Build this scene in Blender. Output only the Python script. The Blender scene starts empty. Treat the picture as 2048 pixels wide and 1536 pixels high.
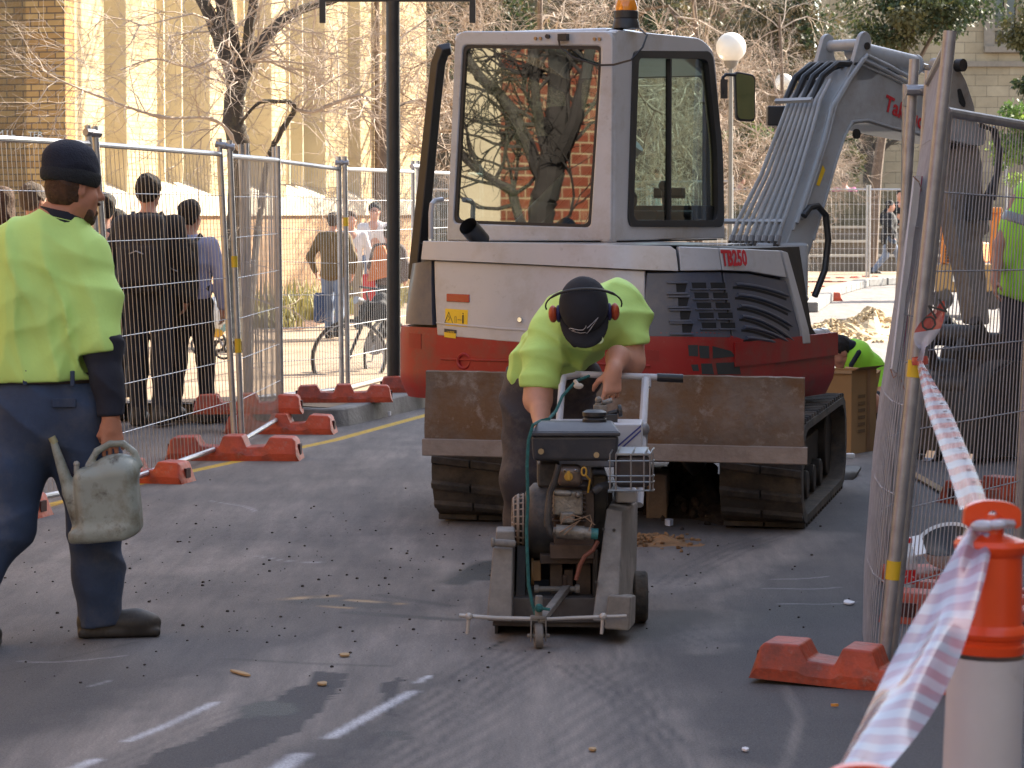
import bpy, math, random
import numpy as np
from mathutils import Vector, Matrix, noise as mnoise
sc = bpy.context.scene
COL = sc.collection
R = math.radians
# ---------------- camera ----------------
CAMZ = 1.55
F = 5500.0                      # focal length in pixels of a 2048 px wide frame
PITCH = math.atan((768 - 425) / F)
cam_d = bpy.data.cameras.new('camera'); cam = bpy.data.objects.new('camera', cam_d); COL.objects.link(cam)
cam.location = (0, 0, CAMZ); cam.rotation_euler = (R(90) - PITCH, 0, 0)
cam_d.sensor_width = 36; cam_d.lens = F / 2048 * 36; cam_d.clip_start = 0.3; cam_d.clip_end = 900
cam_d.dof.use_dof = True; cam_d.dof.focus_distance = 13.5; cam_d.dof.aperture_fstop = 14
sc.camera = cam
# ---------------- sky, sun, exposure ----------------
SUN_AZ = R(53)                  # from +Y towards +X
SUN_EL = R(36)
world = bpy.data.worlds.new('World'); sc.world = world; world.use_nodes = True
wn = world.node_tree.nodes; wl = world.node_tree.links
sky = wn.new('ShaderNodeTexSky'); sky.sky_type = 'NISHITA'; sky.sun_disc = False
sky.sun_elevation = SUN_EL; sky.sun_rotation = SUN_AZ; sky.altitude = 60; sky.dust_density = 1.6
bg = wn['Background']; bg.inputs['Strength'].default_value = 0.12
hs = wn.new('ShaderNodeHueSaturation'); hs.inputs['Saturation'].default_value = 0.78     # hazy winter sky, less blue
wl.new(sky.outputs[0], hs.inputs['Color']); wl.new(hs.outputs[0], bg.inputs[0])
sun_d = bpy.data.lights.new('sun', 'SUN'); sun_d.energy = 4.9; sun_d.angle = R(0.5); sun_d.color = (1, 0.90, 0.74)
sun = bpy.data.objects.new('sun', sun_d); COL.objects.link(sun)
sdir = Vector((math.sin(SUN_AZ) * math.cos(SUN_EL), math.cos(SUN_AZ) * math.cos(SUN_EL), math.sin(SUN_EL)))
sun.rotation_euler = sdir.to_track_quat('Z', 'Y').to_euler(); sun.location = (20, 10, 30)
sc.view_settings.view_transform = 'Standard'; sc.view_settings.look = 'None'
sc.view_settings.gamma = 1; sc.view_settings.exposure = 2.0
sc.cycles.max_bounces = 7; sc.cycles.transparent_max_bounces = 24; sc.cycles.glossy_bounces = 4
sc.cycles.sample_clamp_indirect = 6

# ---------------- pixel helpers (photo pixels, 2048 x 1536) ----------------
CP, SP = math.cos(PITCH), math.sin(PITCH)
def ray(px, py):
    a = (px - 1024) / F; b = (768 - py) / F
    return Vector((a, CP + b * SP, -SP + b * CP))
def at(px, py, Y):
    r = ray(px, py); return Vector((0, 0, CAMZ)) + r * (Y / r.y)
def gr(px, py, z=0.0):
    r = ray(px, py); return Vector((0, 0, CAMZ)) + r * ((z - CAMZ) / r.z)
def onp(px, py, p0, n):
    r = ray(px, py); o = Vector((0, 0, CAMZ)); return o + r * ((Vector(p0) - o).dot(n) / r.dot(n))
def scl(Y): return Y / F          # metres per photo pixel at depth Y
# ---------------- materials ----------------
MATS = {}
def lin(c):
    return tuple(((v / 255) / 12.92 if v / 255 <= 0.04045 else ((v / 255 + 0.055) / 1.055) ** 2.4) for v in c)
def mat(name, col, rough=0.6, metal=0.0, var=0.12, vscale=6.0, bump=0.0, bscale=40.0, dirt=None, coat=0.0, spec=0.5,
        alpha=1.0, trans=0.0, emit=0.0, dirt2=None, rvar=0.0, sub=0.0):
    if name in MATS: return MATS[name]
    m = bpy.data.materials.new(name); m.use_nodes = True; MATS[name] = m
    nt = m.node_tree; N = nt.nodes; L = nt.links; b = N['Principled BSDF']
    tc = N.new('ShaderNodeTexCoord')
    n1 = N.new('ShaderNodeTexNoise'); n1.inputs['Scale'].default_value = vscale; n1.inputs['Detail'].default_value = 6; n1.inputs['Roughness'].default_value = 0.65
    L.new(tc.outputs['Object'], n1.inputs['Vector'])
    rp = N.new('ShaderNodeValToRGB')
    rp.color_ramp.elements[0].position = 0.3; rp.color_ramp.elements[1].position = 0.7
    rp.color_ramp.elements[0].color = (*[c * (1 - var) for c in col], 1); rp.color_ramp.elements[1].color = (*[min(1, c * (1 + var)) for c in col], 1)
    L.new(n1.outputs['Fac'], rp.inputs['Fac'])
    out = rp.outputs['Color']
    for k, d in enumerate([dirt, dirt2]):
        if d is None: continue
        dc, amt, ds = d[:3]; lo = d[3] if len(d) > 3 else 0.5
        nd = N.new('ShaderNodeTexNoise'); nd.inputs['Scale'].default_value = ds; nd.inputs['Detail'].default_value = 8; nd.inputs['Roughness'].default_value = 0.7
        mp = N.new('ShaderNodeMapping'); mp.inputs['Location'].default_value = (3.1 + 7 * k, 1.7, 5.2)
        L.new(tc.outputs['Object'], mp.inputs[0]); L.new(mp.outputs[0], nd.inputs['Vector'])
        r2 = N.new('ShaderNodeValToRGB'); r2.color_ramp.elements[0].position = lo; r2.color_ramp.elements[1].position = min(0.99, lo + 0.18)
        L.new(nd.outputs['Fac'], r2.inputs['Fac'])
        mu = N.new('ShaderNodeMath'); mu.operation = 'MULTIPLY'; mu.inputs[1].default_value = amt
        L.new(r2.outputs['Color'], mu.inputs[0])
        mx = N.new('ShaderNodeMixRGB'); L.new(mu.outputs[0], mx.inputs['Fac']); L.new(out, mx.inputs[1]); mx.inputs[2].default_value = (*dc, 1)
        out = mx.outputs[0]
    L.new(out, b.inputs['Base Color'])
    b.inputs['Roughness'].default_value = rough; b.inputs['Metallic'].default_value = metal
    b.inputs['Specular IOR Level'].default_value = spec
    if rvar:
        mr = N.new('ShaderNodeMapRange'); mr.inputs[3].default_value = rough - rvar; mr.inputs[4].default_value = min(1, rough + rvar)
        L.new(n1.outputs['Fac'], mr.inputs[0]); L.new(mr.outputs[0], b.inputs['Roughness'])
    if coat: b.inputs['Coat Weight'].default_value = coat; b.inputs['Coat Roughness'].default_value = 0.08
    if trans: b.inputs['Transmission Weight'].default_value = trans
    if sub: b.inputs['Subsurface Weight'].default_value = sub; b.inputs['Subsurface Radius'].default_value = (0.02, 0.008, 0.005)
    if alpha < 1: b.inputs['Alpha'].default_value = alpha
    if emit: b.inputs['Emission Color'].default_value = (*col, 1); b.inputs['Emission Strength'].default_value = emit
    if bump:
        nb = N.new('ShaderNodeTexNoise'); nb.inputs['Scale'].default_value = bscale; nb.inputs['Detail'].default_value = 5
        L.new(tc.outputs['Object'], nb.inputs['Vector'])
        bp = N.new('ShaderNodeBump'); bp.inputs['Strength'].default_value = min(1, bump); bp.inputs['Distance'].default_value = 0.01 * max(1, bump)
        L.new(nb.outputs['Fac'], bp.inputs['Height']); L.new(bp.outputs[0], b.inputs['Normal'])
    return m
# ---------------- object helpers ----------------
def wmat(o):
    m = o.matrix_basis.copy(); p = o.parent
    while p: m = p.matrix_basis @ m; p = p.parent
    return m
def tag(o, label=None, cat=None, group=None, kind=None):
    if label: o['label'] = label
    if cat: o['category'] = cat
    if group: o['group'] = group
    if kind: o['kind'] = kind
    return o
def empty(name, loc, label, cat, rz=0.0, group=None):
    o = bpy.data.objects.new(name, None); COL.objects.link(o); o.location = loc; o.rotation_euler = (0, 0, rz)
    o.empty_display_size = 0.2
    return tag(o, label, cat, group)
def copy_tree(o, parent=None):
    c = o.copy(); COL.objects.link(c)
    if parent: c.parent = parent
    for ch in [x for x in list(COL.objects) if x.parent == o]: copy_tree(ch, c)
    return c
def frame(loc, x, y, z=None):
    x = Vector(x).normalized(); y = Vector(y); y = (y - x * y.dot(x)).normalized(); z = x.cross(y)
    return Matrix.Translation(Vector(loc)) @ Matrix((x, y, z)).transposed().to_4x4()
def ortho(d):
    d = d.normalized(); a = Vector((0, 0, 1)) if abs(d.z) < 0.9 else Vector((1, 0, 0))
    u = a.cross(d).normalized(); return u, d.cross(u).normalized()
class MB:
    def __init__(s, M=None): s.v = []; s.f = []; s.m = []; s.M = M or Matrix(); s.mi = 0
    def add(s, vs, fs, M=None):
        T = s.M @ M if M else s.M; n = len(s.v)
        s.v += [tuple(T @ Vector(p)) for p in vs]; s.f += [tuple(i + n for i in f) for f in fs]; s.m += [s.mi] * len(fs); return s
    def box(s, c, d, M=None, rz=0.0, taper=(1, 1)):
        x, y, z = d[0] / 2, d[1] / 2, d[2] / 2; tx, ty = taper
        vs = [Vector((a * x * (tx if k > 0 else 1), b * y * (ty if k > 0 else 1), k * z)) for k in (-1, 1) for a, b in ((-1, -1), (1, -1), (1, 1), (-1, 1))]
        if rz: Rm = Matrix.Rotation(rz, 3, 'Z'); vs = [Rm @ q for q in vs]
        c = Vector(c)
        return s.add([q + c for q in vs], [(3, 2, 1, 0), (4, 5, 6, 7), (0, 1, 5, 4), (1, 2, 6, 5), (2, 3, 7, 6), (3, 0, 4, 7)], M)
    def tube(s, pts, r, n=8, M=None, caps=True, closed=False):
        pts = [Vector(p) for p in pts]; k = len(pts)
        rs = r if isinstance(r, (list, tuple)) else [r] * k
        vs = []; fs = []; up = None
        for i, p in enumerate(pts):
            if closed: d = pts[(i + 1) % k] - pts[i - 1]
            else: d = pts[min(i + 1, k - 1)] - pts[max(i - 1, 0)]
            if d.length < 1e-9: d = Vector((0, 0, 1))
            d.normalize()
            if up is None: u, w = ortho(d)
            else:
                u = up - d * up.dot(d)
                if u.length < 1e-6: u, w = ortho(d)
                else: u.normalize(); w = d.cross(u)
            up = u
            for j in range(n):
                a = 2 * math.pi * j / n; vs.append(p + (u * math.cos(a) + w * math.sin(a)) * rs[i])
        for i in range(k if closed else k - 1):
            i2 = (i + 1) % k
            for j in range(n):
                j2 = (j + 1) % n; fs.append((i * n + j, i * n + j2, i2 * n + j2, i2 * n + j))
        if caps and not closed: fs.append(tuple(range(n - 1, -1, -1))); fs.append(tuple((k - 1) * n + j for j in range(n)))
        return s.add(vs, fs, M)
    def cyl(s, a, b, r, n=16, M=None, r2=None): return s.tube([a, b], [r, r if r2 is None else r2], n, M)
    def prism(s, poly, lo, hi, M=None, n=1):     # poly in local xy, extruded lo..hi along z
        k = len(poly); vs = [Vector((p[0], p[1], lo)) for p in poly] + [Vector((p[0], p[1], hi)) for p in poly]
        area = sum(poly[i][0] * poly[(i + 1) % k][1] - poly[(i + 1) % k][0] * poly[i][1] for i in range(k))
        up = (hi > lo)
        fs = [tuple(range(k - 1, -1, -1)), tuple(range(k, 2 * k))] + [(i, (i + 1) % k, k + (i + 1) % k, k + i) for i in range(k)]
        if (area < 0) == up: fs = [tuple(reversed(f)) for f in fs]
        return s.add(vs, fs, M)
    def lathe(s, prof, n=24, M=None, caps=True):    # prof: (r, z)
        vs = []; fs = []; k = len(prof)
        for r_, z in prof:
            for j in range(n):
                a = 2 * math.pi * j / n; vs.append((r_ * math.cos(a), r_ * math.sin(a), z))
        for i in range(k - 1):
            for j in range(n):
                j2 = (j + 1) % n; fs.append((i * n + j, i * n + j2, (i + 1) * n + j2, (i + 1) * n + j))
        if caps: fs.append(tuple(range(n - 1, -1, -1))); fs.append(tuple((k - 1) * n + j for j in range(n)))
        return s.add(vs, fs, M)
    def ball(s, c, r, n=12, m=8, M=None):
        c = Vector(c); rr = r if isinstance(r, (tuple, list)) else (r, r, r)
        vs = [c + Vector((0, 0, -rr[2]))]; fs = []
        for i in range(1, m):
            t = -math.pi / 2 + math.pi * i / m
            for j in range(n):
                a = 2 * math.pi * j / n; vs.append(c + Vector((rr[0] * math.cos(t) * math.cos(a), rr[1] * math.cos(t) * math.sin(a), rr[2] * math.sin(t))))
        vs.append(c + Vector((0, 0, rr[2]))); top = len(vs) - 1
        for j in range(n):
            j2 = (j + 1) % n
            fs.append((0, 1 + j2, 1 + j)); fs.append((top, top - n + j, top - n + j2))
            for i in range(m - 2): fs.append((1 + i * n + j, 1 + i * n + j2, 1 + (i + 1) * n + j2, 1 + (i + 1) * n + j))
        return s.add(vs, fs, M)
    def grid(s, P, M=None, close_u=False):         # P[i][j] -> points
        a = len(P); b = len(P[0]); vs = [p for row in P for p in row]; fs = []
        for i in range(a if close_u else a - 1):
            i2 = (i + 1) % a
            for j in range(b - 1): fs.append((i * b + j, i2 * b + j, i2 * b + j + 1, i * b + j + 1))
        return s.add(vs, fs, M)
    def build(s, name, material, parent=None, smooth=True, bevel=0.0, origin=None, angle=35, seg=2, solid=0.0):
        me = bpy.data.meshes.new(name)
        if parent is not None: inv = wmat(parent).inverted()
        else: inv = Matrix.Translation(-Vector(origin)) if origin is not None else Matrix()
        me.from_pydata([tuple(inv @ Vector(p)) for p in s.v], [], s.f)
        ms = material if isinstance(material, (list, tuple)) else [material]
        for m in ms: me.materials.append(m)
        if len(ms) > 1: me.polygons.foreach_set('material_index', s.m)
        if smooth:
            me.polygons.foreach_set('use_smooth', [True] * len(me.polygons)); me.set_sharp_from_angle(angle=R(angle))
        me.update()
        o = bpy.data.objects.new(name, me); COL.objects.link(o)
        if parent is not None: o.parent = parent
        elif origin is not None: o.location = origin
        if solid:
            sm = o.modifiers.new('solid', 'SOLIDIFY'); sm.thickness = solid; sm.offset = 0
        if bevel:
            bm = o.modifiers.new('bevel', 'BEVEL'); bm.width = bevel; bm.segments = seg; bm.limit_method = 'ANGLE'; bm.angle_limit = R(40)
            bm.harden_normals = True
        return o
def text(txt, size, M, material, parent, name='lettering', ext=0.001, sx=1.0, align='LEFT', bold=0.0):
    cu = bpy.data.curves.new(name, 'FONT'); cu.body = txt; cu.size = size; cu.extrude = ext; cu.align_x = align; cu.offset = bold
    cu.resolution_u = 2
    tmp = bpy.data.objects.new(name + '_outline', cu); COL.objects.link(tmp); cu.materials.append(material)
    me = bpy.data.meshes.new_from_object(tmp, depsgraph=bpy.context.evaluated_depsgraph_get()); bpy.data.objects.remove(tmp)
    o = bpy.data.objects.new(name, me); COL.objects.link(o)
    o.parent = parent; o.matrix_basis = wmat(parent).inverted() @ M @ Matrix.Diagonal((sx, 1, 1, 1))
    return o
# ---------------- implicit-surface modeller (smooth bodies, cloth) ----------------
def _seg(P, a, b, ra, rb):
    a = np.array(a, np.float32); b = np.array(b, np.float32); ab = b - a; L2 = max(float(ab @ ab), 1e-9)
    t = np.clip(((P - a) @ ab) / L2, 0, 1)
    d = P - a - t[:, None] * ab
    return np.sqrt((d * d).sum(1)) - (ra + (rb - ra) * t)
def _ell(P, c, r, Rm=None):
    q = P - np.array(c, np.float32)
    if Rm is not None: q = q @ np.array(Rm, np.float32)          # columns of Rm = local axes
    r = np.array(r, np.float32); k = np.sqrt(((q / r) ** 2).sum(1)); k2 = np.sqrt(((q / (r * r)) ** 2).sum(1)) + 1e-9
    return k * (k - 1) / k2
def _rbox(P, c, h, rad, Rm=None):
    q = P - np.array(c, np.float32)
    if Rm is not None: q = q @ np.array(Rm, np.float32)
    q = np.abs(q) - (np.array(h, np.float32) - rad)
    return np.sqrt((np.maximum(q, 0) ** 2).sum(1)) + np.minimum(q.max(1), 0) - rad
def sminf(a, b, k):
    if k <= 0: return np.minimum(a, b)
    h = np.maximum(k - np.abs(a - b), 0) / k
    return np.minimum(a, b) - h * h * k * 0.25
class SDF:
    def __init__(s): s.ops = []; s.lo = np.full(3, 1e9); s.hi = np.full(3, -1e9); s.disp = None; s.cuts = []
    def _bb(s, pts, r):
        for p in pts: s.lo = np.minimum(s.lo, np.array(p) - r); s.hi = np.maximum(s.hi, np.array(p) + r)
    def seg(s, a, b, ra, rb=None, k=0.03, sub=False):
        rb = ra if rb is None else rb
        if not sub: s._bb([a, b], max(ra, rb))
        s.ops.append((lambda P, a=tuple(a), b=tuple(b), ra=ra, rb=rb: _seg(P, a, b, ra, rb), k, sub)); return s
    def chain(s, pts, rs, k=0.03):
        for i in range(len(pts) - 1): s.seg(pts[i], pts[i + 1], rs[i], rs[i + 1], k)
        return s
    def ell(s, c, r, Rm=None, k=0.03, sub=False):
        if not sub: s._bb([c], max(r))
        s.ops.append((lambda P, c=tuple(c), r=r, Rm=Rm: _ell(P, c, r, Rm), k, sub)); return s
    def box(s, c, h, rad, Rm=None, k=0.02, sub=False):
        if not sub: s._bb([c], float(np.linalg.norm(h)))
        s.ops.append((lambda P, c=tuple(c), h=h, rad=rad, Rm=Rm: _rbox(P, c, h, rad, Rm), k, sub)); return s
    def cut(s, p, n, k=0.0, rad=None):            # remove everything on the +n side of the plane (within rad of p)
        n = np.array(Vector(n).normalized(), np.float32); p = np.array(p, np.float32)
        if rad is None: s.cuts.append((lambda P, p=p, n=n: (P - p) @ n, k))
        else: s.cuts.append((lambda P, p=p, n=n, rad=rad: np.where(((P - p) ** 2).sum(1) < rad * rad, (P - p) @ n, -1.0), k))
        return s
    def field(s, P):
        d = np.full(len(P), 10.0, np.float32)
        for f, k, sub in s.ops:
            if sub: d = -sminf(-d, f(P), k)
            else: d = sminf(d, f(P), k)
        if s.disp is not None: d = d + s.disp(P).astype(np.float32)
        for f, k in s.cuts: d = -sminf(-d, -f(P), k)
        return d
def surface_nets(sdf, h):
    lo = sdf.lo - 4 * h; hi = sdf.hi + 4 * h; B = 8
    nb = np.ceil((hi - lo) / h / B).astype(int); n = nb * B + 1
    # coarse culling: blocks of B cells
    cx = [lo[i] + (np.arange(nb[i]) + 0.5) * B * h for i in range(3)]
    C = np.stack(np.meshgrid(*cx, indexing='ij'), -1).reshape(-1, 3).astype(np.float32)
    dc = sdf.field(C); near = np.abs(dc) < B * h * 0.87 * 1.7 + 0.02
    D = np.empty(n, np.float32)
    sg = np.where(dc < 0, -1.0, 1.0).reshape(nb).astype(np.float32)
    big = np.repeat(np.repeat(np.repeat(sg, B, 0), B, 1), B, 2)
    D[:-1, :-1, :-1] = big; D[-1] = 1; D[:, -1] = 1; D[:, :, -1] = 1
    ids = np.argwhere(near.reshape(nb)); g = np.arange(B + 1)
    o = np.stack(np.meshgrid(g, g, g, indexing='ij'), -1).reshape(-1, 3)
    for k in range(0, len(ids), 256):
        blk = ids[k:k + 256]
        I = (blk[:, None, :] * B + o[None]).reshape(-1, 3)
        D[I[:, 0], I[:, 1], I[:, 2]] = sdf.field((lo + I * h).astype(np.float32))
    ins = D < 0
    cs = [(i, j, k) for i in (0, 1) for j in (0, 1) for k in (0, 1)]
    cnt = sum(ins[i:n[0] - 1 + i, j:n[1] - 1 + j, k:n[2] - 1 + k].astype(np.int8) for i, j, k in cs)
    cell = np.argwhere((cnt > 0) & (cnt < 8))
    vid = -np.ones((n[0] - 1, n[1] - 1, n[2] - 1), np.int64); vid[tuple(cell.T)] = np.arange(len(cell))
    dv = np.stack([D[cell[:, 0] + i, cell[:, 1] + j, cell[:, 2] + k] for i, j, k in cs], 1)
    acc = np.zeros((len(cell), 3)); num = np.zeros(len(cell))
    for a in range(8):
        for b in range(a + 1, 8):
            if sum(abs(cs[a][q] - cs[b][q]) for q in range(3)) != 1: continue
            da, db = dv[:, a], dv[:, b]; m = (da < 0) != (db < 0)
            t = np.where(m, da / np.where(m, da - db, 1), 0)
            p = np.array(cs[a])[None] + t[:, None] * (np.array(cs[b]) - np.array(cs[a]))[None]
            acc += p * m[:, None]; num += m
    V = lo + (cell + acc / num[:, None]) * h
    F4 = []
    for ax in range(3):
        u, v = (ax + 1) % 3, (ax + 2) % 3
        sl0 = [slice(0, -1)] * 3; sl1 = [slice(0, -1)] * 3; sl1[ax] = slice(1, None)
        for q in (u, v): sl0[q] = slice(1, -1); sl1[q] = slice(1, -1)
        A = ins[tuple(sl0)]; Bq = ins[tuple(sl1)]
        for flip in (0, 1):
            e = np.argwhere((A & ~Bq) if flip == 0 else (~A & Bq))
            if not len(e): continue
            base = e.copy(); base[:, u] += 1; base[:, v] += 1
            def vd(du, dv_):
                q = base.copy(); q[:, u] -= du; q[:, v] -= dv_; return vid[q[:, 0], q[:, 1], q[:, 2]]
            quad = np.stack([vd(1, 1), vd(0, 1), vd(0, 0), vd(1, 0)], 1)
            F4.append(quad if flip == 0 else quad[:, ::-1])
    Q = np.concatenate(F4); Q = Q[(Q >= 0).all(1)]
    return V, Q
def sdf_build(sdf, h, name, material, parent=None, origin=None, smooth_it=1, paint=None):
    V, Q = surface_nets(sdf, h)
    if smooth_it:
        nbr = np.concatenate([Q[:, [0, 1]], Q[:, [1, 2]], Q[:, [2, 3]], Q[:, [3, 0]]])
        for _ in range(smooth_it):
            S = np.zeros_like(V); c = np.zeros(len(V))
            for a, b in ((0, 1), (1, 0)):
                np.add.at(S, nbr[:, a], V[nbr[:, b]]); np.add.at(c, nbr[:, a], 1)
            V = V * 0.5 + 0.5 * S / np.maximum(c, 1)[:, None]
    ofs = np.zeros(3)
    if parent is not None:
        inv = np.array(wmat(parent).inverted()); W = V @ inv[:3, :3].T + inv[:3, 3]
    else:
        ofs = np.array(origin if origin is not None else (0, 0, 0), float); W = V - ofs
    me = bpy.data.meshes.new(name)
    me.vertices.add(len(W)); me.vertices.foreach_set('co', W.astype(np.float32).ravel())
    me.loops.add(Q.size); me.loops.foreach_set('vertex_index', Q.astype(np.int32).ravel())
    me.polygons.add(len(Q)); me.polygons.foreach_set('loop_start', np.arange(0, Q.size, 4, dtype=np.int32))
    me.update(calc_edges=True); me.polygons.foreach_set('use_smooth', [True] * len(Q))
    ms = material if isinstance(material, (list, tuple)) else [material]
    for m in ms: me.materials.append(m)
    if paint is not None:                        # paint(face centres) -> material index
        me.polygons.foreach_set('material_index', paint(V[Q].mean(1)).astype(np.int32))
    me.update()
    o = bpy.data.objects.new(name, me); COL.objects.link(o)
    if parent is not None: o.parent = parent
    else: o.location = tuple(ofs)
    return o
def folds(amp, dirs, seed=0, sharp=1.7, warp=1.0):
    """cloth wrinkles: sum of warped ridges; dirs = list of (dx,dy,dz,freq)"""
    rs = np.random.RandomState(seed); ph = rs.rand(len(dirs), 4) * 6.28
    def f(P):
        w = np.zeros(len(P))
        for i, (dx, dy, dz, fr) in enumerate(dirs):
            x = (P[:, 0] * dx + P[:, 1] * dy + P[:, 2] * dz) * fr
            x = x + warp * (1.6 * np.sin(P[:, 2] * fr * .33 + ph[i, 0]) + 1.3 * np.sin(P[:, 0] * fr * .37 + ph[i, 1]) + 1.1 * np.sin(P[:, 1] * fr * .3 + ph[i, 2]))
            m = 0.5 + 0.5 * np.sin(P[:, 0] * fr * .21 + P[:, 2] * fr * .17 + ph[i, 3])
            w += (1 - np.abs(np.sin(x * 0.5))) ** sharp * m * 1.25
        return -amp * (w - 0.4)
    return f
# ---------------- materials used widely ----------------
M_gal = mat('galvanised', (.42, .43, .45), .38, .75, .18, 14, rvar=.1)
M_galdark = mat('galvanised_dull', (.33, .33, .35), .42, .6, .2, 14)
M_black = mat('black_plastic', (.018, .018, .02), .45, 0, .25, 8)
M_rubber = mat('rubber', (.03, .028, .027), .85, 0, .3, 10, bump=.4, bscale=60, dirt=((.12, .095, .07), .55, 5, .42))
M_steelgrey = mat('worn_steel', (.25, .25, .26), .5, .5, .25, 12)
M_orangeplastic = mat('orange_red_plastic', (.40, .052, .015), .55, 0, .25, 5, bump=.5, bscale=30, dirt=((.14, .03, .018), .75, 9, .47), dirt2=((.25, .2, .17), .5, 24, .56))
# ---------------- ground ----------------
def inpoly(X, Y, poly):
    c = np.zeros(X.shape, bool); n = len(poly)
    for i in range(n):
        x1, y1 = poly[i]; x2, y2 = poly[(i + 1) % n]
        if y1 == y2: continue
        m = ((y1 > Y) != (y2 > Y)) & (X < (x2 - x1) * (Y - y1) / (y2 - y1) + x1); c ^= m
    return c
def segd(X, Y, a, b):
    ax, ay = a; dx, dy = b[0] - ax, b[1] - ay; t = np.clip(((X - ax) * dx + (Y - ay) * dy) / (dx * dx + dy * dy), 0, 1)
    return np.hypot(X - ax - t * dx, Y - ay - t * dy), t
def gp(px, py): p = gr(px, py); return (p.x, p.y)
def vnoise(X, Y, s, seed=0, oct=4):
    rs = np.random.RandomState(seed); out = np.zeros(X.shape); amp = 1; tot = 0
    for o in range(oct):
        G = rs.rand(128, 128); x = X * s; y = Y * s; xi = np.floor(x).astype(int); yi = np.floor(y).astype(int); fx = x - xi; fy = y - yi
        fx = fx * fx * (3 - 2 * fx); fy = fy * fy * (3 - 2 * fy)
        g = lambda a, b: G[a % 128, b % 128]
        out += amp * ((g(xi, yi) * (1 - fx) + g(xi + 1, yi) * fx) * (1 - fy) + (g(xi, yi + 1) * (1 - fx) + g(xi + 1, yi + 1) * fx) * fy)
        tot += amp; amp *= .55; s *= 2.1
    return out / tot
def sheet(name, xs, ys, z, material, attrs=None, zfun=None):
    X, Y = np.meshgrid(xs, ys, indexing='ij'); nx, ny = X.shape
    Z = np.full(X.shape, z) if zfun is None else zfun(X, Y)
    me = bpy.data.meshes.new(name); V = np.stack([X, Y, Z], -1).reshape(-1, 3)
    i = np.arange(nx * ny).reshape(nx, ny); Q = np.stack([i[:-1, :-1], i[1:, :-1], i[1:, 1:], i[:-1, 1:]], -1).reshape(-1, 4)
    me.vertices.add(len(V)); me.vertices.foreach_set('co', V.astype(np.float32).ravel())
    me.loops.add(Q.size); me.loops.foreach_set('vertex_index', Q.astype(np.int32).ravel())
    me.polygons.add(len(Q)); me.polygons.foreach_set('loop_start', np.arange(0, Q.size, 4, dtype=np.int32))
    me.update(calc_edges=True)
    for k, f in (attrs or {}).items():
        a = me.attributes.new(k, 'FLOAT', 'POINT'); a.data.foreach_set('value', f(X, Y).astype(np.float32).ravel())
    me.materials.append(material)
    o = bpy.data.objects.new(name, me); COL.objects.link(o); o['kind'] = 'structure'; return o
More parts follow.
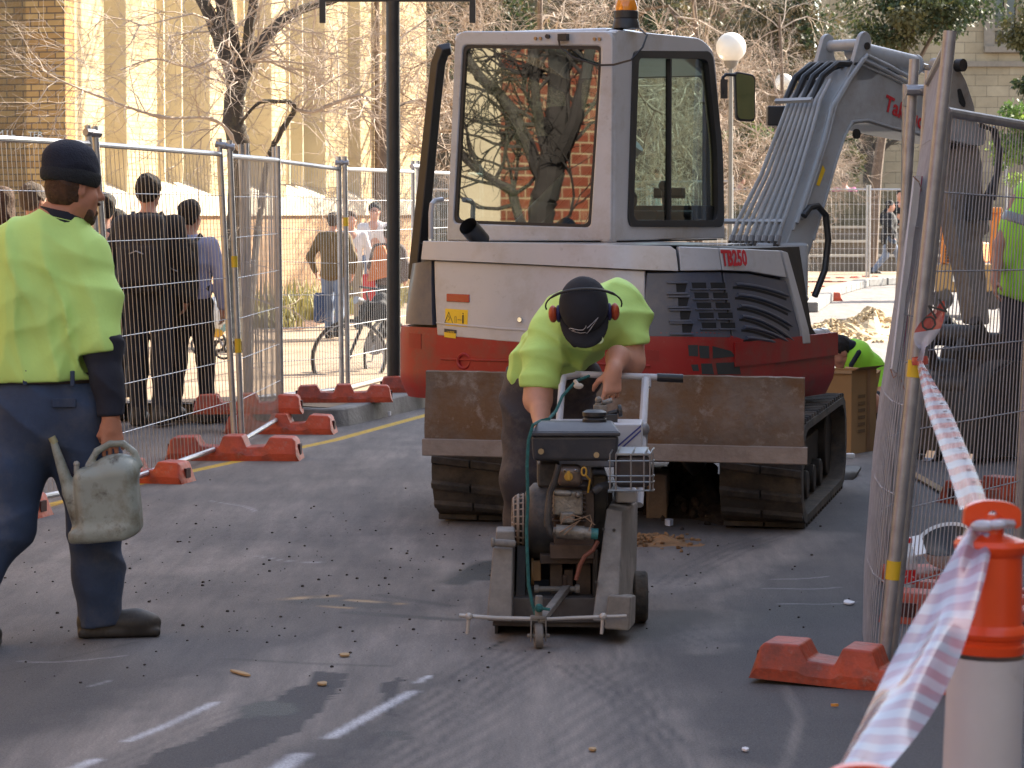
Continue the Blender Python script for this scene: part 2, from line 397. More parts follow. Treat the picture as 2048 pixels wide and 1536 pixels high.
def road_material():
    m = bpy.data.materials.new('asphalt'); m.use_nodes = True; nt = m.node_tree; N = nt.nodes; L = nt.links; b = N['Principled BSDF']
    tc = N.new('ShaderNodeTexCoord')
    def noise(s, d=8, r=.6, mp=None):
        n = N.new('ShaderNodeTexNoise'); n.inputs['Scale'].default_value = s; n.inputs['Detail'].default_value = d; n.inputs['Roughness'].default_value = r
        if mp:
            q = N.new('ShaderNodeMapping'); q.inputs['Rotation'].default_value = (0, 0, mp[0]); q.inputs['Scale'].default_value = mp[1]
            L.new(tc.outputs['Object'], q.inputs[0]); L.new(q.outputs[0], n.inputs['Vector'])
        else: L.new(tc.outputs['Object'], n.inputs['Vector'])
        return n.outputs['Fac']
    def ramp(x, a, c, v0=0, v1=1):
        r = N.new('ShaderNodeMapRange'); r.inputs[1].default_value = a; r.inputs[2].default_value = c; r.inputs[3].default_value = v0; r.inputs[4].default_value = v1; L.new(x, r.inputs[0]); return r.outputs[0]
    def mix(f, c1, c2):
        x = N.new('ShaderNodeMixRGB')
        L.new(f, x.inputs[0]) if not isinstance(f, float) else setattr(x.inputs[0], 'default_value', f)
        for i, c in ((1, c1), (2, c2)):
            if isinstance(c, tuple): x.inputs[i].default_value = (*c, 1)
            else: L.new(c, x.inputs[i])
        return x.outputs[0]
    def math_(op, a, c):
        x = N.new('ShaderNodeMath'); x.operation = op
        for i, q in ((0, a), (1, c)):
            if isinstance(q, (int, float)): x.inputs[i].default_value = q
            else: L.new(q, x.inputs[i])
        x.use_clamp = True; return x.outputs[0]
    def attr(n): a = N.new('ShaderNodeAttribute'); a.attribute_name = n; return a.outputs['Fac']
    vor = N.new('ShaderNodeTexVoronoi'); vor.inputs['Scale'].default_value = 110; L.new(tc.outputs['Object'], vor.inputs['Vector'])
    grain = ramp(vor.outputs['Color'], 0, 1)
    base = mix(ramp(noise(1.3), .35, .65), (.040, .043, .053), (.062, .062, .070))
    base = mix(math_('MULTIPLY', ramp(noise(210, 2), .42, .72), .65), base, (.12, .115, .11))
    base = mix(math_('MULTIPLY', ramp(noise(45, 5), .5, .75), .35), base, (.018, .018, .021))
    # fine pale dust: attribute x broken-up streak noise
    st = noise(9, 7, .7, (R(-20), (1, .13, 1)))
    st2 = noise(5, 6, .65, (R(35), (1, .1, 1)))
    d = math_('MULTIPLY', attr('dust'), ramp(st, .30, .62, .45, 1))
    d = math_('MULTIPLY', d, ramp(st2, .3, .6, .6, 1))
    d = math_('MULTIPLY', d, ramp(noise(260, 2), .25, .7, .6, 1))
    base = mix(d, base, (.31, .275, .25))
    soil = math_('MULTIPLY', attr('soil'), ramp(noise(38, 6, .75), .52, .66))
    base = mix(soil, base, (.045, .026, .016))
    base = mix(attr('stain'), base, (.012, .0115, .009))
    base = mix(attr('sand'), base, (.36, .25, .14))
    pw = math_('MULTIPLY', attr('paint'), ramp(noise(90, 5), .25, .55, .35, 1))
    base = mix(pw, base, (.72, .75, .82))
    yl = math_('MULTIPLY', attr('yellow'), ramp(noise(30, 5), .3, .55, .35, 1))
    base = mix(yl, base, (.55, .36, .04))
    sp = N.new('ShaderNodeVectorMath'); sp.operation = 'SCALE'; L.new(base, sp.inputs[0]); L.new(ramp(noise(120, 3, .8), .3, .7, .68, 1.32), sp.inputs['Scale']); base = sp.outputs[0]
    L.new(base, b.inputs['Base Color']); b.inputs['Roughness'].default_value = .82; b.inputs['Specular IOR Level'].default_value = .35
    wet = math_('MULTIPLY', attr('stain'), .35); rr = math_('SUBTRACT', .84, wet); L.new(rr, b.inputs['Roughness'])
    bp = N.new('ShaderNodeBump'); bp.inputs['Strength'].default_value = .8; bp.inputs['Distance'].default_value = .008
    hh = math_('ADD', math_('MULTIPLY', noise(160, 3), .7), math_('MULTIPLY', noise(30, 4), .3)); L.new(hh, bp.inputs['Height']); L.new(bp.outputs[0], b.inputs['Normal'])
    return m
M_road = road_material()
# roads run along direction 15 deg right of the view
RD = Vector((math.sin(R(14.5)), math.cos(R(14.5)), 0)); RN = Vector((RD.y, -RD.x, 0))
def band(X, Y, pts, w0, w1=None, soft=.4, fade=True):
    """painted band through photo-pixel points; widths in metres"""
    w1 = w0 if w1 is None else w1; g = [gp(*p) for p in pts]; best = np.zeros(X.shape); n = len(g) - 1
    for i in range(n):
        d, t = segd(X, Y, g[i], g[i + 1]); w = w0 + (w1 - w0) * (i + t) / n
        best = np.maximum(best, np.clip((w - d) / (w * soft) , 0, 1))
    return best
def a_dust(X, Y):
    w = vnoise(X, Y, 1.6, 3); f = vnoise(X, Y, 6, 4)
    Xw = X + (vnoise(X, Y, 2.2, 5) - .5) * .35; Yw = Y + (vnoise(X, Y, 1.2, 6) - .5) * .7
    d = np.zeros(X.shape)
    d = np.maximum(d, .95 * band(Xw, Yw, [(1000, 1200), (820, 1270), (560, 1360), (300, 1450), (40, 1560)], .34, .42, .75))
    d = np.maximum(d, .82 * band(Xw, Yw, [(1040, 1215), (760, 1310), (420, 1440), (120, 1600)], .50, .60, .45))
    d = np.maximum(d, .85 * band(Xw, Yw, [(1090, 1260), (1110, 1400), (1150, 1600)], .50, .50, .4))
    d = np.maximum(d, .9 * band(Xw, Yw, [(1060, 1290), (950, 1400), (840, 1560)], .30, .30, .7))
    d = np.maximum(d, .95 * band(Xw, Yw, [(1080, 1240), (1130, 1400), (1180, 1560)], .42, .42, .8))
    d = np.maximum(d, .8 * band(Xw, Yw, [(1150, 1330), (1330, 1460), (1480, 1600)], .22, .26, .8))
    d = np.maximum(d, .9 * band(Xw, Yw, [(1000, 1200), (870, 1120), (760, 1080)], .35, .3, .8))
    d = np.maximum(d, .85 * band(Xw, Yw, [(1290, 1180), (1500, 1120), (1640, 1060)], .35, .3, .8))
    d = np.maximum(d, .65 * band(Xw, Yw, [(1560, 1100), (1440, 1200), (1400, 1300)], .12, .14, .8))
    d = np.maximum(d, .6 * band(Xw, Yw, [(1200, 1080), (1260, 1300), (1350, 1500)], .3, .3, .9))
    d = np.maximum(d, .75 * band(Xw, Yw, [(1000, 1240), (1120, 1250), (1280, 1240)], .5, .5, .9))
    d = np.maximum(d, .6 * band(X, Y, [(1540, 1300), (1600, 1440), (1560, 1570)], .03, .03, .8) )
    d = np.maximum(d, .9 * band(Xw, Yw, [(1690, 830), (1690, 980)], .8, .5, .9))
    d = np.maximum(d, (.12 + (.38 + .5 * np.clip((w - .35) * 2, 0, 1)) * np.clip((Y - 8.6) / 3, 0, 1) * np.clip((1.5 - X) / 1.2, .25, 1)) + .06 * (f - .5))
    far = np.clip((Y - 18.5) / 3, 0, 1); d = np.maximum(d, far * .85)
    # darker untouched islands
    for (poly) in ([(640, 1345), (700, 1350), (660, 1400), (560, 1480), (430, 1530), (250, 1560), (330, 1500), (520, 1420)],
                   [(760, 1370), (815, 1350), (800, 1390), (770, 1450)]):
        pg = [gp(*p) for p in poly]; m = inpoly(X + (f - .5) * .08, Y + (w - .5) * .25, pg); d = np.where(m, d * .10, d)
    # tyre tracks : bundles of thin parallel lines
    for pts, offs, lw, a in (([(700, 1580), (880, 1440), (1000, 1340), (1050, 1300)], (-.12, -.07, -.02, .03, .08), .010, .45), ([(1280, 1290), (1290, 1400), (1330, 1560)], (-.06, -.02, .02, .06, .10), .010, .4),
            ([(1150, 1330), (1250, 1400), (1330, 1480), (1380, 1580)], (-.05, 0, .05), .012, .5), ([(1350, 1170), (1450, 1110), (1560, 1070)], (-.10, -.05, 0, .05), .010, .4), ([(200, 1560), (420, 1460), (640, 1380)], (-.1, -.05, 0, .06), .010, .35),
            ([(1180, 1130), (1300, 1230), (1420, 1290)], (-.06, 0, .06), .01, .35)):
        g = [gp(*p) for p in pts]
        for o in offs:
            for i in range(len(g) - 1):
                dx, dy = g[i + 1][0] - g[i][0], g[i + 1][1] - g[i][1]; L_ = math.hypot(dx, dy); nx, ny = dy / L_ * o, -dx / L_ * o
                q, t = segd(X + .01 * np.sin(Y * 7), Y, (g[i][0] + nx, g[i][1] + ny), (g[i + 1][0] + nx, g[i + 1][1] + ny)); d = d * (1 - a * np.clip(1.4 - q / lw, 0, 1) * (.4 + f))
    # tyre streaks dragged through the dust
    s = np.sin((X * 1.0 - Y * .32) * 95 + 5 * w) * .5 + .5
    m = band(X, Y, [(830, 1560), (900, 1430), (1000, 1330)], .25, .2) + band(X, Y, [(1180, 1560), (1240, 1350)], .2)
    return np.clip(d * (1 - .35 * s * np.clip(m, 0, 1)), 0, 1)
def a_paint(X, Y):
    p = np.zeros(X.shape)
    for pts, w in (([(255, 1482), (330, 1452), (430, 1405)], .016), ([(660, 1475), (740, 1430), (825, 1383)], .02), ([(835, 1365), (858, 1352)], .012),
                   ([(545, 1550), (600, 1510)], .03), ([(130, 1545), (190, 1520)], .02)):
        g = [gp(*q) for q in pts]
        for i in range(len(g) - 1):
            d, t = segd(X, Y, g[i], g[i + 1]); p = np.maximum(p, .62 * np.clip(1.5 - d / w, 0, 1) * (.35 + 1.1 * vnoise(X, Y, 7, 44)))
    for pts in ([(430, 1000), (520, 1025)], [(500, 1112), (650, 1125)], [(40, 1322), (230, 1315)], [(160, 1375), (215, 1365)], [(1540, 1180), (1690, 1172)], [(1560, 1210), (1700, 1202)], [(1540, 1160), (1640, 1150)]):
        d, t = segd(X + .03 * np.sin(Y * 9), Y + .05 * np.sin(X * 11), gp(*pts[0]), gp(*pts[1])); p = np.maximum(p, .22 * np.clip(1.2 - d / .012, 0, 1))
    return p
def a_yellow(X, Y):
    g = [gp(*q) for q in ((60, 1022), (105, 1008), (370, 945), (670, 880), (860, 828), (960, 805))]; p = np.zeros(X.shape)
    for i in range(len(g) - 1):
        d, t = segd(X, Y, g[i], g[i + 1]); p = np.maximum(p, np.clip((.045 - d) / .01, 0, 1))
    return p
def a_stain(X, Y):
    p = np.zeros(X.shape)
    for (px, py, rx, ry) in ((545, 1418, .105, .16), (495, 1433, .03, .05), (785, 1468, .05, .05), (810, 1477, .02, .03)):
        c = gp(px, py); q = ((X - c[0]) / rx) ** 2 + ((Y - c[1]) / ry) ** 2; p = np.maximum(p, np.clip(2.2 - 2.2 * q + (vnoise(X, Y, 18, 9) - .5) * 1.4, 0, .95))
    f = vnoise(X, Y, 9, 12)
    for pts, w, a in (([(700, 1225), (800, 1232), (920, 1240)], .035, .75), ([(460, 1318), (640, 1328), (770, 1332)], .02, .5), ([(620, 1200), (750, 1210)], .10, .6), ([(760, 1190), (900, 1212)], .03, .5),
                    ([(1090, 1255), (1240, 1275), (1370, 1230)], .12, .7), ([(910, 1165), (985, 1125)], .07, .95), ([(975, 1300), (1010, 1280)], .008, 1),
                    ([(1300, 1225), (1420, 1235)], .06, .5), ([(1500, 1240), (1700, 1215)], .22, .35), ([(860, 1350), (830, 1400)], .02, .3), ([(0, 1345), (270, 1285)], .008, .5)):
        g = [gp(*q) for q in pts]
        for i in range(len(g) - 1):
            d, t = segd(X, Y, g[i], g[i + 1]); p = np.maximum(p, a * np.clip((1.6 - d / w) * (.45 + f * 1.1) , 0, 1) ** 1.5)
    pg = [gp(*q) for q in ((908, 1166), (950, 1138), (990, 1118), (990, 1162), (940, 1160))]; p = np.where(inpoly(X, Y, pg), .97, p)
    return np.clip(p, 0, 1)
def a_soil(X, Y):
    w = vnoise(X, Y, 1.1, 21)
    m = .6 * np.clip((.9 - X) / 1.2, 0, 1) * np.clip((Y - 9.6) / 1.5, 0, 1) * np.clip((w - .25) * 2.5, 0, 1)
    return np.clip(m * .9 + band(X, Y, [(1230, 1090), (1350, 1080)], .3), 0, 1)
def a_sand(X, Y):
    f = vnoise(X, Y, 14, 33); p = np.zeros(X.shape)
    for pts, w in (([(575, 1198), (660, 1192)], .045), ([(700, 1200), (800, 1208)], .03), ([(640, 1212), (700, 1216)], .02)):
        d, t = segd(X, Y, gp(*pts[0]), gp(*pts[1])); p = np.maximum(p, np.clip(np.clip(1.3 - d / w, 0, 1) * (f * 2.2 - .5), 0, .9))
    return p
ATT = dict(dust=a_dust, paint=a_paint, yellow=a_yellow, stain=a_stain, soil=a_soil, sand=a_sand)
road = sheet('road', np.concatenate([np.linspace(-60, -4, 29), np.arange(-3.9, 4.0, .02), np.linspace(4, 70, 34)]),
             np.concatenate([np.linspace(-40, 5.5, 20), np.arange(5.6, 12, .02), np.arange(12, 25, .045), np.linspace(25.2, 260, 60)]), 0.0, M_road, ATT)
# footpath on the left, with kerb
M_kerb = mat('kerb_concrete', (.20, .195, .19), .85, 0, .18, 5, bump=.5, bscale=35, dirt=((.09, .08, .07), .6, 3, .45))
def pave_mat(name, c1, c2, joint, w, h_, rot, mort=.012):
    m = bpy.data.materials.new(name); m.use_nodes = True; nt = m.node_tree; N = nt.nodes; L = nt.links; b = N['Principled BSDF']
    tc = N.new('ShaderNodeTexCoord'); mp = N.new('ShaderNodeMapping'); mp.inputs['Rotation'].default_value = rot
    L.new(tc.outputs['Object'], mp.inputs[0])
    br = N.new('ShaderNodeTexBrick'); br.inputs['Scale'].default_value = 1; br.inputs['Brick Width'].default_value = w; br.inputs['Row Height'].default_value = h_
    br.inputs['Mortar Size'].default_value = mort; br.inputs['Mortar Smooth'].default_value = .2; br.inputs['Bias'].default_value = 0
    br.inputs['Color1'].default_value = (*c1, 1); br.inputs['Color2'].default_value = (*c2, 1); br.inputs['Mortar'].default_value = (*joint, 1)
    L.new(mp.outputs[0], br.inputs['Vector'])
    n = N.new('ShaderNodeTexNoise'); n.inputs['Scale'].default_value = 1.2 / max(h_, .1); n.inputs['Detail'].default_value = 8; L.new(tc.outputs['Object'], n.inputs['Vector'])
    mr = N.new('ShaderNodeMapRange'); mr.inputs[1].default_value = .3; mr.inputs[2].default_value = .7; mr.inputs[3].default_value = .72; mr.inputs[4].default_value = 1.15; L.new(n.outputs['Fac'], mr.inputs[0])
    mx = N.new('ShaderNodeVectorMath'); mx.operation = 'SCALE'; L.new(br.outputs['Color'], mx.inputs[0]); L.new(mr.outputs[0], mx.inputs['Scale'])
    L.new(mx.outputs[0], b.inputs['Base Color']); b.inputs['Roughness'].default_value = .88; b.inputs['Specular IOR Level'].default_value = .25
    bp = N.new('ShaderNodeBump'); bp.inputs['Strength'].default_value = .5; bp.inputs['Distance'].default_value = .01
    iv = N.new('ShaderNodeMath'); iv.operation = 'SUBTRACT'; iv.inputs[0].default_value = 1; L.new(br.outputs['Fac'], iv.inputs[1]); L.new(iv.outputs[0], bp.inputs['Height']); L.new(bp.outputs[0], b.inputs['Normal'])
    MATS[name] = m; return m
M_path = pave_mat('footpath_concrete', (.30, .215, .145), (.34, .25, .17), (.16, .12, .09), 1.4, 1.4, (0, 0, R(14.5)))
KP = [(-40, 21.6), (-6, 20.9), (-3.2, 20.55), (-2.2, 20.35), (-1.75, 20.15), (-1.48, 19.92), (-1.33, 19.85), (-1.22, 19.95), (-1.13, 20.25), (-.66, 22.1), (.22, 25.9), (1.3, 31), (1.95, 40), (3.3, 60)]
def path_mesh():
    P = catmull_pts(KP, 6); b = MB()
    for i in range(len(P) - 1):
        a, c_ = P[i], P[i + 1]; d = Vector((c_[0] - a[0], c_[1] - a[1], 0))
    inner = offset_line(P, .15)
    b.add([(p[0], p[1], .13) for p in inner] + [(-40, 60, .13)], [tuple(range(len(inner) + 1))])
    o = b.build('footpath', M_path, smooth=False); o['kind'] = 'structure'
    k = MB(); pr = [(.152, .128), (.012, .131), (.0, .12), (-.02, .0), (-.02, -.05)]
    rows = [offset_line(P, q[0]) for q in pr]
    k.grid([[Vector((rows[j][i][0], rows[j][i][1], pr[j][1])) for j in range(len(pr))] for i in range(len(P))])
    kk = k.build('kerb', M_kerb, smooth=True); kk['kind'] = 'structure'
def catmull_pts(P, n):
    out = []
    for i in range(len(P) - 1):
        a, b_, c_, d_ = (np.array(P[max(i - 1, 0)], float), np.array(P[i], float), np.array(P[i + 1], float), np.array(P[min(i + 2, len(P) - 1)], float))
        for k in range(n):
            t = k / n; out.append(.5 * (2 * b_ + (c_ - a) * t + (2 * a - 5 * b_ + 4 * c_ - d_) * t * t + (3 * b_ - a - 3 * c_ + d_) * t ** 3))
    out.append(np.array(P[-1], float)); return np.array(out)
def offset_line(P, o):       # towards the left of travel (inside the footpath)
    D = np.gradient(P, axis=0); N_ = np.stack([-D[:, 1], D[:, 0]], 1); N_ /= np.linalg.norm(N_, axis=1)[:, None]; return P + N_ * o
path_mesh()
# ---------------- brick / stone walls ----------------
def wall_mat(name, c1, c2, joint, w, h_, mort=.01, var=.25, rough=.9, bias=0.0, vs=1.2, off=.5):
    m = bpy.data.materials.new(name); m.use_nodes = True; nt = m.node_tree; N = nt.nodes; L = nt.links; b = N['Principled BSDF']
    tc = N.new('ShaderNodeTexCoord'); sp = N.new('ShaderNodeSeparateXYZ'); L.new(tc.outputs['Object'], sp.inputs[0])
    ad = N.new('ShaderNodeMath'); L.new(sp.outputs[0], ad.inputs[0]); L.new(sp.outputs[1], ad.inputs[1])
    cb = N.new('ShaderNodeCombineXYZ'); L.new(ad.outputs[0], cb.inputs[0]); L.new(sp.outputs[2], cb.inputs[1])
    br = N.new('ShaderNodeTexBrick'); br.offset = off; br.inputs['Scale'].default_value = 1; br.inputs['Brick Width'].default_value = w; br.inputs['Row Height'].default_value = h_
    br.inputs['Mortar Size'].default_value = mort; br.inputs['Mortar Smooth'].default_value = .3; br.inputs['Bias'].default_value = bias
    br.inputs['Color1'].default_value = (*c1, 1); br.inputs['Color2'].default_value = (*c2, 1); br.inputs['Mortar'].default_value = (*joint, 1)
    L.new(cb.outputs[0], br.inputs['Vector'])
    n = N.new('ShaderNodeTexNoise'); n.inputs['Scale'].default_value = vs; n.inputs['Detail'].default_value = 9; n.inputs['Roughness'].default_value = .7; L.new(tc.outputs['Object'], n.inputs['Vector'])
    mr = N.new('ShaderNodeMapRange'); mr.inputs[1].default_value = .3; mr.inputs[2].default_value = .7; mr.inputs[3].default_value = 1 - var; mr.inputs[4].default_value = 1 + var * .6; L.new(n.outputs['Fac'], mr.inputs[0])
    mx = N.new('ShaderNodeVectorMath'); mx.operation = 'SCALE'; L.new(br.outputs['Color'], mx.inputs[0]); L.new(mr.outputs[0], mx.inputs['Scale'])
    L.new(mx.outputs[0], b.inputs['Base Color']); b.inputs['Roughness'].default_value = rough; b.inputs['Specular IOR Level'].default_value = .2
    bp = N.new('ShaderNodeBump'); bp.inputs['Strength'].default_value = .6; bp.inputs['Distance'].default_value = .012
    iv = N.new('ShaderNodeMath'); iv.operation = 'SUBTRACT'; iv.inputs[0].default_value = 1; L.new(br.outputs['Fac'], iv.inputs[1]); L.new(iv.outputs[0], bp.inputs['Height']); L.new(bp.outputs[0], b.inputs['Normal'])
    MATS[name] = m; return m
M_tanbrick = wall_mat('tan_brick', (.52, .33, .13), (.38, .21, .075), (.16, .11, .07), .24, .086, .010, .22)
M_sunbrick = wall_mat('sunlit_brick', (.60, .47, .28), (.52, .38, .20), (.36, .27, .17), .24, .086, .008, .15)  # same brick as the end wall, coloured paler for its sunlit face
M_salmon = wall_mat('salmon_brick', (.50, .33, .20), (.44, .27, .15), (.36, .25, .16), .24, .086, .008, .2)
M_cream = mat('cream_panel', (.52, .45, .31), .8, 0, .07, .8, dirt=((.34, .28, .18), .4, 1.5, .5))
M_sill = mat('pale_concrete', (.55, .48, .37), .85, 0, .1, 3)
M_sand = wall_mat('sandstone', (.40, .31, .20), (.33, .25, .155), (.22, .17, .11), .75, .36, .012, .25, off=.5)
M_redstone = wall_mat('red_brick', (.19, .050, .026), (.14, .036, .020), (.32, .25, .15), .27, .105, .010, .3)
M_dglass = mat('window_glass', (.03, .035, .04), .08, 0, .3, 2, spec=.8)
# left building; local x runs along the street wall, +y into the building
BL = empty('brick_building', (-6.0, 37.0, 0), 'tan brick building with tall cream window bays behind the left fence', 'building', rz=math.atan2(.961, .276))
BM = wmat(BL)
REC = [(1.25, 2.0, 1), (3.07, 5.08, 3), (6.2, 7.68, 2), (8.33, 10.2, 3), (11.35, 12.0, 1), (13.2, 13.45, 0)]
H = 10.0
w = MB(BM); w.box((7.9, 6.5, H / 2), (15.8, 11.9, H)); core = w.build('inner_wall', M_cream, BL, smooth=False)
end = MB(BM); end.box((.15, 5.2, H / 2), (.30, 10.44, H)); end.build('end_wall', M_tanbrick, BL, smooth=False)
pw = MB(BM); x = 0.302
for (a, c, nf) in REC + [(15.8, 15.8, 0)]:
    if a - x > .02: pw.box(((x + a) / 2, .27, H / 2 + .9), (a - x, .58, H - 1.8))
    x = c
pw.build('brick_pier', M_sunbrick, BL, smooth=False)
bs = MB(BM); bs.box((8.06, .27, .75), (15.5, .56, 1.5)); bs.build('base_wall', M_salmon, BL, smooth=False)
sb = MB(BM); sb.box((8.06, .25, 1.65), (15.5, .62, .297)); sb.build('sill_band', M_sill, BL, smooth=False)
for (a, c, nf) in REC:
    s_ = MB(BM); s_.prism([(-.02, 1.79), (.55, 1.79), (.55, 2.12), (-.02, 1.83)], a + .003, c - .003, Matrix(((0, 0, 1, 0), (1, 0, 0, 0), (0, 1, 0, 0), (0, 0, 0, 1))))
    s_.build('window_sill', M_sill, BL, smooth=False)
    jb = MB(BM); jb.box((c - .006, .265, H / 2 + .9), (.010, .56, H - 1.8)); jb.build('recess_jamb', M_cream, BL, smooth=False)
    if nf:
        fb = MB(BM)
        for i in range(1, nf): xx = a + (c - a) * i / nf; fb.box((xx, .33, H / 2 + 1), (.045, .36, H - 2.0))
        fb.box((a + .02, .30, H / 2 + 1), (.035, .3, H - 2.0))
        fb.build('window_fin', M_cream, BL, smooth=False)
dp = MB(BM); dp.cyl((12.75, -.08, 0), (12.75, -.08, H), .05, 8); dp.build('drainpipe', mat('pipe_brown', (.16, .11, .07)), BL)
M_letter = mat('letter_metal', (.45, .43, .40), .4, .8)
def wall_text(s, px, py, hpx):
    p = onp(px, py, BM @ Vector((0, 0, 0)), (BM.to_3x3() @ Vector((-1, 0, 0)))); 
    xa = BM.to_3x3() @ Vector((0, -1, 0)); M = frame(p - RD * .02, xa, Vector((0, 0, 1)))
    text(s, hpx * scl(p.y) * 1.38, M, M_letter, BL, 'wall_lettering', .012, 1.15)
wall_text('M I L', -4, 272, 12); wall_text('TER', 58, 275, 12)
# ---------------- trees ----------------
M_barkdark = mat('bark_dark', (.060, .048, .038), .95, 0, .35, 9, bump=1.2, bscale=26, dirt=((.13, .12, .07), .6, 5, .5))
M_twig = mat('bark_pale', (.40, .32, .25), .8, 0, .2, 5)
M_barkmid = mat('bark_brown', (.13, .095, .07), .9, 0, .3, 8, bump=1, bscale=22)
class Tree:
    def __init__(s, seed): s.rng = random.Random(seed); s.big = MB(); s.small = MB()
    def limb(s, pts, r0, r1, n=8, sub=6, wob=.0):
        """smooth path through pts"""
        P = [Vector(p) for p in pts]; out = []
        for i in range(len(P) - 1):
            p0 = P[max(i - 1, 0)]; p1 = P[i]; p2 = P[i + 1]; p3 = P[min(i + 2, len(P) - 1)]
            for k in range(sub):
                t = k / sub; t2, t3 = t * t, t * t * t
                out.append(.5 * ((2 * p1) + (p2 - p0) * t + (2 * p0 - 5 * p1 + 4 * p2 - p3) * t2 + (3 * p1 - p0 - 3 * p2 + p3) * t3))
        out.append(P[-1]); k = len(out)
        rr = [r0 + (r1 - r0) * i / (k - 1) for i in range(k)]
        if wob: rr = [q * (1 + s.rng.uniform(-wob, wob)) for q in rr]; out = [p + Vector((s.rng.gauss(0, 1), s.rng.gauss(0, 1), 0)) * wob * q * .8 for p, q in zip(out, rr)]
        (s.big if r0 > .03 else s.small).tube(out, rr, n)
        return out, rr
    def twig(s, p, d, L, r, lev, bias=Vector((0, 0, .15)), curl=.28, kids=(3, 5)):
        g = s.rng; d = d.normalized(); n = 5 if lev > 0 else 4; pts = [p]; q = p.copy()
        for i in range(n):
            d = (d + Vector((g.gauss(0, curl), g.gauss(0, curl), g.gauss(0, curl))) + bias * .35).normalized(); q = q + d * (L / n); pts.append(q)
        rs = [r * (1 - .7 * i / n) for i in range(n + 1)]
        (s.big if r > .02 else s.small).tube(pts, rs, 5 if r > .012 else 3, caps=False)
        if lev <= 0: return
        for _ in range(g.randint(*kids)):
            t = g.uniform(.25, 1.0) * n; i = min(int(t), n - 1); pp = pts[i].lerp(pts[i + 1], t - i); dd = (pts[i + 1] - pts[i]).normalized()
            u, v = ortho(dd); a = g.uniform(0, 6.28); sp = g.uniform(.45, 1.0)
            s.twig(pp, dd + (u * math.cos(a) + v * math.sin(a)) * sp, L * g.uniform(.45, .75), max(r * g.uniform(.4, .62), .0022), lev - 1, bias, curl, kids)
    def finish(s, name, label, loc, mb, mt, group=None):
        e = empty(name, loc, label, 'tree', group=group)
        if s.big.v: s.big.build('trunk', mb, e)
        if s.small.v: s.small.build('crown', mt, e, smooth=False)
        return e
# tree beside the left fence
YT = 29.5
t = Tree(5); A = lambda px, py, dy=0: at(px, py, YT + dy)
tr, rr = t.limb([gr(478, 705, .13), A(476, 560), A(478, 400), A(478, 300), A(466, 240), A(472, 170), A(462, 100), A(452, 40), A(444, -40), A(438, -160)], .135, .088, 12, 6, .06)
l1, _ = t.limb([A(470, 150), A(448, 100), A(425, 40), A(395, -15), A(330, -110)], .092, .05, 9, 5, .08)
l2, _ = t.limb([A(478, 165, .1), A(505, 110, .2), A(545, 60, .4), (A(600, 20, .6)), A(680, -5, .9), A(780, -60, 1.2)], .085, .03, 8, 5, .08)
l3, _ = t.limb([A(478, 175), A(493, 110), A(500, 40), A(520, -60)], .07, .045, 8, 5, .08)
l4, _ = t.limb([gr(492, 712, .13), A(515, 470, .3), A(535, 330, .3), A(558, 270, .3), A(588, 222, .3), A(580, 205, .2), A(558, 203, .1), A(520, 205, -.1), A(490, 235, -.1), A(478, 262)], .042, .013, 8, 6, .10)
l5, _ = t.limb([A(590, 218, .3), A(625, 224, .2), A(665, 208, .1), A(720, 190, 0), A(740, 205, 0)], .028, .014, 6, 5, .25)
l6, _ = t.limb([A(478, 300, -.2), A(430, 240, -.4), A(330, 235, -.7), A(250, 212, -1.0), A(130, 165, -1.4), A(85, 140, -1.6)], .026, .007, 6, 6, .35)
l7, _ = t.limb([A(470, 140, -.1), A(430, 118, -.4), A(380, 135, -.6), A(310, 118, -.8), A(240, 140, -1)], .022, .007, 6, 6, .35)
g = t.rng
for (pts, n, r) in ((l1, 11, .016), (l2, 24, .016), (l3, 9, .016), (l4, 18, .012), (l5, 26, .012), (l6, 30, .008), (l7, 18, .008), (tr[24:], 13, .014)):
    for _ in range(n):
        i = g.randrange(1, len(pts) - 1); dd = (pts[i + 1] - pts[i]).normalized(); u, v = ortho(dd); a = g.uniform(0, 6.28)
        t.twig(pts[i], dd * .5 + u * math.cos(a) + v * math.sin(a) + Vector((0, 0, -.1)), g.uniform(.5, 1.3), r * g.uniform(.6, 1), 2, Vector((0, 0, -.05)), .25, (3, 5))
t.finish('bare_tree', 'bare dark-trunked tree with forked limbs rising behind the left fence', (tr[0].x, tr[0].y, .13), M_barkdark, M_twig)
# bare trees in the middle distance
def bare(seed, x, y, h, r, label, n1=12, spread=1.0, mat_t=M_twig, lv=3, lean=0.0, lift=1.6):
    t = Tree(seed); g = t.rng
    top = Vector((x + lean, y, h)); tr, _ = t.limb([(x, y, 0), (x + lean * .2, y, h * .25), (x + lean * .5 + .1, y, h * .55), top], r, r * .35, 8, 6, .08)
    for i in range(n1):
        k = g.uniform(.25, 1.0); p = tr[min(int(k * (len(tr) - 1)), len(tr) - 2)]
        a = g.uniform(0, 6.28); d = Vector((math.cos(a), math.sin(a), g.uniform(-.1, .9)))
        t.twig(p, d, h * .33 * spread * g.uniform(.7, 1.3), r * g.uniform(.14, .28), lv, Vector((0, 0, -.1)), .24, (5, 7))
    t.finish('bare_tree', label, (x, y, 0), M_barkmid, mat_t, group='bare winter trees behind the excavator')
bare(11, (925 - 1024) * scl(50), 50, 6.2, .13, 'bare tree with pale drooping twigs left of the excavator cab', 24, .9, lean=.3)
bare(41, (765 - 1024) * scl(40.5), 40.5, 9.0, .10, 'slim bare tree behind the dark post near the brick wall', 12, .45, lean=.1)
bare(43, (1050 - 1024) * scl(54), 54, 6.6, .12, 'bare tree with fine twigs above the rear cab window', 20, .9, lean=.3)
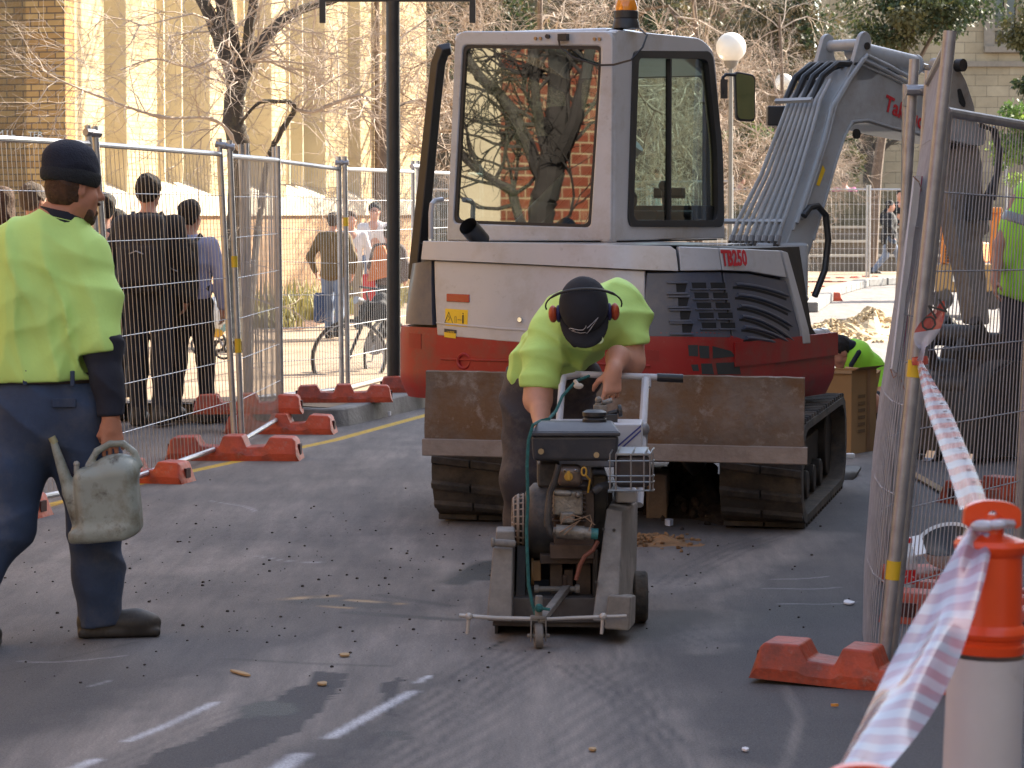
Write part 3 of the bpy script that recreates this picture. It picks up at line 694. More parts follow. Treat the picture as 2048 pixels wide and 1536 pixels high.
bare(23, (1190 - 1024) * scl(46), 46, 6.5, .15, 'thick bare tree with slanting limb rising behind the cab roof', 13, .9, lean=.8)
bare(12, (1400 - 1024) * scl(50), 50, 6.2, .10, 'bare tree whose pale twigs surround the nearer globe lamp', 24, .85, lean=-.2)
bare(31, (1555 - 1024) * scl(57), 57, 5.6, .08, 'small bare tree with bright curling twigs behind the boom', 22, .8)
def leafy(name, label, c, rad, n, leaf, mats, seed, trunk=None, hang=0.0, grp=None, cat='tree', clumps=26):
    g = np.random.RandomState(seed); c = np.array(c, float); rad = np.array(rad, float)
    e = empty(name, (c[0], c[1], 0), label, cat, group=grp)
    cl = g.normal(size=(clumps, 3)); cl /= np.linalg.norm(cl, axis=1)[:, None]; cl = cl * (g.rand(clumps, 1) ** .45) * rad * .85 + c
    cr = g.uniform(.16, .34, clumps) * rad.mean()
    per = n // clumps; V = []; Fq = []; mi = []
    for i in range(clumps):
        d = g.normal(size=(per, 3)); d /= np.linalg.norm(d, axis=1)[:, None]; p = cl[i] + d * (g.rand(per, 1) ** .5) * cr[i] * np.array([1.25, 1.25, .8])
        ax = g.normal(size=(per, 3)) + d * .8; ax[:, 2] -= hang; ax /= np.linalg.norm(ax, axis=1)[:, None]
        b = np.cross(ax, g.normal(size=(per, 3))); b /= np.linalg.norm(b, axis=1)[:, None] + 1e-9
        L_ = leaf * g.uniform(.6, 1.3, (per, 1)); W = L_ * .28
        k0 = len(V) * 0 + sum(len(v) for v in V)
        V.append(np.stack([p, p + ax * L_ * .5 + b * W, p + ax * L_, p + ax * L_ * .5 - b * W], 1).reshape(-1, 3))
        Fq.append(np.arange(k0, k0 + 4 * per).reshape(-1, 4)); mi += [i % len(mats)] * per
    V = np.concatenate(V); Fq = np.concatenate(Fq)
    me = bpy.data.meshes.new('foliage'); V = V - np.array([c[0], c[1], 0]); me.vertices.add(len(V)); me.vertices.foreach_set('co', V.astype(np.float32).ravel())
    me.loops.add(Fq.size); me.loops.foreach_set('vertex_index', Fq.astype(np.int32).ravel()); me.polygons.add(len(Fq)); me.polygons.foreach_set('loop_start', np.arange(0, Fq.size, 4, dtype=np.int32))
    me.update(calc_edges=True)
    for m in mats: me.materials.append(m)
    me.polygons.foreach_set('material_index', np.array(mi, np.int32)); me.update()
    o = bpy.data.objects.new('foliage', me); COL.objects.link(o); o.parent = e
    if trunk:
        tb = Tree(seed); tb.limb([(c[0] + trunk[1], c[1], 0), (c[0] + trunk[1] * .8, c[1], c[2] * .5), (c[0], c[1], c[2])], trunk[0], trunk[0] * .5, 8, 5, .08)
        for i in range(6): tb.limb([(c[0] + trunk[1] * .6, c[1], c[2] * .6), tuple((cl[i] + c) / 2), tuple(cl[i])], trunk[0] * .4, trunk[0] * .1, 6)
        tb.big.v += []; tb.big.build('trunk', M_barkmid, e)
    return e
def leafmat(name, col, tr=.25):
    m = mat(name, col, .6, 0, .35, 1.5); b = m.node_tree.nodes['Principled BSDF']; N = m.node_tree.nodes; L = m.node_tree.links
    t = N.new('ShaderNodeBsdfTranslucent'); t.inputs[0].default_value = (*[min(1, q * 1.5) for q in col], 1); mx = N.new('ShaderNodeMixShader'); mx.inputs[0].default_value = tr
    L.new(b.outputs[0], mx.inputs[1]); L.new(t.outputs[0], mx.inputs[2]); L.new(mx.outputs[0], N['Material Output'].inputs[0]); return m
LD = [leafmat('leaf_dark', (.030, .045, .015)), leafmat('leaf_dark_b', (.05, .06, .02)), leafmat('leaf_olive', (.075, .07, .022))]
LG = [leafmat('leaf_green', (.10, .17, .03)), leafmat('leaf_lime', (.18, .26, .05)), leafmat('leaf_mid', (.06, .11, .025))]
LB = [leafmat('leaf_brown', (.09, .07, .03)), leafmat('leaf_dull', (.06, .06, .03))]
def LP_(px, py, Y): p = at(px, py, Y); return (p.x, p.y, p.z)
leafy('evergreen_tree', 'dark evergreen crown hanging over the top of the excavator boom', LP_(1830, 20, 66), (2.1, 1.6, .95), 9000, .13, LD, 3, hang=.9, trunk=(.16, -1.0), clumps=34)
leafy('evergreen_tree', 'dark hanging foliage at the right edge beside the stone building', LP_(2075, 70, 60), (.65, .8, 1.7), 3500, .13, LD, 4, hang=1.2, trunk=(.12, .6), clumps=20)
leafy('leafy_shrub', 'bright green leafy shrub at the right edge behind the mesh fence', LP_(2045, 290, 50), (.55, .6, .85), 3200, .10, LG, 5, cat='shrub', clumps=26)
leafy('leafy_tree', 'brown green tree mass behind the globe lamps', LP_(1560, 60, 74), (2.6, 1.6, 2.2), 6500, .15, LB + LD[:1], 6, trunk=(.15, 0), clumps=40)
leafy('leafy_tree', 'dark brown tree mass behind the cab roof and beacon', LP_(1290, 20, 76), (2.4, 1.6, 2.0), 6000, .15, LB + LD[:1], 7, trunk=(.16, .2), clumps=40)
leafy('leafy_tree', 'brownish tree mass behind the top of the dark post', LP_(960, 30, 78), (2.5, 1.6, 2.2), 6000, .15, LB + LD[:1], 17, trunk=(.16, .2), clumps=40)
leafy('leafy_shrub', 'glossy dark shrub beside the cab mirror', LP_(1500, 300, 60), (.75, .5, .7), 3500, .09, LD + LG[2:], 8, cat='shrub', clumps=24)
leafy('leafy_shrub', 'bright green shrub between the dark post and the cab', LP_(815, 415, 60), (.32, .3, .2), 900, .09, LG, 9, cat='shrub', clumps=12)
leafy('leafy_shrub', 'dark bush left of the small trunk under the boom', LP_(1705, 320, 76), (.4, .4, .8), 1500, .10, LD, 10, cat='shrub', clumps=12)
# small tree seen under the boom
t = Tree(9); A = lambda px, py, dy=0: at(px, py, 80 + dy)
tr, _ = t.limb([gr(1748, 530), A(1745, 420), A(1740, 350), A(1738, 300), A(1720, 240), A(1715, 170)], .26, .12, 8, 5, .06)
for q in ([(1738, 310), (1765, 270), (1800, 230)], [(1738, 300), (1745, 260), (1755, 200)], [(1736, 320), (1705, 285), (1680, 260)], [(1745, 330), (1775, 290), (1820, 270)]):
    L_, _ = t.limb([A(*p) for p in q], .10, .05, 6, 5, .05)
    for _ in range(8): t.twig(L_[g.randrange(4, len(L_))], Vector((g.gauss(0, 1), g.gauss(0, 1), .8)), 1.0, .02, 2)
t.finish('bare_tree', 'dark forked tree standing before the tan wall under the boom', (tr[0].x, tr[0].y, 0), M_barkdark, M_barkdark)
# grasses in the bed along the brick wall
def grass_clump(px, py, seed, label, w_=.5, h_=.55):
    g = random.Random(seed); c = gr(px, py, .13); b = MB()
    for _ in range(230):
        x = c.x + g.gauss(0, w_ * .5); y = c.y + g.gauss(0, .25); a = g.uniform(0, 6.28); L_ = h_ * g.uniform(.5, 1.1); ln = g.uniform(.1, .6)
        dx, dy = math.cos(a), math.sin(a); wv = .012
        P = [Vector((x + dx * L_ * ln * k * k, y + dy * L_ * ln * k * k, .13 + L_ * (k - .25 * ln * k * k))) for k in (0, .4, .75, 1)]
        s_ = Vector((-dy, dx, 0)) * wv
        b.grid([[P[0] - s_, P[1] - s_, P[2] - s_ * .7, P[3]], [P[0] + s_, P[1] + s_, P[2] + s_ * .7, P[3]]])
    o = b.build('grass_clump', MATS.get('grass_dry') or leafmat('grass_dry', (.24, .21, .07)), smooth=False, origin=(c.x, c.y, .13))
    return tag(o, label, 'plant', 'grass clumps along the brick wall')
for i, (px, py, w_, h_, lb) in enumerate(((592, 640, .5, .6, 'largest grass clump, left of the man in the olive jacket'), (655, 628, .6, .45, 'grass clump just left of the olive jacket'), (730, 615, .5, .5, 'grass clump right of the olive jacket'),
        (782, 605, .4, .42, 'grass clump behind the bicycle handlebars'), (465, 640, .3, .5, 'grass clump behind the tree trunk'), (545, 655, .3, .3, 'low grass tuft beside the moire fence panel'))):
    grass_clump(px, py, 50 + i, lb, w_, h_)
mu = MB(); q = [gr(440, 655, .134), gr(600, 660, .134), gr(735, 622, .134), gr(840, 600, .134), gr(840, 588, .134), gr(700, 590, .134), gr(440, 600, .134)]
mu.add(q, [tuple(range(len(q)))]); o = mu.build('garden_bed', mat('bark_mulch', (.13, .06, .03), .95, 0, .5, 20, bump=1, bscale=25), smooth=False); o['kind'] = 'structure'
# ---------------- right hand stone building and far walls ----------------
YR = 92
def stone():
    x0 = (1640 - 1024) * scl(YR); e = empty('stone_building', (x0 + 4, YR, 0), 'tan sandstone building with a tall sash window beyond the boom', 'building')
    b = MB(); wx0, wx1 = (1983 - 1024) * scl(YR), (2036 - 1024) * scl(YR); wz0 = at(0, 92, YR).z; x1 = x0 + 14; wz1 = wz0 + 2.7
    b.box(((x0 + wx0) / 2, YR + .5, 6), (wx0 - x0, 1, 12)); b.box(((x1 + wx1) / 2, YR + .5, 6), (x1 - wx1, 1, 12))
    b.box(((wx0 + wx1) / 2, YR + .5, wz0 / 2), (wx1 - wx0, 1, wz0)); b.box(((wx0 + wx1) / 2, YR + .5, (wz1 + 12) / 2), (wx1 - wx0, 1, 12 - wz1))
    b.build('wall', M_sand, e, smooth=False)
    d = MB(); d.box(((wx0 + wx1) / 2, YR + .6, (wz0 + wz1) / 2), (wx1 - wx0 - .02, .03, wz1 - wz0 - .02)); wn_ = d.build('window', M_dglass, e, smooth=False)
    f = MB(); tb = .09
    for xx in (wx0 + .05, (wx0 + wx1) / 2, wx1 - .05): f.box((xx, YR + .5, (wz0 + wz1) / 2), (tb, .1, wz1 - wz0 - .01))
    for zz in (wz0 + .05, at(0, 57, YR).z, wz1 - .05): f.box(((wx0 + wx1) / 2, YR + .47, zz), (wx1 - wx0 - .02, .09, tb))
    f.build('frame', mat('window_frame_tan', (.42, .33, .22)), wn_, smooth=False)
    cu = MB(); cu.box(((wx0 + wx1) / 2, YR + .64, (at(0, 57, YR).z + wz1) / 2), (wx1 - wx0 - .1, .02, wz1 - at(0, 57, YR).z)); cu.build('blind', mat('pale_blind', (.42, .46, .48)), wn_, smooth=False)
    s_ = MB(); s_.box(((wx0 + wx1) / 2, YR - .08, wz0 - .12), (wx1 - wx0 + .7, .35, .2)); s_.box(((x0 + x1) / 2, YR - .05, at(0, 128, YR).z), (x1 - x0, .12, .18))
    s_.box((wx0 - .18, YR - .04, (wz0 + wz1) / 2), (.34, .1, wz1 - wz0 + .2)); s_.build('stone_trim', mat('stone_dark', (.24, .19, .14), .9), e, smooth=False)
stone()
def box_thing(name, label, cat, c, d, m, **k):
    b = MB(); b.box(c, d); o = b.build(name, m, smooth=False, origin=(c[0], c[1], c[2] - d[2] / 2), **k); return tag(o, label, cat)
# long shaded building far behind the bare trees
e = empty('stone_building', (1.5, 100, 0), 'long brown stone building in shade behind the bare trees', 'building')
b = MB(); b.box((-1.5, 101, 6), (25, 1, 12)); b.build('wall', wall_mat('brown_stone', (.16, .115, .07), (.12, .085, .05), (.09, .07, .05), .8, .4, .012, .45, vs=.5), e, smooth=False)
M_dw = mat('dark_window', (.02, .022, .025), .2)
for i in range(9):
    wq = MB(); wq.box((-12 + i * 2.7, 100.45, 3.2), (1.0, .12, 3.0)); wq.build('window', M_dw, e, smooth=False)
# terraced seat wall at the end of the street
M_step = mat('seat_stone', (.16, .13, .10), .9, 0, .3, 1.5); M_steptop = mat('seat_top', (.45, .40, .33), .8, 0, .2, 2)
e = empty('terraced_wall', (5.6, 70, 0), 'dark stepped stone seating with pale edges beyond the far fence', 'wall')
for i, z in enumerate((.45, .8, 1.15)):
    b = MB(); b.box((6.0, 68.5 + i * .9, z / 2), (9.6, .88, z)); b.build('step', M_step, e, smooth=False)
    b = MB(); b.box((6.0, 68.03 + i * .9 + .1, z + .03), (9.6, .30, .06)); b.build('edge', M_steptop, e, smooth=False)
b = MB(); b.box((6.0, 72.5, 1.05), (9.6, 2.0, 2.1)); b.build('back_wall', wall_mat('mossy_stone', (.17, .15, .10), (.13, .115, .08), (.08, .07, .05), .6, .3, .012, .3), e, smooth=False)
# ---------------- things behind and beside the camera (seen only as shade and reflections) ----------------
RB = empty('red_brick_building', (-8.2, 9.0, 0), 'red brick building with cream pilaster left of the street, mirrored in the rear cab glass', 'building', rz=math.atan2(RD.y, RD.x))
RM = wmat(RB)
b = MB(RM); b.box((-8.0, .55, 4.2), (16.0, 1, 8.4)); b.build('wall', M_redstone, RB, smooth=False)
b = MB(RM); b.box((.42, .50, 4.2), (.80, 1.1, 8.4)); b.build('pilaster', M_cream, RB, smooth=False)
b = MB(RM); b.box((6.0, .65, 4.2), (10.3, 1, 8.4)); b.build('side_wall', M_tanbrick, RB, smooth=False)
RB2 = empty('sandstone_building', (0, -13, 0), 'sandstone building behind the photographer, outside the view', 'building')
b = MB(); b.box((0, -14, 6), (26, 2, 12)); b.build('wall', M_sand, RB2, smooth=False)
for i in range(6):
    wq = MB(); wq.box((-9 + i * 3.4, -12.99, 4), (1.2, .1, 2.4)); wq.build('window', M_dw, RB2, smooth=False)
e = empty('tall_building', (15, -2, 0), 'tall stone building right of the street, outside the view, shading the road', 'building')
SHY = 29.6; SHH = 12.3
b = MB(); b.box((19.0, (SHY - 4) / 2, SHH / 2), (20, SHY + 4, SHH)); b.build('wall', wall_mat('shade_stone', (.34, .27, .19), (.28, .22, .15), (.2, .16, .11), .7, .34), e, smooth=False)
for i in range(5):
    wq = MB(); wq.box((8.99, 1 + i * 6, 4), (.1, 1.4, 2.4)); wq.build('window', M_dw, e, smooth=False)
# street tree on the left, out of view, mirrored in the cab glass
t = Tree(77); l_ = Vector((.843, -.537, 0)); f_ = Vector((-.80, -.60, 0)); o_ = Vector((-3.55, 11.9, 0))
TRp = lambda px, py, d=0: o_ + l_ * ((px - 1090) / 285.0) + Vector((0, 0, 1.55 + (425 - py) / 285.0)) + f_ * d
tr, _ = t.limb([TRp(1070, 860), TRp(1070, 600), TRp(1072, 440), TRp(1086, 380), TRp(1100, 320)], .085, .10, 10, 6, .05)
for q, r in (([(1088, 400), (1060, 320), (1020, 240), (985, 190), (940, 150), (880, 60)], .055), ([(1100, 330), (1108, 250), (1112, 150), (1105, 60), (1100, -80)], .10), ([(1098, 340), (1075, 260), (1062, 200), (1058, 100)], .05),
             ([(1105, 330), (1140, 260), (1160, 190), (1175, 120), (1185, 20)], .06), ([(1080, 470), (1040, 460), (1015, 400), (1010, 380), (980, 365), (930, 335), (880, 290)], .04)):
    L_, _ = t.limb([TRp(x, y, t.rng.uniform(-.1, .1)) for x, y in q], r, r * .55, 8, 6, .06)
    for _ in range(10): t.twig(L_[t.rng.randrange(3, len(L_))], l_ * t.rng.gauss(0, 1) + f_ * abs(t.rng.gauss(0, .5)) + Vector((0, 0, .5)), .7, .016, 2)
t.finish('bare_tree', 'bare dark street tree on the left, mirrored in the rear cab glass', (o_.x, o_.y, .13), mat('bark_silhouette', (.016, .013, .012), .9, 0, .3, 9), MATS['bark_silhouette'])  # bark coloured near black so the mirrored tree reads as a silhouette
# ---------------- globe lamps ----------------
def globe_lamp(px, py, rpx, Y, label):
    c = at(px, py, Y); r = rpx * scl(Y); e = empty('globe_lamp', (c.x, c.y, 0), label, 'street lamp', group='white globe street lamps')
    g_ = MB(); g_.ball(c, r, 24, 16); g_.build('globe', mat('opal_glass', (.85, .80, .70), .35, 0, .04, 3, trans=.15), e)
    p = MB(); p.tube([(c.x, c.y, 0), (c.x, c.y, .8), (c.x, c.y, c.z - r * 1.3)], [.06, .04, .035], 10); p.lathe([(.04, -r * 1.4), (r * .42, -r * 1.15), (r * .5, -r * .88)], 16, Matrix.Translation(c))
    p.build('pole', mat('lamp_pole', (.20, .19, .17), .5, .5), e)
globe_lamp(1462, 95, 30, 41, 'larger white globe lamp just right of the cab roof')
globe_lamp(1568, 165, 18, 69, 'smaller white globe lamp further off beside the boom pipes')
# tall T-shaped dark post by the bicycle
c = gr(788, 782, .13); YP = c.y; e = empty('dark_post', c, 'tall dark steel post with a T crossbar beside the parked bicycle', 'post')
M_dp = mat('dark_paint', (.03, .028, .027), .45, .2, .2, 6, bump=.15)
zt = at(790, 3, YP).z; b = MB(); b.cyl(c, (c.x, c.y, zt), .055, 18); b.lathe([(.085, 0), (.085, .05), (.06, .07)], 16, Matrix.Translation(c)); b.build('pole', M_dp, e)
b = MB(); xa, xb = at(640, 3, YP).x, at(950, 3, YP).x; b.box(((xa + xb) / 2, c.y, zt + .02), (xb - xa, .045, .045))
for xx in (xa + .02, xb - .02): b.box((xx, c.y, zt - .07), (.05, .05, .20))
b.build('crossbar', M_dp, e, bevel=.006)
# no parking sign
Y = 52; c = at(2013, 340, Y); e = empty('parking_sign', (c.x, Y, 0), 'small white no-parking sign on a thin pole at the far right', 'sign')
b = MB(); b.cyl((c.x, Y, 0), (c.x, Y, at(0, 290, Y).z), .025, 8); b.build('pole', M_galdark, e)
p0 = at(2013, 315, Y); b = MB(); b.box((p0.x, Y - .03, p0.z), (.15, .006, .36)); b.build('sign_plate', mat('sign_white', (.8, .8, .8), .5), e)
M_signred = mat('sign_red', (.55, .03, .03), .5); b = MB(); ring = [Vector((p0.x + .055 * math.cos(a), Y - .04, p0.z + .07 + .055 * math.sin(a))) for a in np.linspace(0, 6.283, 17)[:-1]]
b.tube(ring, .009, 6, closed=True); b.cyl((p0.x - .035, Y - .04, p0.z + .11), (p0.x + .035, Y - .04, p0.z + .03), .008, 6); b.box((p0.x, Y - .037, p0.z - .14), (.11, .004, .03)); b.build('symbol', M_signred, e)
text('P', .09, frame((p0.x - .028, Y - .036, p0.z + .038), (1, 0, 0), (0, 0, 1)), M_black, e, 'letter', .001)
# ---------------- excavator ----------------
M_xw = mat('excavator_white', (.44, .44, .455), .30, 0, .05, 2.5, coat=.5, dirt=((.30, .25, .20), .5, 3.5, .49), dirt2=((.16, .13, .11), .5, 22, .60), bump=.05, bscale=8)
M_xred = mat('excavator_red', (.30, .010, .009), .5, 0, .1, 3, coat=.08, dirt=((.15, .06, .045), .65, 4, .47), dirt2=((.24, .17, .13), .4, 26, .59))
M_xgrey = mat('excavator_slate', (.048, .060, .095), .38, 0, .12, 3, coat=.25, dirt=((.13, .12, .12), .5, 4, .48))
M_xarm = mat('boom_grey', (.33, .345, .36), .42, 0, .10, 3, coat=.2, dirt=((.22, .19, .16), .5, 4, .48), dirt2=((.14, .11, .08), .4, 18, .6))
M_stick = mat('stick_worn', (.26, .235, .21), .55, .1, .2, 4, dirt=((.14, .075, .04), .7, 7, .5), dirt2=((.07, .05, .04), .6, 16, .58))
M_rust = mat('blade_rusty', (.15, .11, .085), .62, .2, .35, 4, dirt=((.13, .062, .022), .9, 3.6, .42), dirt2=((.36, .32, .29), .7, 9, .545), bump=.4, bscale=35)
M_rust2 = mat('blade_edge', (.26, .21, .18), .6, .2, .2, 4, dirt=((.15, .09, .06), .5, 6, .5), bump=.3, bscale=40)
M_darkmet = mat('dark_greasy_metal', (.028, .025, .023), .6, .3, .4, 8, dirt=((.09, .06, .04), .5, 6, .5))
M_chrome = mat('chrome_rod', (.6, .6, .62), .12, 1.0, .05, 4)
M_txtred = mat('decal_red', (.48, .02, .03), .4); M_yel = mat('decal_yellow', (.75, .48, .02), .45); M_decalblack = mat('decal_black', (.03, .03, .03), .5)
def glass(name, tint, refl):
    m = bpy.data.materials.new(name); m.use_nodes = True; N = m.node_tree.nodes; L = m.node_tree.links; N.remove(N['Principled BSDF'])
    t = N.new('ShaderNodeBsdfTransparent'); t.inputs[0].default_value = (*tint, 1); g = N.new('ShaderNodeBsdfGlossy'); g.inputs['Roughness'].default_value = .015; g.inputs[0].default_value = (.95, .95, .92, 1)
    lw = N.new('ShaderNodeFresnel'); lw.inputs[0].default_value = 1.5; ad = N.new('ShaderNodeMath'); ad.inputs[1].default_value = refl; ad.use_clamp = True; L.new(lw.outputs[0], ad.inputs[0])
    mx = N.new('ShaderNodeMixShader'); L.new(ad.outputs[0], mx.inputs[0]); L.new(t.outputs[0], mx.inputs[1]); L.new(g.outputs[0], mx.inputs[2]); L.new(mx.outputs[0], N['Material Output'].inputs[0]); return m
M_glassR = glass('tinted_cab_glass', (.22, .24, .21), .30); M_glassS = glass('clear_cab_glass', (.62, .76, .72), .05)
XC = Vector((.62, 14.6, 0)); TH = R(27); ax = Vector((math.sin(TH), math.cos(TH), 0)); rx = Vector((math.cos(TH), -math.sin(TH), 0))
UM = frame(XC, rx, ax); UI = UM.inverted()
XV = empty('excavator', (.72, 14.65, 0), 'white and red tracked excavator with rusty blade facing us and boom reaching right', 'excavator', rz=-TH)
def rpoly(pts, rad, n=5):
    out = []; k = len(pts)
    for i in range(k):
        p = Vector(pts[i]); a = Vector(pts[i - 1]) - p; b = Vector(pts[(i + 1) % k]) - p
        r = rad[i] if isinstance(rad, (list, tuple)) else rad; r = min(r, a.length * .45, b.length * .45)
        A_ = p + a.normalized() * r; B_ = p + b.normalized() * r
        for j in range(n + 1):
            t = j / n; out.append(A_ * (1 - t) ** 2 + p * 2 * t * (1 - t) + B_ * t * t)
    return out
def ring_panel(b, outer, inner, M, z0, z1):
    k = len(outer); vs = [Vector((p.x, p.y, z)) for z in (z0, z1) for loop in (outer, inner) for p in loop]
    fs = []
    for i in range(k):
        j = (i + 1) % k
        fs += [(i, j, k + j, k + i), (2 * k + j, 2 * k + i, 3 * k + i, 3 * k + j), (j, i, 2 * k + i, 2 * k + j), (k + i, k + j, 3 * k + j, 3 * k + i)]
    b.add(vs, fs, M)
# local 2D frames: rear plane (x=u, y=z, extrude +v), side plane (x=v, y=z, extrude -u)
UC, VC, UL, VF = -.035, -.13, -1.01, 1.41
MR = UM @ Matrix(((1, 0, 0, 0), (0, 0, 1, VC), (0, 1, 0, 0), (0, 0, 0, 1)))
MSd = UM @ Matrix(((0, 0, -1, UC), (1, 0, 0, 0), (0, 1, 0, 0), (0, 0, 0, 1)))
def rp(px, py): q = UI @ onp(px, py, UM @ Vector((0, VC, 0)), ax); return Vector((q.x, q.z))
def sp_(px, py): q = UI @ onp(px, py, UM @ Vector((UC, 0, 0)), rx); return Vector((q.y, q.z))
# cab shell
cab = MB()
ro = [rp(893, 482), rp(1222, 482), rp(1226, 62), rp(910, 62)]
ri = [rp(906, 446), rp(1180, 455), rp(1203, 92), rp(925, 90)]
ring_panel(cab, rpoly(ro, [.01, .01, .05, .07]), rpoly(ri, .035), MR, 0, .06)
so = [Vector((VC + .04, 1.40)), Vector((VF, 1.40)), sp_(1446, 300), sp_(1430, 104), sp_(1404, 76), Vector((VC + .04, sp_(1240, 60).y))]
si = [sp_(1260, 445), sp_(1440, 445), sp_(1438, 300), sp_(1418, 118), sp_(1412, 112), sp_(1272, 110)]
ring_panel(cab, rpoly(so, [.01, .01, .1, .08, .15, .03]), rpoly(si, [.05, .05, .1, .03, .03, .05]), MSd, 0, .06)
ZT = sp_(1240, 60).y
cab.cyl(UM @ Vector((UC - .045, VC + .045, 1.39)), UM @ Vector((UC - .045, VC + .045, ZT - .01)), .0455, 20)
cabo = cab.build('cab', M_xw, XV, bevel=.012, angle=30)
# left side, front frame and roof
fr = MB(); LM = UM @ Matrix(((0, 0, 1, UL), (1, 0, 0, 0), (0, 1, 0, 0), (0, 0, 0, 1)))
lo_ = [Vector((VC + .06, 1.40)), Vector((VF, 1.40)), Vector((VF, 2.3)), Vector((VC + .06, 2.5))]
li_ = [Vector((VC + .12, 1.52)), Vector((VF - .07, 1.52)), Vector((VF - .10, 2.25)), Vector((VC + .12, 2.42))]
ring_panel(fr, rpoly(lo_, .03), rpoly(li_, .05), LM, 0, .05)
FM = UM @ Matrix(((1, 0, 0, 0), (0, 0, 1, VF - .06), (0, 1, 0, 0), (0, 0, 0, 1)))
ring_panel(fr, rpoly([Vector((UL, 1.40)), Vector((UC - .06, 1.4)), Vector((UC - .06, 2.4)), Vector((UL, 2.4))], .03), rpoly([Vector((UL + .06, 1.45)), Vector((UC - .12, 1.45)), Vector((UC - .12, 2.33)), Vector((UL + .06, 2.33))], .05), FM, 0, .05)
fr.box(((UL + UC) / 2, (VC + VF) / 2 + .1, 1.405), (UC - UL - .1, VF - VC - .2, .03), UM)
fr.build('inner_frame', M_black, cabo)
rf = MB(); prof = [(VC + .02, ZT - .04), (VC + .05, ZT + .012), (.3, ZT + .02), (.9, ZT - .005), (1.18, ZT - .06), (1.33, ZT - .16), (1.25, ZT - .18), (.9, ZT - .08)]
rf.prism([(p[0], p[1]) for p in prof], .055, UC - UL - .01, MSd @ Matrix.Translation((0, 0, 0)))
rf.build('roof', M_xw, cabo, bevel=.02)
# rubber seals and glass
rs = MB(); ring_panel(rs, rpoly([p + (Vector((0, 0))) for p in ri], .035), rpoly([Vector((p.x + (.016 if i in (0, 3) else -.016), p.y + (.016 if i < 2 else -.016))) for i, p in enumerate(ri)], .035), MR, .012, .04)
rs.build('window_seal', M_black, cabo)
ss = MB(); s2 = [sp_(1254, 454), sp_(1447, 454), sp_(1444, 300), sp_(1424, 112), sp_(1416, 102), sp_(1265, 101)]; s3 = [sp_(1265, 440), sp_(1434, 440), sp_(1432, 300), sp_(1414, 124), sp_(1406, 118), sp_(1276, 116)]
ring_panel(ss, rpoly(s2, [.07, .07, .1, .04, .04, .05]), rpoly(s3, [.06, .06, .1, .03, .03, .04]), MSd, -.008, .03)
a_, b_ = sp_(1344, 118), sp_(1338, 440); ss.box(((a_.x + b_.x) / 2, (a_.y + b_.y) / 2, .012), (.022, a_.y - b_.y, .03), MSd)
ss.build('window_frame', M_black, cabo, bevel=.003)
def pane(poly, M, z, m, name='window_glass'):
    b = MB(); b.add([Vector((p.x, p.y, z)) for p in poly], [tuple(range(len(poly)))], M); return b.build(name, m, cabo, smooth=False)
pane(rpoly(ri, .035), MR, .025, M_glassR); pane(rpoly(s3, .05), MSd, .015, M_glassS)
pane(rpoly(li_, .05), LM, .02, M_glassS); pane(rpoly([Vector((UL + .06, 1.45)), Vector((UC - .12, 1.45)), Vector((UC - .12, 2.33)), Vector((UL + .06, 2.33))], .05), FM, .03, M_glassS)
# cab inside: seat, folded front window with struts, levers, console
b = MB(); b.box((-.52, .55, 1.62), (.46, .46, .12), UM); b.box((-.52, .32, 1.80), (.44, .12, .34), UM); b.box((-.52, .28, 2.05), (.24, .09, .16), UM); st = b.build('seat', mat('seat_cloth', (.03, .03, .032), .9), XV, bevel=.05, seg=3)
b = MB(); b.box((-.14, .75, 1.50), (.16, .5, .12), UM); b.box((-.30, 1.22, 1.52), (.5, .12, .14), UM); b.tube([UM @ Vector((-.2, .95, 1.45)), UM @ Vector((-.2, .9, 1.68))], .014, 8); b.ball((-.2, .9, 1.7), .03, 10, 6, UM); b.box((-.25, 1.1, 1.66), (.18, .05, .06), UM); b.build('console', M_black, XV, bevel=.015)
b = MB(); b.tube([UM @ Vector((-.78, .25, 1.45)), UM @ Vector((-.16, .30, 2.02))], .055, 14); b.tube([UM @ Vector((-.66, .32, 1.44)), UM @ Vector((-.12, .36, 1.92))], .05, 14); b.build('folded_window_strut', mat('pale_strut', (.62, .66, .68), .35, .2), XV)
# black door frame latched back on the left, grab rail, exhaust, bolts, cable
b = MB(); YD = 15.25
pth = [(902, 98), (886, 100), (876, 128), (868, 200), (855, 330), (838, 500), (832, 560)]
P = [at(x, y, YD) for x, y in pth]
b.tube(P, [.04, .045, .045, .045, .047, .05, .05], 4); q = [at(858, 330, YD), at(880, 470, YD)]; b.build('door_edge', M_black, XV, bevel=.01)
b = MB(); b.tube([at(862, 478, 14.75), at(862, 425, 14.75), at(864, 408, 14.75), at(870, 401, 14.78), at(884, 399, 14.85)], .014, 10); b.build('grab_rail', M_xw, XV)
b = MB(); e0 = at(962, 482, 14.35); e1 = at(936, 452, 14.25); b.tube([e0, e1], .050, 20, caps=False); b.tube([e0, e1], .043, 20, caps=False); b.lathe([(.0, 0), (.043, 0)], 16, frame(e0.lerp(e1, .3), *(lambda u: (u[0], u[1]))(ortho(e1 - e0)))); b.build('exhaust_pipe', M_black, XV)
for px, py in ((1072, 77), (1082, 77), (1190, 78), (1200, 78)): b = MB(); p = rp(px, py); b.cyl(MR @ Vector((p.x, p.y, .002)), MR @ Vector((p.x, p.y, -.012)), .009, 8); b.build('bolt', mat('brass_bolt', (.35, .25, .15), .4, .8), cabo)
b = MB(); p = rp(1130, 75); b.box((p.x, p.y, -.02), (.05, .035, .04), MR); p = rp(1097, 73); b.cyl(MR @ Vector((p.x, p.y, 0)), MR @ Vector((p.x, p.y, -.02)), .012, 10)
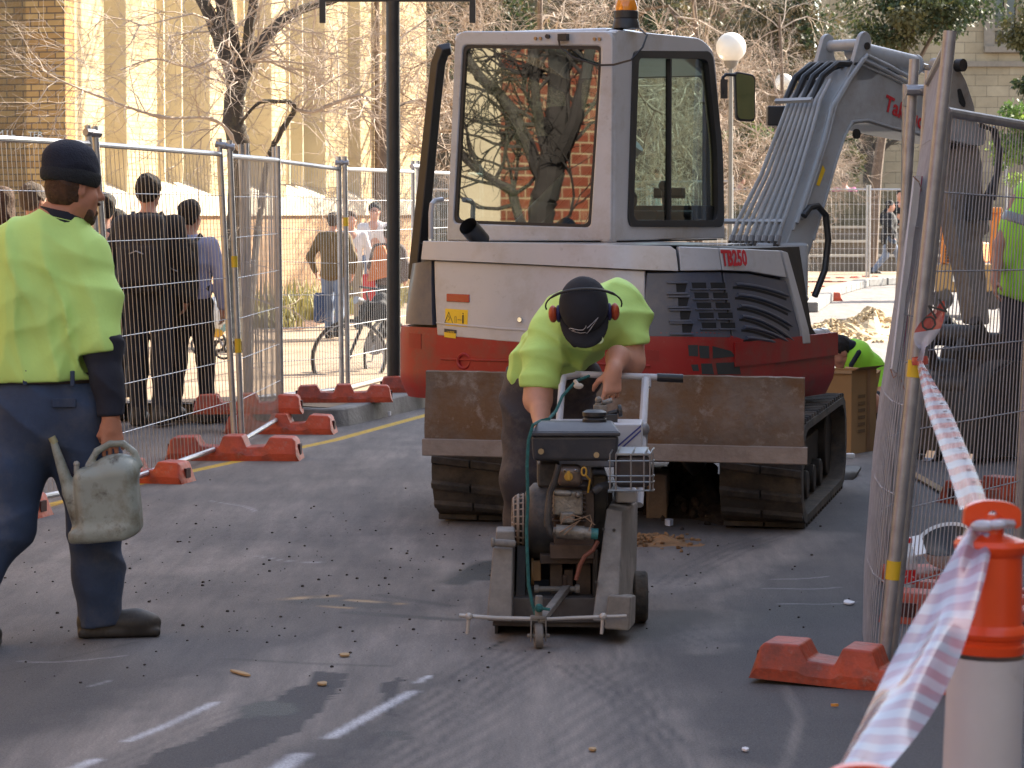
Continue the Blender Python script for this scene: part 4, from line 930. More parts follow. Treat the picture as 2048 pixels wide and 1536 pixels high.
cb = [MR @ Vector((*rp(1120, 78), -.02)), MR @ Vector((*rp(1125, 95), -.03)), MR @ Vector((*rp(1150, 115), -.03)), MR @ Vector((*rp(1200, 131), -.03)), MR @ Vector((*rp(1232, 130), -.03)), at(1262, 120, 14.36), at(1285, 95, 14.4), at(1294, 70, 14.45), at(1280, 58, 14.55)]
b.tube(cb, .0055, 6); b.build('beacon_cable', M_black, cabo)
# beacon
c = at(1252, 57, 14.72); be = MB(); be.lathe([(.075, 0), (.07, .03), (.062, .05), (.066, .055), (.066, .09), (.058, .095)], 24, Matrix.Translation(c)); bo = be.build('beacon', M_black, XV)
be = MB(); be.lathe([(.06, .088), (.062, .11), (.056, .135), (.05, .15), (.02, .156)], 24, Matrix.Translation(c)); be.build('beacon_lens', mat('amber_lens', (.85, .28, .01), .15, 0, .1, 20, coat=.6, trans=.35), bo)
# mirror
p = at(1490, 192, 15.9); MM = frame(p, (.97, .25, .03), (-.04, 0, 1)); mo = MB(); mp_ = rpoly([Vector((-.055, -.14)), Vector((.06, -.15)), Vector((.068, .12)), Vector((-.06, .145))], .03); mo.prism([(q.x, q.y) for q in mp_], 0, .035, MM @ Matrix.Rotation(math.pi, 4, 'X') @ Matrix.Scale(-1, 4, (0, 1, 0))); mob = mo.build('mirror', M_black, XV, bevel=.006)
mg = MB(); mg.add([Vector((q.x * .88, q.y * .92, .003)) for q in mp_], [tuple(range(len(mp_)))], MM); mg.build('mirror_glass', mat('mirror_glass', (.28, .36, .22), .03, 1.0, .02, 2), mob, smooth=False)  # green tint of the glass stands for mirrored greenery
ma = MB(); ma.tube([at(1446, 190, 15.85), at(1446, 155, 15.86), at(1452, 149, 15.87), at(1476, 150, 15.9)], .010, 8); ma.box(at(1448, 178, 15.86), (.04, .03, .11)); ma.build('mirror_arm', M_black, mob)
# ---- engine housing : plan outline swept round the tail ----
OUT = [(-.93, 1.25), (-.95, .3), (-.95, -.35), (-.94, -.7), (-.86, -.9), (-.6, -1.02), (0, -1.10), (.5, -1.05), (.75, -.93), (.88, -.72), (.92, -.35), (.93, .1), (.93, .42), (.93, .62)]
def catmull(P, n=16):
    out = []
    for i in range(len(P) - 1):
        a, b_, c_, d_ = (np.array(P[max(i - 1, 0)]), np.array(P[i]), np.array(P[i + 1]), np.array(P[min(i + 2, len(P) - 1)]))
        for k in range(n):
            t = k / n; out.append(.5 * (2 * b_ + (c_ - a) * t + (2 * a - 5 * b_ + 4 * c_ - d_) * t * t + (3 * b_ - a - 3 * c_ + d_) * t ** 3))
    out.append(np.array(P[-1], float)); return np.array(out)
OT = catmull(OUT); TN = len(OT)
ND = np.gradient(OT, axis=0); ND = np.stack([ND[:, 1], -ND[:, 0]], 1); ND /= np.linalg.norm(ND, axis=1)[:, None]; 
if (ND[len(ND) // 2] @ np.array([0, -1])) < 0: ND = -ND
def taper(z): return -.17 * max(0, z - .93) - .5 * max(0, .68 - z) ** 1.0
def SP3(t, z, off=0.0):
    t = min(max(t, 0), TN - 1.001); i = int(t); f = t - i; p = OT[i] * (1 - f) + OT[i + 1] * f; n = ND[i] * (1 - f) + ND[i + 1] * f
    o = taper(z) + off; return UM @ Vector((p[0] + n[0] * o, p[1] + n[1] * o, z))
def proj(p):
    q = p - Vector((0, 0, CAMZ)); zc = q.y * CP - q.z * SP; return 1024 + F * q.x / zc, 768 - F * (q.y * SP + q.z * CP) / zc
T0 = 3 * 16 + 6; T1 = 13 * 16
TT = np.linspace(T0, T1, 420)
def px2tz(px, py, off=0.0):
    z = 1.1
    for _ in range(4):
        xs = np.array([proj(SP3(t, z, off))[0] for t in TT[::6]]); i = int(np.argmin(xs)); xs = np.maximum.accumulate(xs[i:]); t = float(np.interp(px, xs, TT[::6][i:]))
        y0 = proj(SP3(t, z, off))[1]; y1 = proj(SP3(t, z + .01, off))[1]; z += (py - y0) / (y1 - y0) * .01
    return t, z
def lerp2(a, b, t): return (a[0] + (b[0] - a[0]) * t, a[1] + (b[1] - a[1]) * t)
def polyat(poly, t):
    n = len(poly) - 1; k = min(int(t * n), n - 1); return lerp2(poly[k], poly[k + 1], t * n - k)
def patch(name, top, bot, m, parent, off=.01, depth=.03, nu=24, nv=6, bevel=.004, ends=None, round_top=0.0, smooth=True):
    """panel between two photo-pixel polylines, lying on the swept housing"""
    tt = [px2tz(*polyat(top, i / nu), off) for i in range(nu + 1)]; bb = [px2tz(*polyat(bot, i / nu), off) for i in range(nu + 1)]
    b = MB(); rows = []
    for j in range(nv + 1):
        f = j / nv; rows.append([SP3(tt[i][0] * (1 - f) + bb[i][0] * f, tt[i][1] * (1 - f) + bb[i][1] * f, off) for i in range(nu + 1)])
    bk = lambda i, f: SP3(tt[i][0] * (1 - f) + bb[i][0] * f, tt[i][1] * (1 - f) + bb[i][1] * f, off - depth)
    P = rows; vs = [p for r in P for p in r]; W = nu + 1; fs = [(j * W + i, (j + 1) * W + i, (j + 1) * W + i + 1, j * W + i + 1) for j in range(nv) for i in range(nu)]
    loop = [(0, i) for i in range(W)] + [(j, nu) for j in range(1, nv + 1)] + [(nv, i) for i in range(nu - 1, -1, -1)] + [(j, 0) for j in range(nv - 1, 0, -1)]
    n0 = len(vs); vs += [bk(i, j / nv) for j, i in loop]; L_ = len(loop)
    for k in range(L_):
        a = loop[k]; c_ = loop[(k + 1) % L_]; fs.append((a[0] * W + a[1], c_[0] * W + c_[1], n0 + (k + 1) % L_, n0 + k))
    b.add(vs, fs); return b.build(name, m, parent, bevel=bevel, angle=50)
HB = MB(); zs = [.60, .68, .8, .95, 1.1, 1.25, 1.37]
HB.grid([[SP3(t if z < .92 else min(t, 189), z, -.035) for z in zs] for t in range(0, TN - 1, 4)]); top_l = [SP3(t, 1.37, -.035) for t in range(0, 190, 4)]; HB.add(top_l, [tuple(range(len(top_l)))]); bl = [SP3(t, .6, -.035) for t in range(0, TN - 1, 4)]; HB.add(bl, [tuple(reversed(range(len(bl))))])
body = HB.build('body', M_darkmet, XV)
# red counterweight and skirt
def zpanel(name, ta, tb, z0, z1, m, off, depth=.03, n=60, nz=8, bevel=.01, zt=None):
    b = MB(); rows = []
    for i in range(n + 1):
        t = ta + (tb - ta) * i / n; zz = zt(t) if zt else z1; rows.append([SP3(t, z0 + (zz - z0) * j / nz, off) for j in range(nz + 1)])
    b.grid(rows); rim = [(r[-1], SP3(ta + (tb - ta) * i / n, (zt(ta + (tb - ta) * i / n) if zt else z1), off - depth)) for i, r in enumerate(rows)]; b.grid([[a, c_] for a, c_ in rim])
    b.grid([[SP3(ta + (tb - ta) * i / n, z0, off - depth), rows[i][0]] for i in range(n + 1)])
    for r, t in ((rows[0], ta), (rows[-1], tb)): b.grid([[r[j], SP3(t, z0 + ((zt(t) if zt else z1) - z0) * j / nz, off - depth)] for j in range(nz + 1)])
    return b.build(name, m, body, bevel=0, angle=45)
tR = px2tz(1545, 745)[0]; tS = px2tz(1405, 672)[0]
def ztop(t):
    if t <= tS: return .965
    f = (t - tS) / (tR - tS); return .965 - .16 * f * f * 1.0
zpanel('counterweight', 16, tR, .60, .965, M_xred, .012, n=90, zt=ztop)
zpanel('red_skirt', tS + 6, T1 - .5, .58, .905, M_xred, .002, n=40)
zpanel('skirt_lip', tS + 12, T1 - .5, .79, .91, M_xred, .02, n=30, nz=3)
b = MB(); tpx = px2tz(931, 722); cc = SP3(tpx[0], tpx[1], .012); b.tube([cc + Vector((.035 * math.cos(a) * rx.x, .035 * math.cos(a) * rx.y, .035 * math.sin(a))) for a in np.linspace(0, 6.283, 17)[:-1]], .009, 6, closed=True); b.build('tie_ring', M_xred, body)
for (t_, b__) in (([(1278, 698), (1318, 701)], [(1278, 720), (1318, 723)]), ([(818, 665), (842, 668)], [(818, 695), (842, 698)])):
    patch('recess_shade', t_, b__, mat('red_shadow', (.25, .012, .01), .5), body, .014, .01, 8, 2, 0)  # recess shade painted as a flat patch of darker red
patch('weight_ridge', [(880, 716), (1100, 722), (1300, 730)], [(880, 720), (1100, 726), (1300, 734)], M_xred, body, .02, .012, 20, 1, .003)
# openings in the red side panel, their shade painted as dark patches
for (t_, b__) in (([(1376, 690), (1396, 690)], [(1378, 712), (1396, 713)]), ([(1398, 691), (1418, 692)], [(1400, 716), (1419, 717)]), ([(1425, 692), (1462, 702)], [(1426, 717), (1471, 713)]),
                 ([(1382, 729), (1396, 729)], [(1386, 742), (1398, 742)]), ([(1402, 727), (1424, 727)], [(1404, 748), (1428, 749)]), ([(1432, 726), (1478, 724)], [(1436, 749), (1482, 748)])):
    patch('painted_opening', t_, b__, mat('opening_shade', (.035, .04, .04), .6), body, .0135, .01, 6, 2, 0)
# white and slate panels
hood = patch('rear_hood', [(868, 521), (1000, 527), (1290, 541)], [(874, 671), (1000, 683), (1290, 704)], M_xw, body, .014, .04, 40, 8, .008)
patch('hood_crease', [(872, 644), (1000, 655), (1288, 672)], [(872, 647), (1000, 659), (1288, 676)], M_xw, hood, .019, .01, 30, 1, .002)
patch('left_corner_panel', [(816, 528), (863, 522)], [(811, 648), (865, 650)], M_xgrey, body, .008, .04, 10, 6, .008)
lip = patch('hood_lip', [(846, 482), (1000, 485), (1340, 492), (1352, 500)], [(842, 519), (1000, 526), (1290, 540), (1357, 542)], M_xw, body, .034, .06, 40, 6, .014)
patch('side_hood', [(1357, 493), (1437, 496)], [(1361, 542), (1444, 541)], M_xw, body, .026, .05, 12, 4, .006)
sh = patch('side_hood', [(1440, 496), (1560, 501)], [(1446, 541), (1500, 543), (1574, 556)], M_xw, body, .026, .05, 16, 4, .006)
patch('front_strip', [(1564, 501), (1576, 505)], [(1607, 688), (1622, 687)], M_xw, body, .024, .05, 4, 12, .006)
gA = patch('vent_panel', [(1293, 545), (1443, 544)], [(1282, 674), (1463, 676)], M_xgrey, body, .012, .04, 20, 8, .006)
gB = patch('vent_panel', [(1447, 545), (1500, 547), (1573, 562)], [(1466, 676), (1490, 687), (1603, 690)], M_xgrey, body, .012, .04, 16, 8, .006)
M_vd = mat('vent_shade', (.008, .008, .009), .8)  # black patches put the shade of slots, cells and grooves into colour
for i, y in enumerate((567, 595, 622, 648)):
    x = 1352 + i * 4; patch('louvre_shade', [(x, y), (x + 22, y)], [(x + 1, y + 17), (x + 18, y + 17)], M_vd, gA, .0135, .01, 4, 2, 0)
    patch('louvre_lip', [(1334 + i * 2, y + 18), (x + 24, y + 18)], [(1334 + i * 2, y + 22), (x + 24, y + 22)], M_xgrey, gA, .024, .016, 8, 1, .002)
    patch('louvre_hood', [(1334 + i * 2, y - 4), (x + 24, y - 4)], [(1334 + i * 2, y), (x + 24, y)], M_xgrey, gA, .022, .014, 8, 1, .002)
for r_ in range(5):
    for c_ in range(2):
        x = 1383 + c_ * 38 + r_ * 5; y = 565 + r_ * 20 + c_ * 0; patch('cell_shade', [(x, y), (x + 29, y)], [(x + 2, y + 12), (x + 30, y + 12)], M_vd, gA, .0135, .01, 4, 2, 0)
        patch('grille_bar', [(x - 2, y + 12), (x + 32, y + 12)], [(x - 1, y + 15), (x + 33, y + 15)], M_xgrey, gA, .020, .012, 4, 1, .0015)
for i in range(6):
    x0 = 1466 + i * 4.2; y0 = 568 + i * 21.5; x1 = 1573 + i * 3 - max(0, i - 3) * 14; y1 = 592 + i * 21 + min(i, 4) * 9; y1 = min(y1, 683 - (0 if i < 5 else 2))
    if i == 5: x1, y1 = 1545, 684
    cv = [(x0 + (x1 - x0) * t, y0 + (y1 - y0) * (t ** 1.7)) for t in np.linspace(0, 1, 9)]
    P = [SP3(*px2tz(*q), .016) for q in cv]; bb_ = MB(); bb_.tube(P, [.009] * 8 + [.004], 8); bb_.build('cooling_rib', M_xgrey, gB)
    cv2 = [(x, y + 4.5) for x, y in cv]; cv3 = [(x, y + 9.5) for x, y in cv]; patch('groove_shade', cv2, cv3, M_vd, gB, .0132, .01, 10, 1, 0)
# deck
dk = MB(); dl = [SP3(t, 1.392, -.01) for t in range(0, int(tR), 4)]; dk.add(dl, [tuple(range(len(dl)))]); dk.build('deck', M_xw, body, smooth=False)
b = MB(); b.cyl(at(1600, 675, 14.6), at(1640, 672, 14.75), .04, 14); b.cyl(at(1638, 672, 14.75), at(1648, 672, 14.8), .045, 14); b.build('front_stub', M_xw, XV)
# writing and stickers
def surfM(px, py, off): t, z = px2tz(px, py, off); p = SP3(t, z, off); xa = SP3(t + 1, z, off) - SP3(t - 1, z, off); return frame(p, xa, SP3(t, z + .02, off) - SP3(t, z, off))
text('TB250', .108, surfM(1445, 531, .029), M_txtred, sh, 'model_lettering', .001, .66, bold=.0035)
tl = patch('tail_light', [(893, 587), (938, 589)], [(893, 603), (938, 605)], mat('tail_red', (.30, .012, .01), .2, coat=.6), hood, .02, .015, 6, 2, .003)
st = patch('warning_sticker', [(891, 617), (936, 620)], [(891, 651), (935, 654)], M_yel, hood, .0155, .001, 4, 2, 0)
def decal_line(b, pts, w=.0018): P = [SP3(*px2tz(*q), .0165) for q in pts]; b.tube(P, w, 4)
b = MB(); decal_line(b, [(894, 645), (902, 624), (910, 647), (894, 645)]); decal_line(b, [(901, 631), (904, 637), (900, 641)], .0014); decal_line(b, [(914, 633), (917, 633), (917, 645), (914, 645), (914, 633)], .001)
decal_line(b, [(920, 639), (927, 640)], .0014); decal_line(b, [(930, 630), (930, 647)], .004); decal_line(b, [(930, 626), (930, 628)], .003); b.build('warning_symbol', M_decalblack, st)
st2 = patch('caution_sticker', [(889, 657), (913, 660)], [(889, 674), (912, 677)], M_yel, hood, .0155, .001, 4, 2, 0)
patch('caution_band', [(889, 657), (913, 660)], [(889, 664), (913, 667)], M_decalblack, st2, .0165, .001, 4, 1, 0)
text('CAUTION', .014, surfM(893, 666, .0172), M_yel, st2, 'caution_lettering', .0004, .8)
b = MB(); q = SP3(*px2tz(1044, 639), .014); q2 = SP3(*px2tz(1044, 639), .026); b.cyl(q, q2, .012, 12); b.build('hood_lock', M_chrome, hood)
# ---- undercarriage ----
TU = R(12); au = Vector((math.sin(TU), math.cos(TU), 0)); ru = Vector((math.cos(TU), -math.sin(TU), 0)); KM = frame((.70, 14.65, 0), ru, au)
def track(u, label):
    b = MB(); prof = []; r = .25; v0, v1 = -1.0, .95
    for a in np.linspace(-90, 90, 11): prof.append((v1 + r * math.cos(R(a)), .27 + r * math.sin(R(a))))
    for a in np.linspace(90, 270, 11): prof.append((v0 + r * math.cos(R(a)), .27 + r * math.sin(R(a))))
    n = len(prof); inner = [(v * .93 + 0, .27 + (z - .27) * .84) for v, z in prof]
    TM = KM @ Matrix(((0, 0, 1, u), (1, 0, 0, 0), (0, 1, 0, 0), (0, 0, 0, 1)))
    ring_panel(b, [Vector(p) for p in prof], [Vector(p) for p in inner], TM, -.2, .2)
    # lugs around the loop
    per = []; tot = 0
    for i in range(n): a = Vector(prof[i]); c_ = Vector(prof[(i + 1) % n]); per.append((tot, a, c_)); tot += (c_ - a).length
    k = 46
    for i in range(k):
        s_ = tot * i / k
        for (t0, a, c_) in reversed(per):
            if s_ >= t0: break
        d = (c_ - a).normalized(); p = a + d * (s_ - t0); nn = Vector((d.y, -d.x))
        for sd in (-1, 1):
            xa = Vector((d.x, d.y)); L_ = .045; q0 = p + nn * .009
            sk = .02 * sd
            vs = []
            for zz, o_ in ((sd * .004, 0), (sd * .198, sk)):
                for aa, hh in ((-L_ / 2, -.012), (L_ / 2, -.012), (L_ / 2 - .006, .014), (-L_ / 2 + .006, .014)): w_ = q0 + xa * (aa + o_) + nn * hh; vs.append((w_.x, w_.y, zz))
            b.add(vs, [(0, 1, 2, 3), (7, 6, 5, 4), (0, 4, 5, 1), (1, 5, 6, 2), (2, 6, 7, 3), (3, 7, 4, 0)], TM)
    o = b.build('track', M_rubber, XV, bevel=.004); 
    w = MB()
    for v, r_ in ((-1.0, .19), (.95, .19)): w.cyl(KM @ Vector((u - .12, v, .27)), KM @ Vector((u + .12, v, .27)), r_, 24)
    for v in (-.6, -.25, .1, .45): w.cyl(KM @ Vector((u - .13, v, .14)), KM @ Vector((u + .13, v, .14)), .075, 16)
    w.box((u, 0, .27), (.16, 1.6, .16), KM); w.build('roller_frame', M_darkmet, o, bevel=.01)
    return o
track(-.66, ''); track(.78, '')
b = MB(); b.box((.06, 0, .38), (1.1, 1.1, .22), KM); b.cyl(KM @ Vector((.0, 0, .48)), KM @ Vector((0, 0, .62)), .38, 28)
for u in (-.28, .42):
    b.tube([KM @ Vector((u, -.4, .36)), KM @ Vector((u, -1.0, .30)), KM @ Vector((u, -1.42, .44))], .06, 4)
b.cyl(KM @ Vector((.07, -.5, .45)), KM @ Vector((.07, -1.3, .60)), .045, 14); b.build('chassis', M_darkmet, XV, bevel=.01)
# dozer blade
b = MB(); pr = [(0, .37), (.0, .45), (-.006, .50), (.012, .62), (.03, .70), (.028, .775), (.05, .78), (.06, .70), (.045, .62), (.03, .50), (.035, .40), (.03, .37)]
rr_ = []; nu = 40; rnd = random.Random(4)
for i in range(nu + 1):
    u = -.84 + 1.85 * i / nu; dz = rnd.gauss(0, .0012); fl = .004 * math.sin(i * .7)
    rr_.append([KM @ Vector((u * (1.015 if z < .45 else 1), -1.47 + v + fl, z + dz + (.0 if i not in (0, nu) else 0) - .010 * (i / nu))) for v, z in pr + [pr[0]]])
b.grid(rr_); b.add(rr_[0][:-1], [tuple(range(len(pr)))]); b.add(rr_[-1][:-1], [tuple(reversed(range(len(pr))))]); bd = b.build('dozer_blade', M_rust, XV, angle=40)
b = MB(); b.grid([[KM @ Vector((-.85 + 1.88 * i / 20, -1.475 + v, z - .010 * i / 20)) for v, z in ((0.0, .365), (-.006, .37), (-.006, .445), (.002, .45))] for i in range(21)]); b.build('cutting_edge', M_rust2, bd)
# ---- boom, stick, bucket ----
PA = R(42); bd_ = Vector((math.cos(PA), math.sin(PA), 0)); bn = Vector((-math.sin(PA), math.cos(PA), 0)); BP0 = Vector((1.6, 16.0, 0)); BMx = frame(BP0, bd_, Vector((0, 0, 1)), None); BI = BMx.inverted()
def bp(px, py): q = BI @ onp(px, py, BP0, bn); return Vector((q.x, q.y))
def plate(b, pxs, w0, w1, rad=.02, M=BMx):   # extruded along -bn (z of frame is towards camera) 
    pts = [bp(*p) for p in pxs]; pl = rpoly(pts, rad, 3); b.prism([(p.x, p.y) for p in pl], w0, w1, M)
BW = .32
boomp = [(1520, 600), (1560, 520), (1585, 455), (1612, 372), (1640, 285), (1660, 208), (1690, 160), (1716, 120), (1775, 148), (1860, 192), (1945, 236), (1975, 262), (1970, 292), (1935, 290), (1860, 276), (1790, 262), (1735, 245), (1707, 248), (1692, 272), (1674, 325), (1652, 400), (1628, 480), (1590, 600)]
b = MB(); plate(b, boomp, -BW, 0, .06); boom = b.build('boom', M_xarm, XV, bevel=.006)
def mouth(x): return x
b = MB()
for z0 in (-.03, -BW): plate(b, [(1690, 165), (1708, 120), (1722, 68), (1732, 61), (1743, 72), (1742, 112), (1765, 140), (1745, 160)], z0, z0 + .03, .03)
b.cyl(BMx @ Vector((*bp(1733, 88), -BW + .03)), BMx @ Vector((*bp(1733, 88), -.03)), .035, 14); b.build('boom_bracket', M_xarm, boom, bevel=.004)
b = MB(); b.cyl(BMx @ Vector((*bp(1733, 92), .01)), BMx @ Vector((*bp(1733, 92), -.003)), .022, 14); b.build('pin', M_darkmet, boom); b = MB(); b.cyl(BMx @ Vector((*bp(1712, 268), .012)), BMx @ Vector((*bp(1712, 268), -.003)), .03, 14); b.build('pin', M_darkmet, boom)
# weld flange along the edges of the side plate
fl = MB(); ed = [(1585, 460), (1612, 377), (1641, 290), (1662, 213), (1692, 164), (1717, 127), (1775, 153), (1860, 197), (1945, 240)]
fl.tube([BMx @ Vector((*bp(*q), .004)) for q in ed], .009, 6); ed2 = [(1626, 480), (1650, 400), (1671, 325), (1688, 274), (1704, 243), (1735, 240), (1790, 257), (1860, 271), (1930, 285)]
fl.tube([BMx @ Vector((*bp(*q), .004)) for q in ed2], .009, 6); fl.build('weld_flange', M_xarm, boom)
# side pipes along the near face
for k, off in ((0, 7), (1, -1)):
    pp = [(1590, 442), (1617, 360), (1643, 280), (1660, 212), (1690, 160), (1722, 115), (1765, 136), (1818, 165)]
    pb = MB(); pb.tube([BMx @ Vector((*bp(x + off, y + (4 if k else -4)), .02)) for x, y in pp], .013, 8); pb.build('hydraulic_pipe', M_xarm, boom)
# pipes over the back face of the boom
E_ = [(1572, 472), (1580, 440), (1610, 350), (1636, 262), (1652, 200), (1672, 160)]
for k in range(8):
    f0 = .0 + k * .135; P = []
    for i, (x, y) in enumerate(E_):
        s_ = i / 5; f_ = f0 * (1.2 if i < 2 else 1.0 - .10 * max(0, i - 2)); base = BMx @ Vector((*bp(x, y), 0)); P.append(base + bn * (BW * f_) - bd_ * (.05 + (.03 if i < 1 else 0)) + Vector((0, 0, -.03 if i == 0 else 0)))
    pb = MB(); pb.tube(P, .0125, 8); pb.build('hydraulic_pipe', M_xarm, boom)
    P2 = [P[0] + Vector((-.05, -.02, -.12)), P[0] + Vector((-.01, 0, -.05)), P[0]]; hb = MB(); hb.tube(P2, .017, 8); hb.build('hydraulic_hose', M_black, boom); fb = MB(); fb.cyl(P[0] + Vector((0, 0, -.02)), P[0] + (P[1] - P[0]) * .25, .019, 8); fb.build('pipe_fitting', M_steelgrey, boom)
for (x, y, ln) in ((1580, 443, 1.5), (1636, 200, .9)):
    base = BMx @ Vector((*bp(x, y), 0)); cb_ = MB(); cb_.tube([base - bd_ * .05 - bn * .0, base + bn * BW * ln - bd_ * .05], .016, 4); cb_.build('pipe_clamp', M_xarm, boom)
for k in range(4):
    f_ = .2 + k * .22; base = BMx @ Vector((*bp(1652, 200), 0)); p0 = base + bn * BW * f_ - bd_ * .05; hb = MB(); hb.tube([p0, p0 + Vector((.06, .02, .14)), p0 + Vector((.16, .10, .22)), p0 + Vector((.30, .2, .22))], .02, 8); hb.build('hydraulic_hose', M_black, boom)
# arm cylinder
b = MB(); c0 = BMx @ Vector((*bp(1745, 98), -BW / 2)); c1 = BMx @ Vector((*bp(1868, 128), -BW / 2)); c2 = BMx @ Vector((*bp(1905, 140), -BW / 2)); b.cyl(c0, c1, .062, 20); b.cyl(c1, c1 + (c1 - c0) * .03, .068, 20); b.build('arm_cylinder', M_xarm, boom)
b = MB(); b.cyl(c1, c2, .03, 14); b.build('cylinder_rod', M_chrome, boom); b = MB(); b.tube([BMx @ Vector((*bp(1755, 128), -.12)), BMx @ Vector((*bp(1780, 140), -.12)), BMx @ Vector((*bp(1830, 143), -.12))], .02, 8); b.tube([BMx @ Vector((*bp(1725, 120), -.06)), BMx @ Vector((*bp(1690, 135), -.1)), BMx @ Vector((*bp(1660, 160), -.25))], .018, 8); b.build('hydraulic_hose', M_black, boom)
# lift cylinder under the boom
b = MB(); q0 = BMx @ Vector((*bp(1612, 520), -BW / 2)); q1 = BMx @ Vector((*bp(1652, 415), -BW / 2 + .02)); q2 = BMx @ Vector((*bp(1702, 262), -BW / 2 + .02)); b.cyl(q0, q1, .07, 18); b.build('lift_cylinder', M_xarm, boom)
b = MB(); b.cyl(q1, q2, .028, 12); b.build('cylinder_rod', M_chrome, boom)
b = MB(); b.tube([BMx @ Vector((*bp(x, y), .06)) for x, y in ((1592, 432), (1604, 415), (1620, 412), (1636, 430), (1641, 480), (1634, 540), (1614, 592))], .020, 10); b.build('hydraulic_hose', M_black, boom)
b = MB(); b.cyl(at(1614, 590, 15.6), at(1602, 600, 15.6), .03, 10); b.box(at(1560, 545, 16.1), (.30, .3, .35)); b.box(at(1490, 570, 16.0), (.5, .4, .3)); b.build('swing_post', M_xarm, XV, bevel=.02)
# work light on the far side of the boom
wl_ = MB(); p = at(1560, 232, 16.7); wl_.box(p, (.16, .1, .12)); wl_.box(p + Vector((.02, 0, -.1)), (.07, .05, .1)); wl_.build('work_light', M_black, boom, bevel=.01)
# lettering on the boom
tp = bp(1766, 219); tdir = (bp(1850, 262) - bp(1766, 219)).normalized(); TMx = BMx @ Matrix.Translation((tp.x, tp.y, .006)) @ Matrix.Rotation(math.atan2(tdir.y, tdir.x), 4, 'Z')
text('Takeuchi', .135, TMx, M_txtred, boom, 'boom_lettering', .001, .95, bold=.003)
b = MB(); plate(b, [(1632, 370), (1645, 330), (1650, 340), (1638, 372)], .001, .003, .004); b.build('yellow_sticker', M_yel, boom)
# stick
stp = [(1905, 118), (1914, 112), (1926, 118), (1950, 160), (1968, 215), (1967, 250), (1983, 330), (1984, 400), (1999, 463), (1982, 474), (1990, 555), (1998, 650), (1972, 650), (1954, 552), (1935, 481), (1922, 417), (1910, 350), (1900, 290), (1905, 240), (1908, 180)]
b = MB(); plate(b, stp, -.19, -.07, .03); stick = b.build('stick', M_stick, XV, bevel=.006)
b = MB(); plate(b, [(1932, 178), (1938, 176), (1948, 205), (1946, 215), (1936, 205)], -.0695, -.064, .01); b.build('slot', M_vd, stick)
b = MB(); b.box(BMx @ Vector((*bp(1962, 415), -.02)), (.16, .1, .16)); b.tube([BMx @ Vector((*bp(x, y), .0)) for x, y in ((1985, 255), (1998, 300), (1994, 350), (1975, 390))], .022, 8); b.tube([BMx @ Vector((*bp(x, y), .04)) for x, y in ((1950, 250), (1982, 262), (1990, 310), (1978, 400))], .016, 8); b.build('hydraulic_hose', M_black, stick)
for px_, py_ in ((1936, 268), (1915, 285), (1932, 130)): b = MB(); b.cyl(BMx @ Vector((*bp(px_, py_), -.02)), BMx @ Vector((*bp(px_, py_), -.07)), .04, 14); b.build('pin', M_darkmet, stick)
# linkage and bucket
b = MB(); Lk = lambda px, py, w: BMx @ Vector((*bp(px, py), w))
for w_ in (-.03, -.27):
    b.tube([Lk(1955, 640, w_), Lk(1985, 690, w_), Lk(1960, 760, w_)], .045, 6); b.tube([Lk(1945, 665, w_), Lk(1925, 700, w_), Lk(1950, 770, w_)], .04, 6)
for px_, py_, r_ in ((1945, 672, .07), (1975, 715, .07), (1950, 745, .08), (1930, 775, .07), (1990, 690, .08)): b.cyl(Lk(px_, py_, -.33), Lk(px_, py_, .05), r_, 14)
b.box(Lk(1965, 765, -.15), (.34, .3, .10)); b.build('bucket_linkage', M_darkmet, stick, bevel=.01)
bw = Vector((bn.x, bn.y, 0)) * -1; BKM = frame(Lk(1962, 940, -.15) * 1.0, bd_, Vector((0, 0, 1))); zb = (BKM.translation.z); BKM.translation.z = 0.02
pr = [(-.30, .02), (-.26, .30), (-.16, .52), (.05, .60), (.30, .54), (.44, .36), (.46, .16), (.38, .02)]
b = MB(); po = catmull(pr, 5); W2 = .34
rows = [[Vector((p[0], p[1], w)) for p in po] for w in (-W2, W2)]; b.grid(rows, BKM)
for w in (-W2, W2): b.prism([tuple(p) for p in pr], w - .012, w + .012, BKM)
bk = b.build('bucket', M_darkmet, XV, solid=.02)
b = MB()
for k in range(5):
    w = -W2 + .04 + k * (2 * W2 - .08) / 4; b.prism([(-.29, .08), (-.33, .0), (-.37, -.015), (-.31, -.01), (-.25, .04)], w - .035, w + .035, BKM)
b.build('bucket_teeth', mat('polished_steel', (.45, .47, .5), .3, .8, .2, 10), bk, bevel=.004)
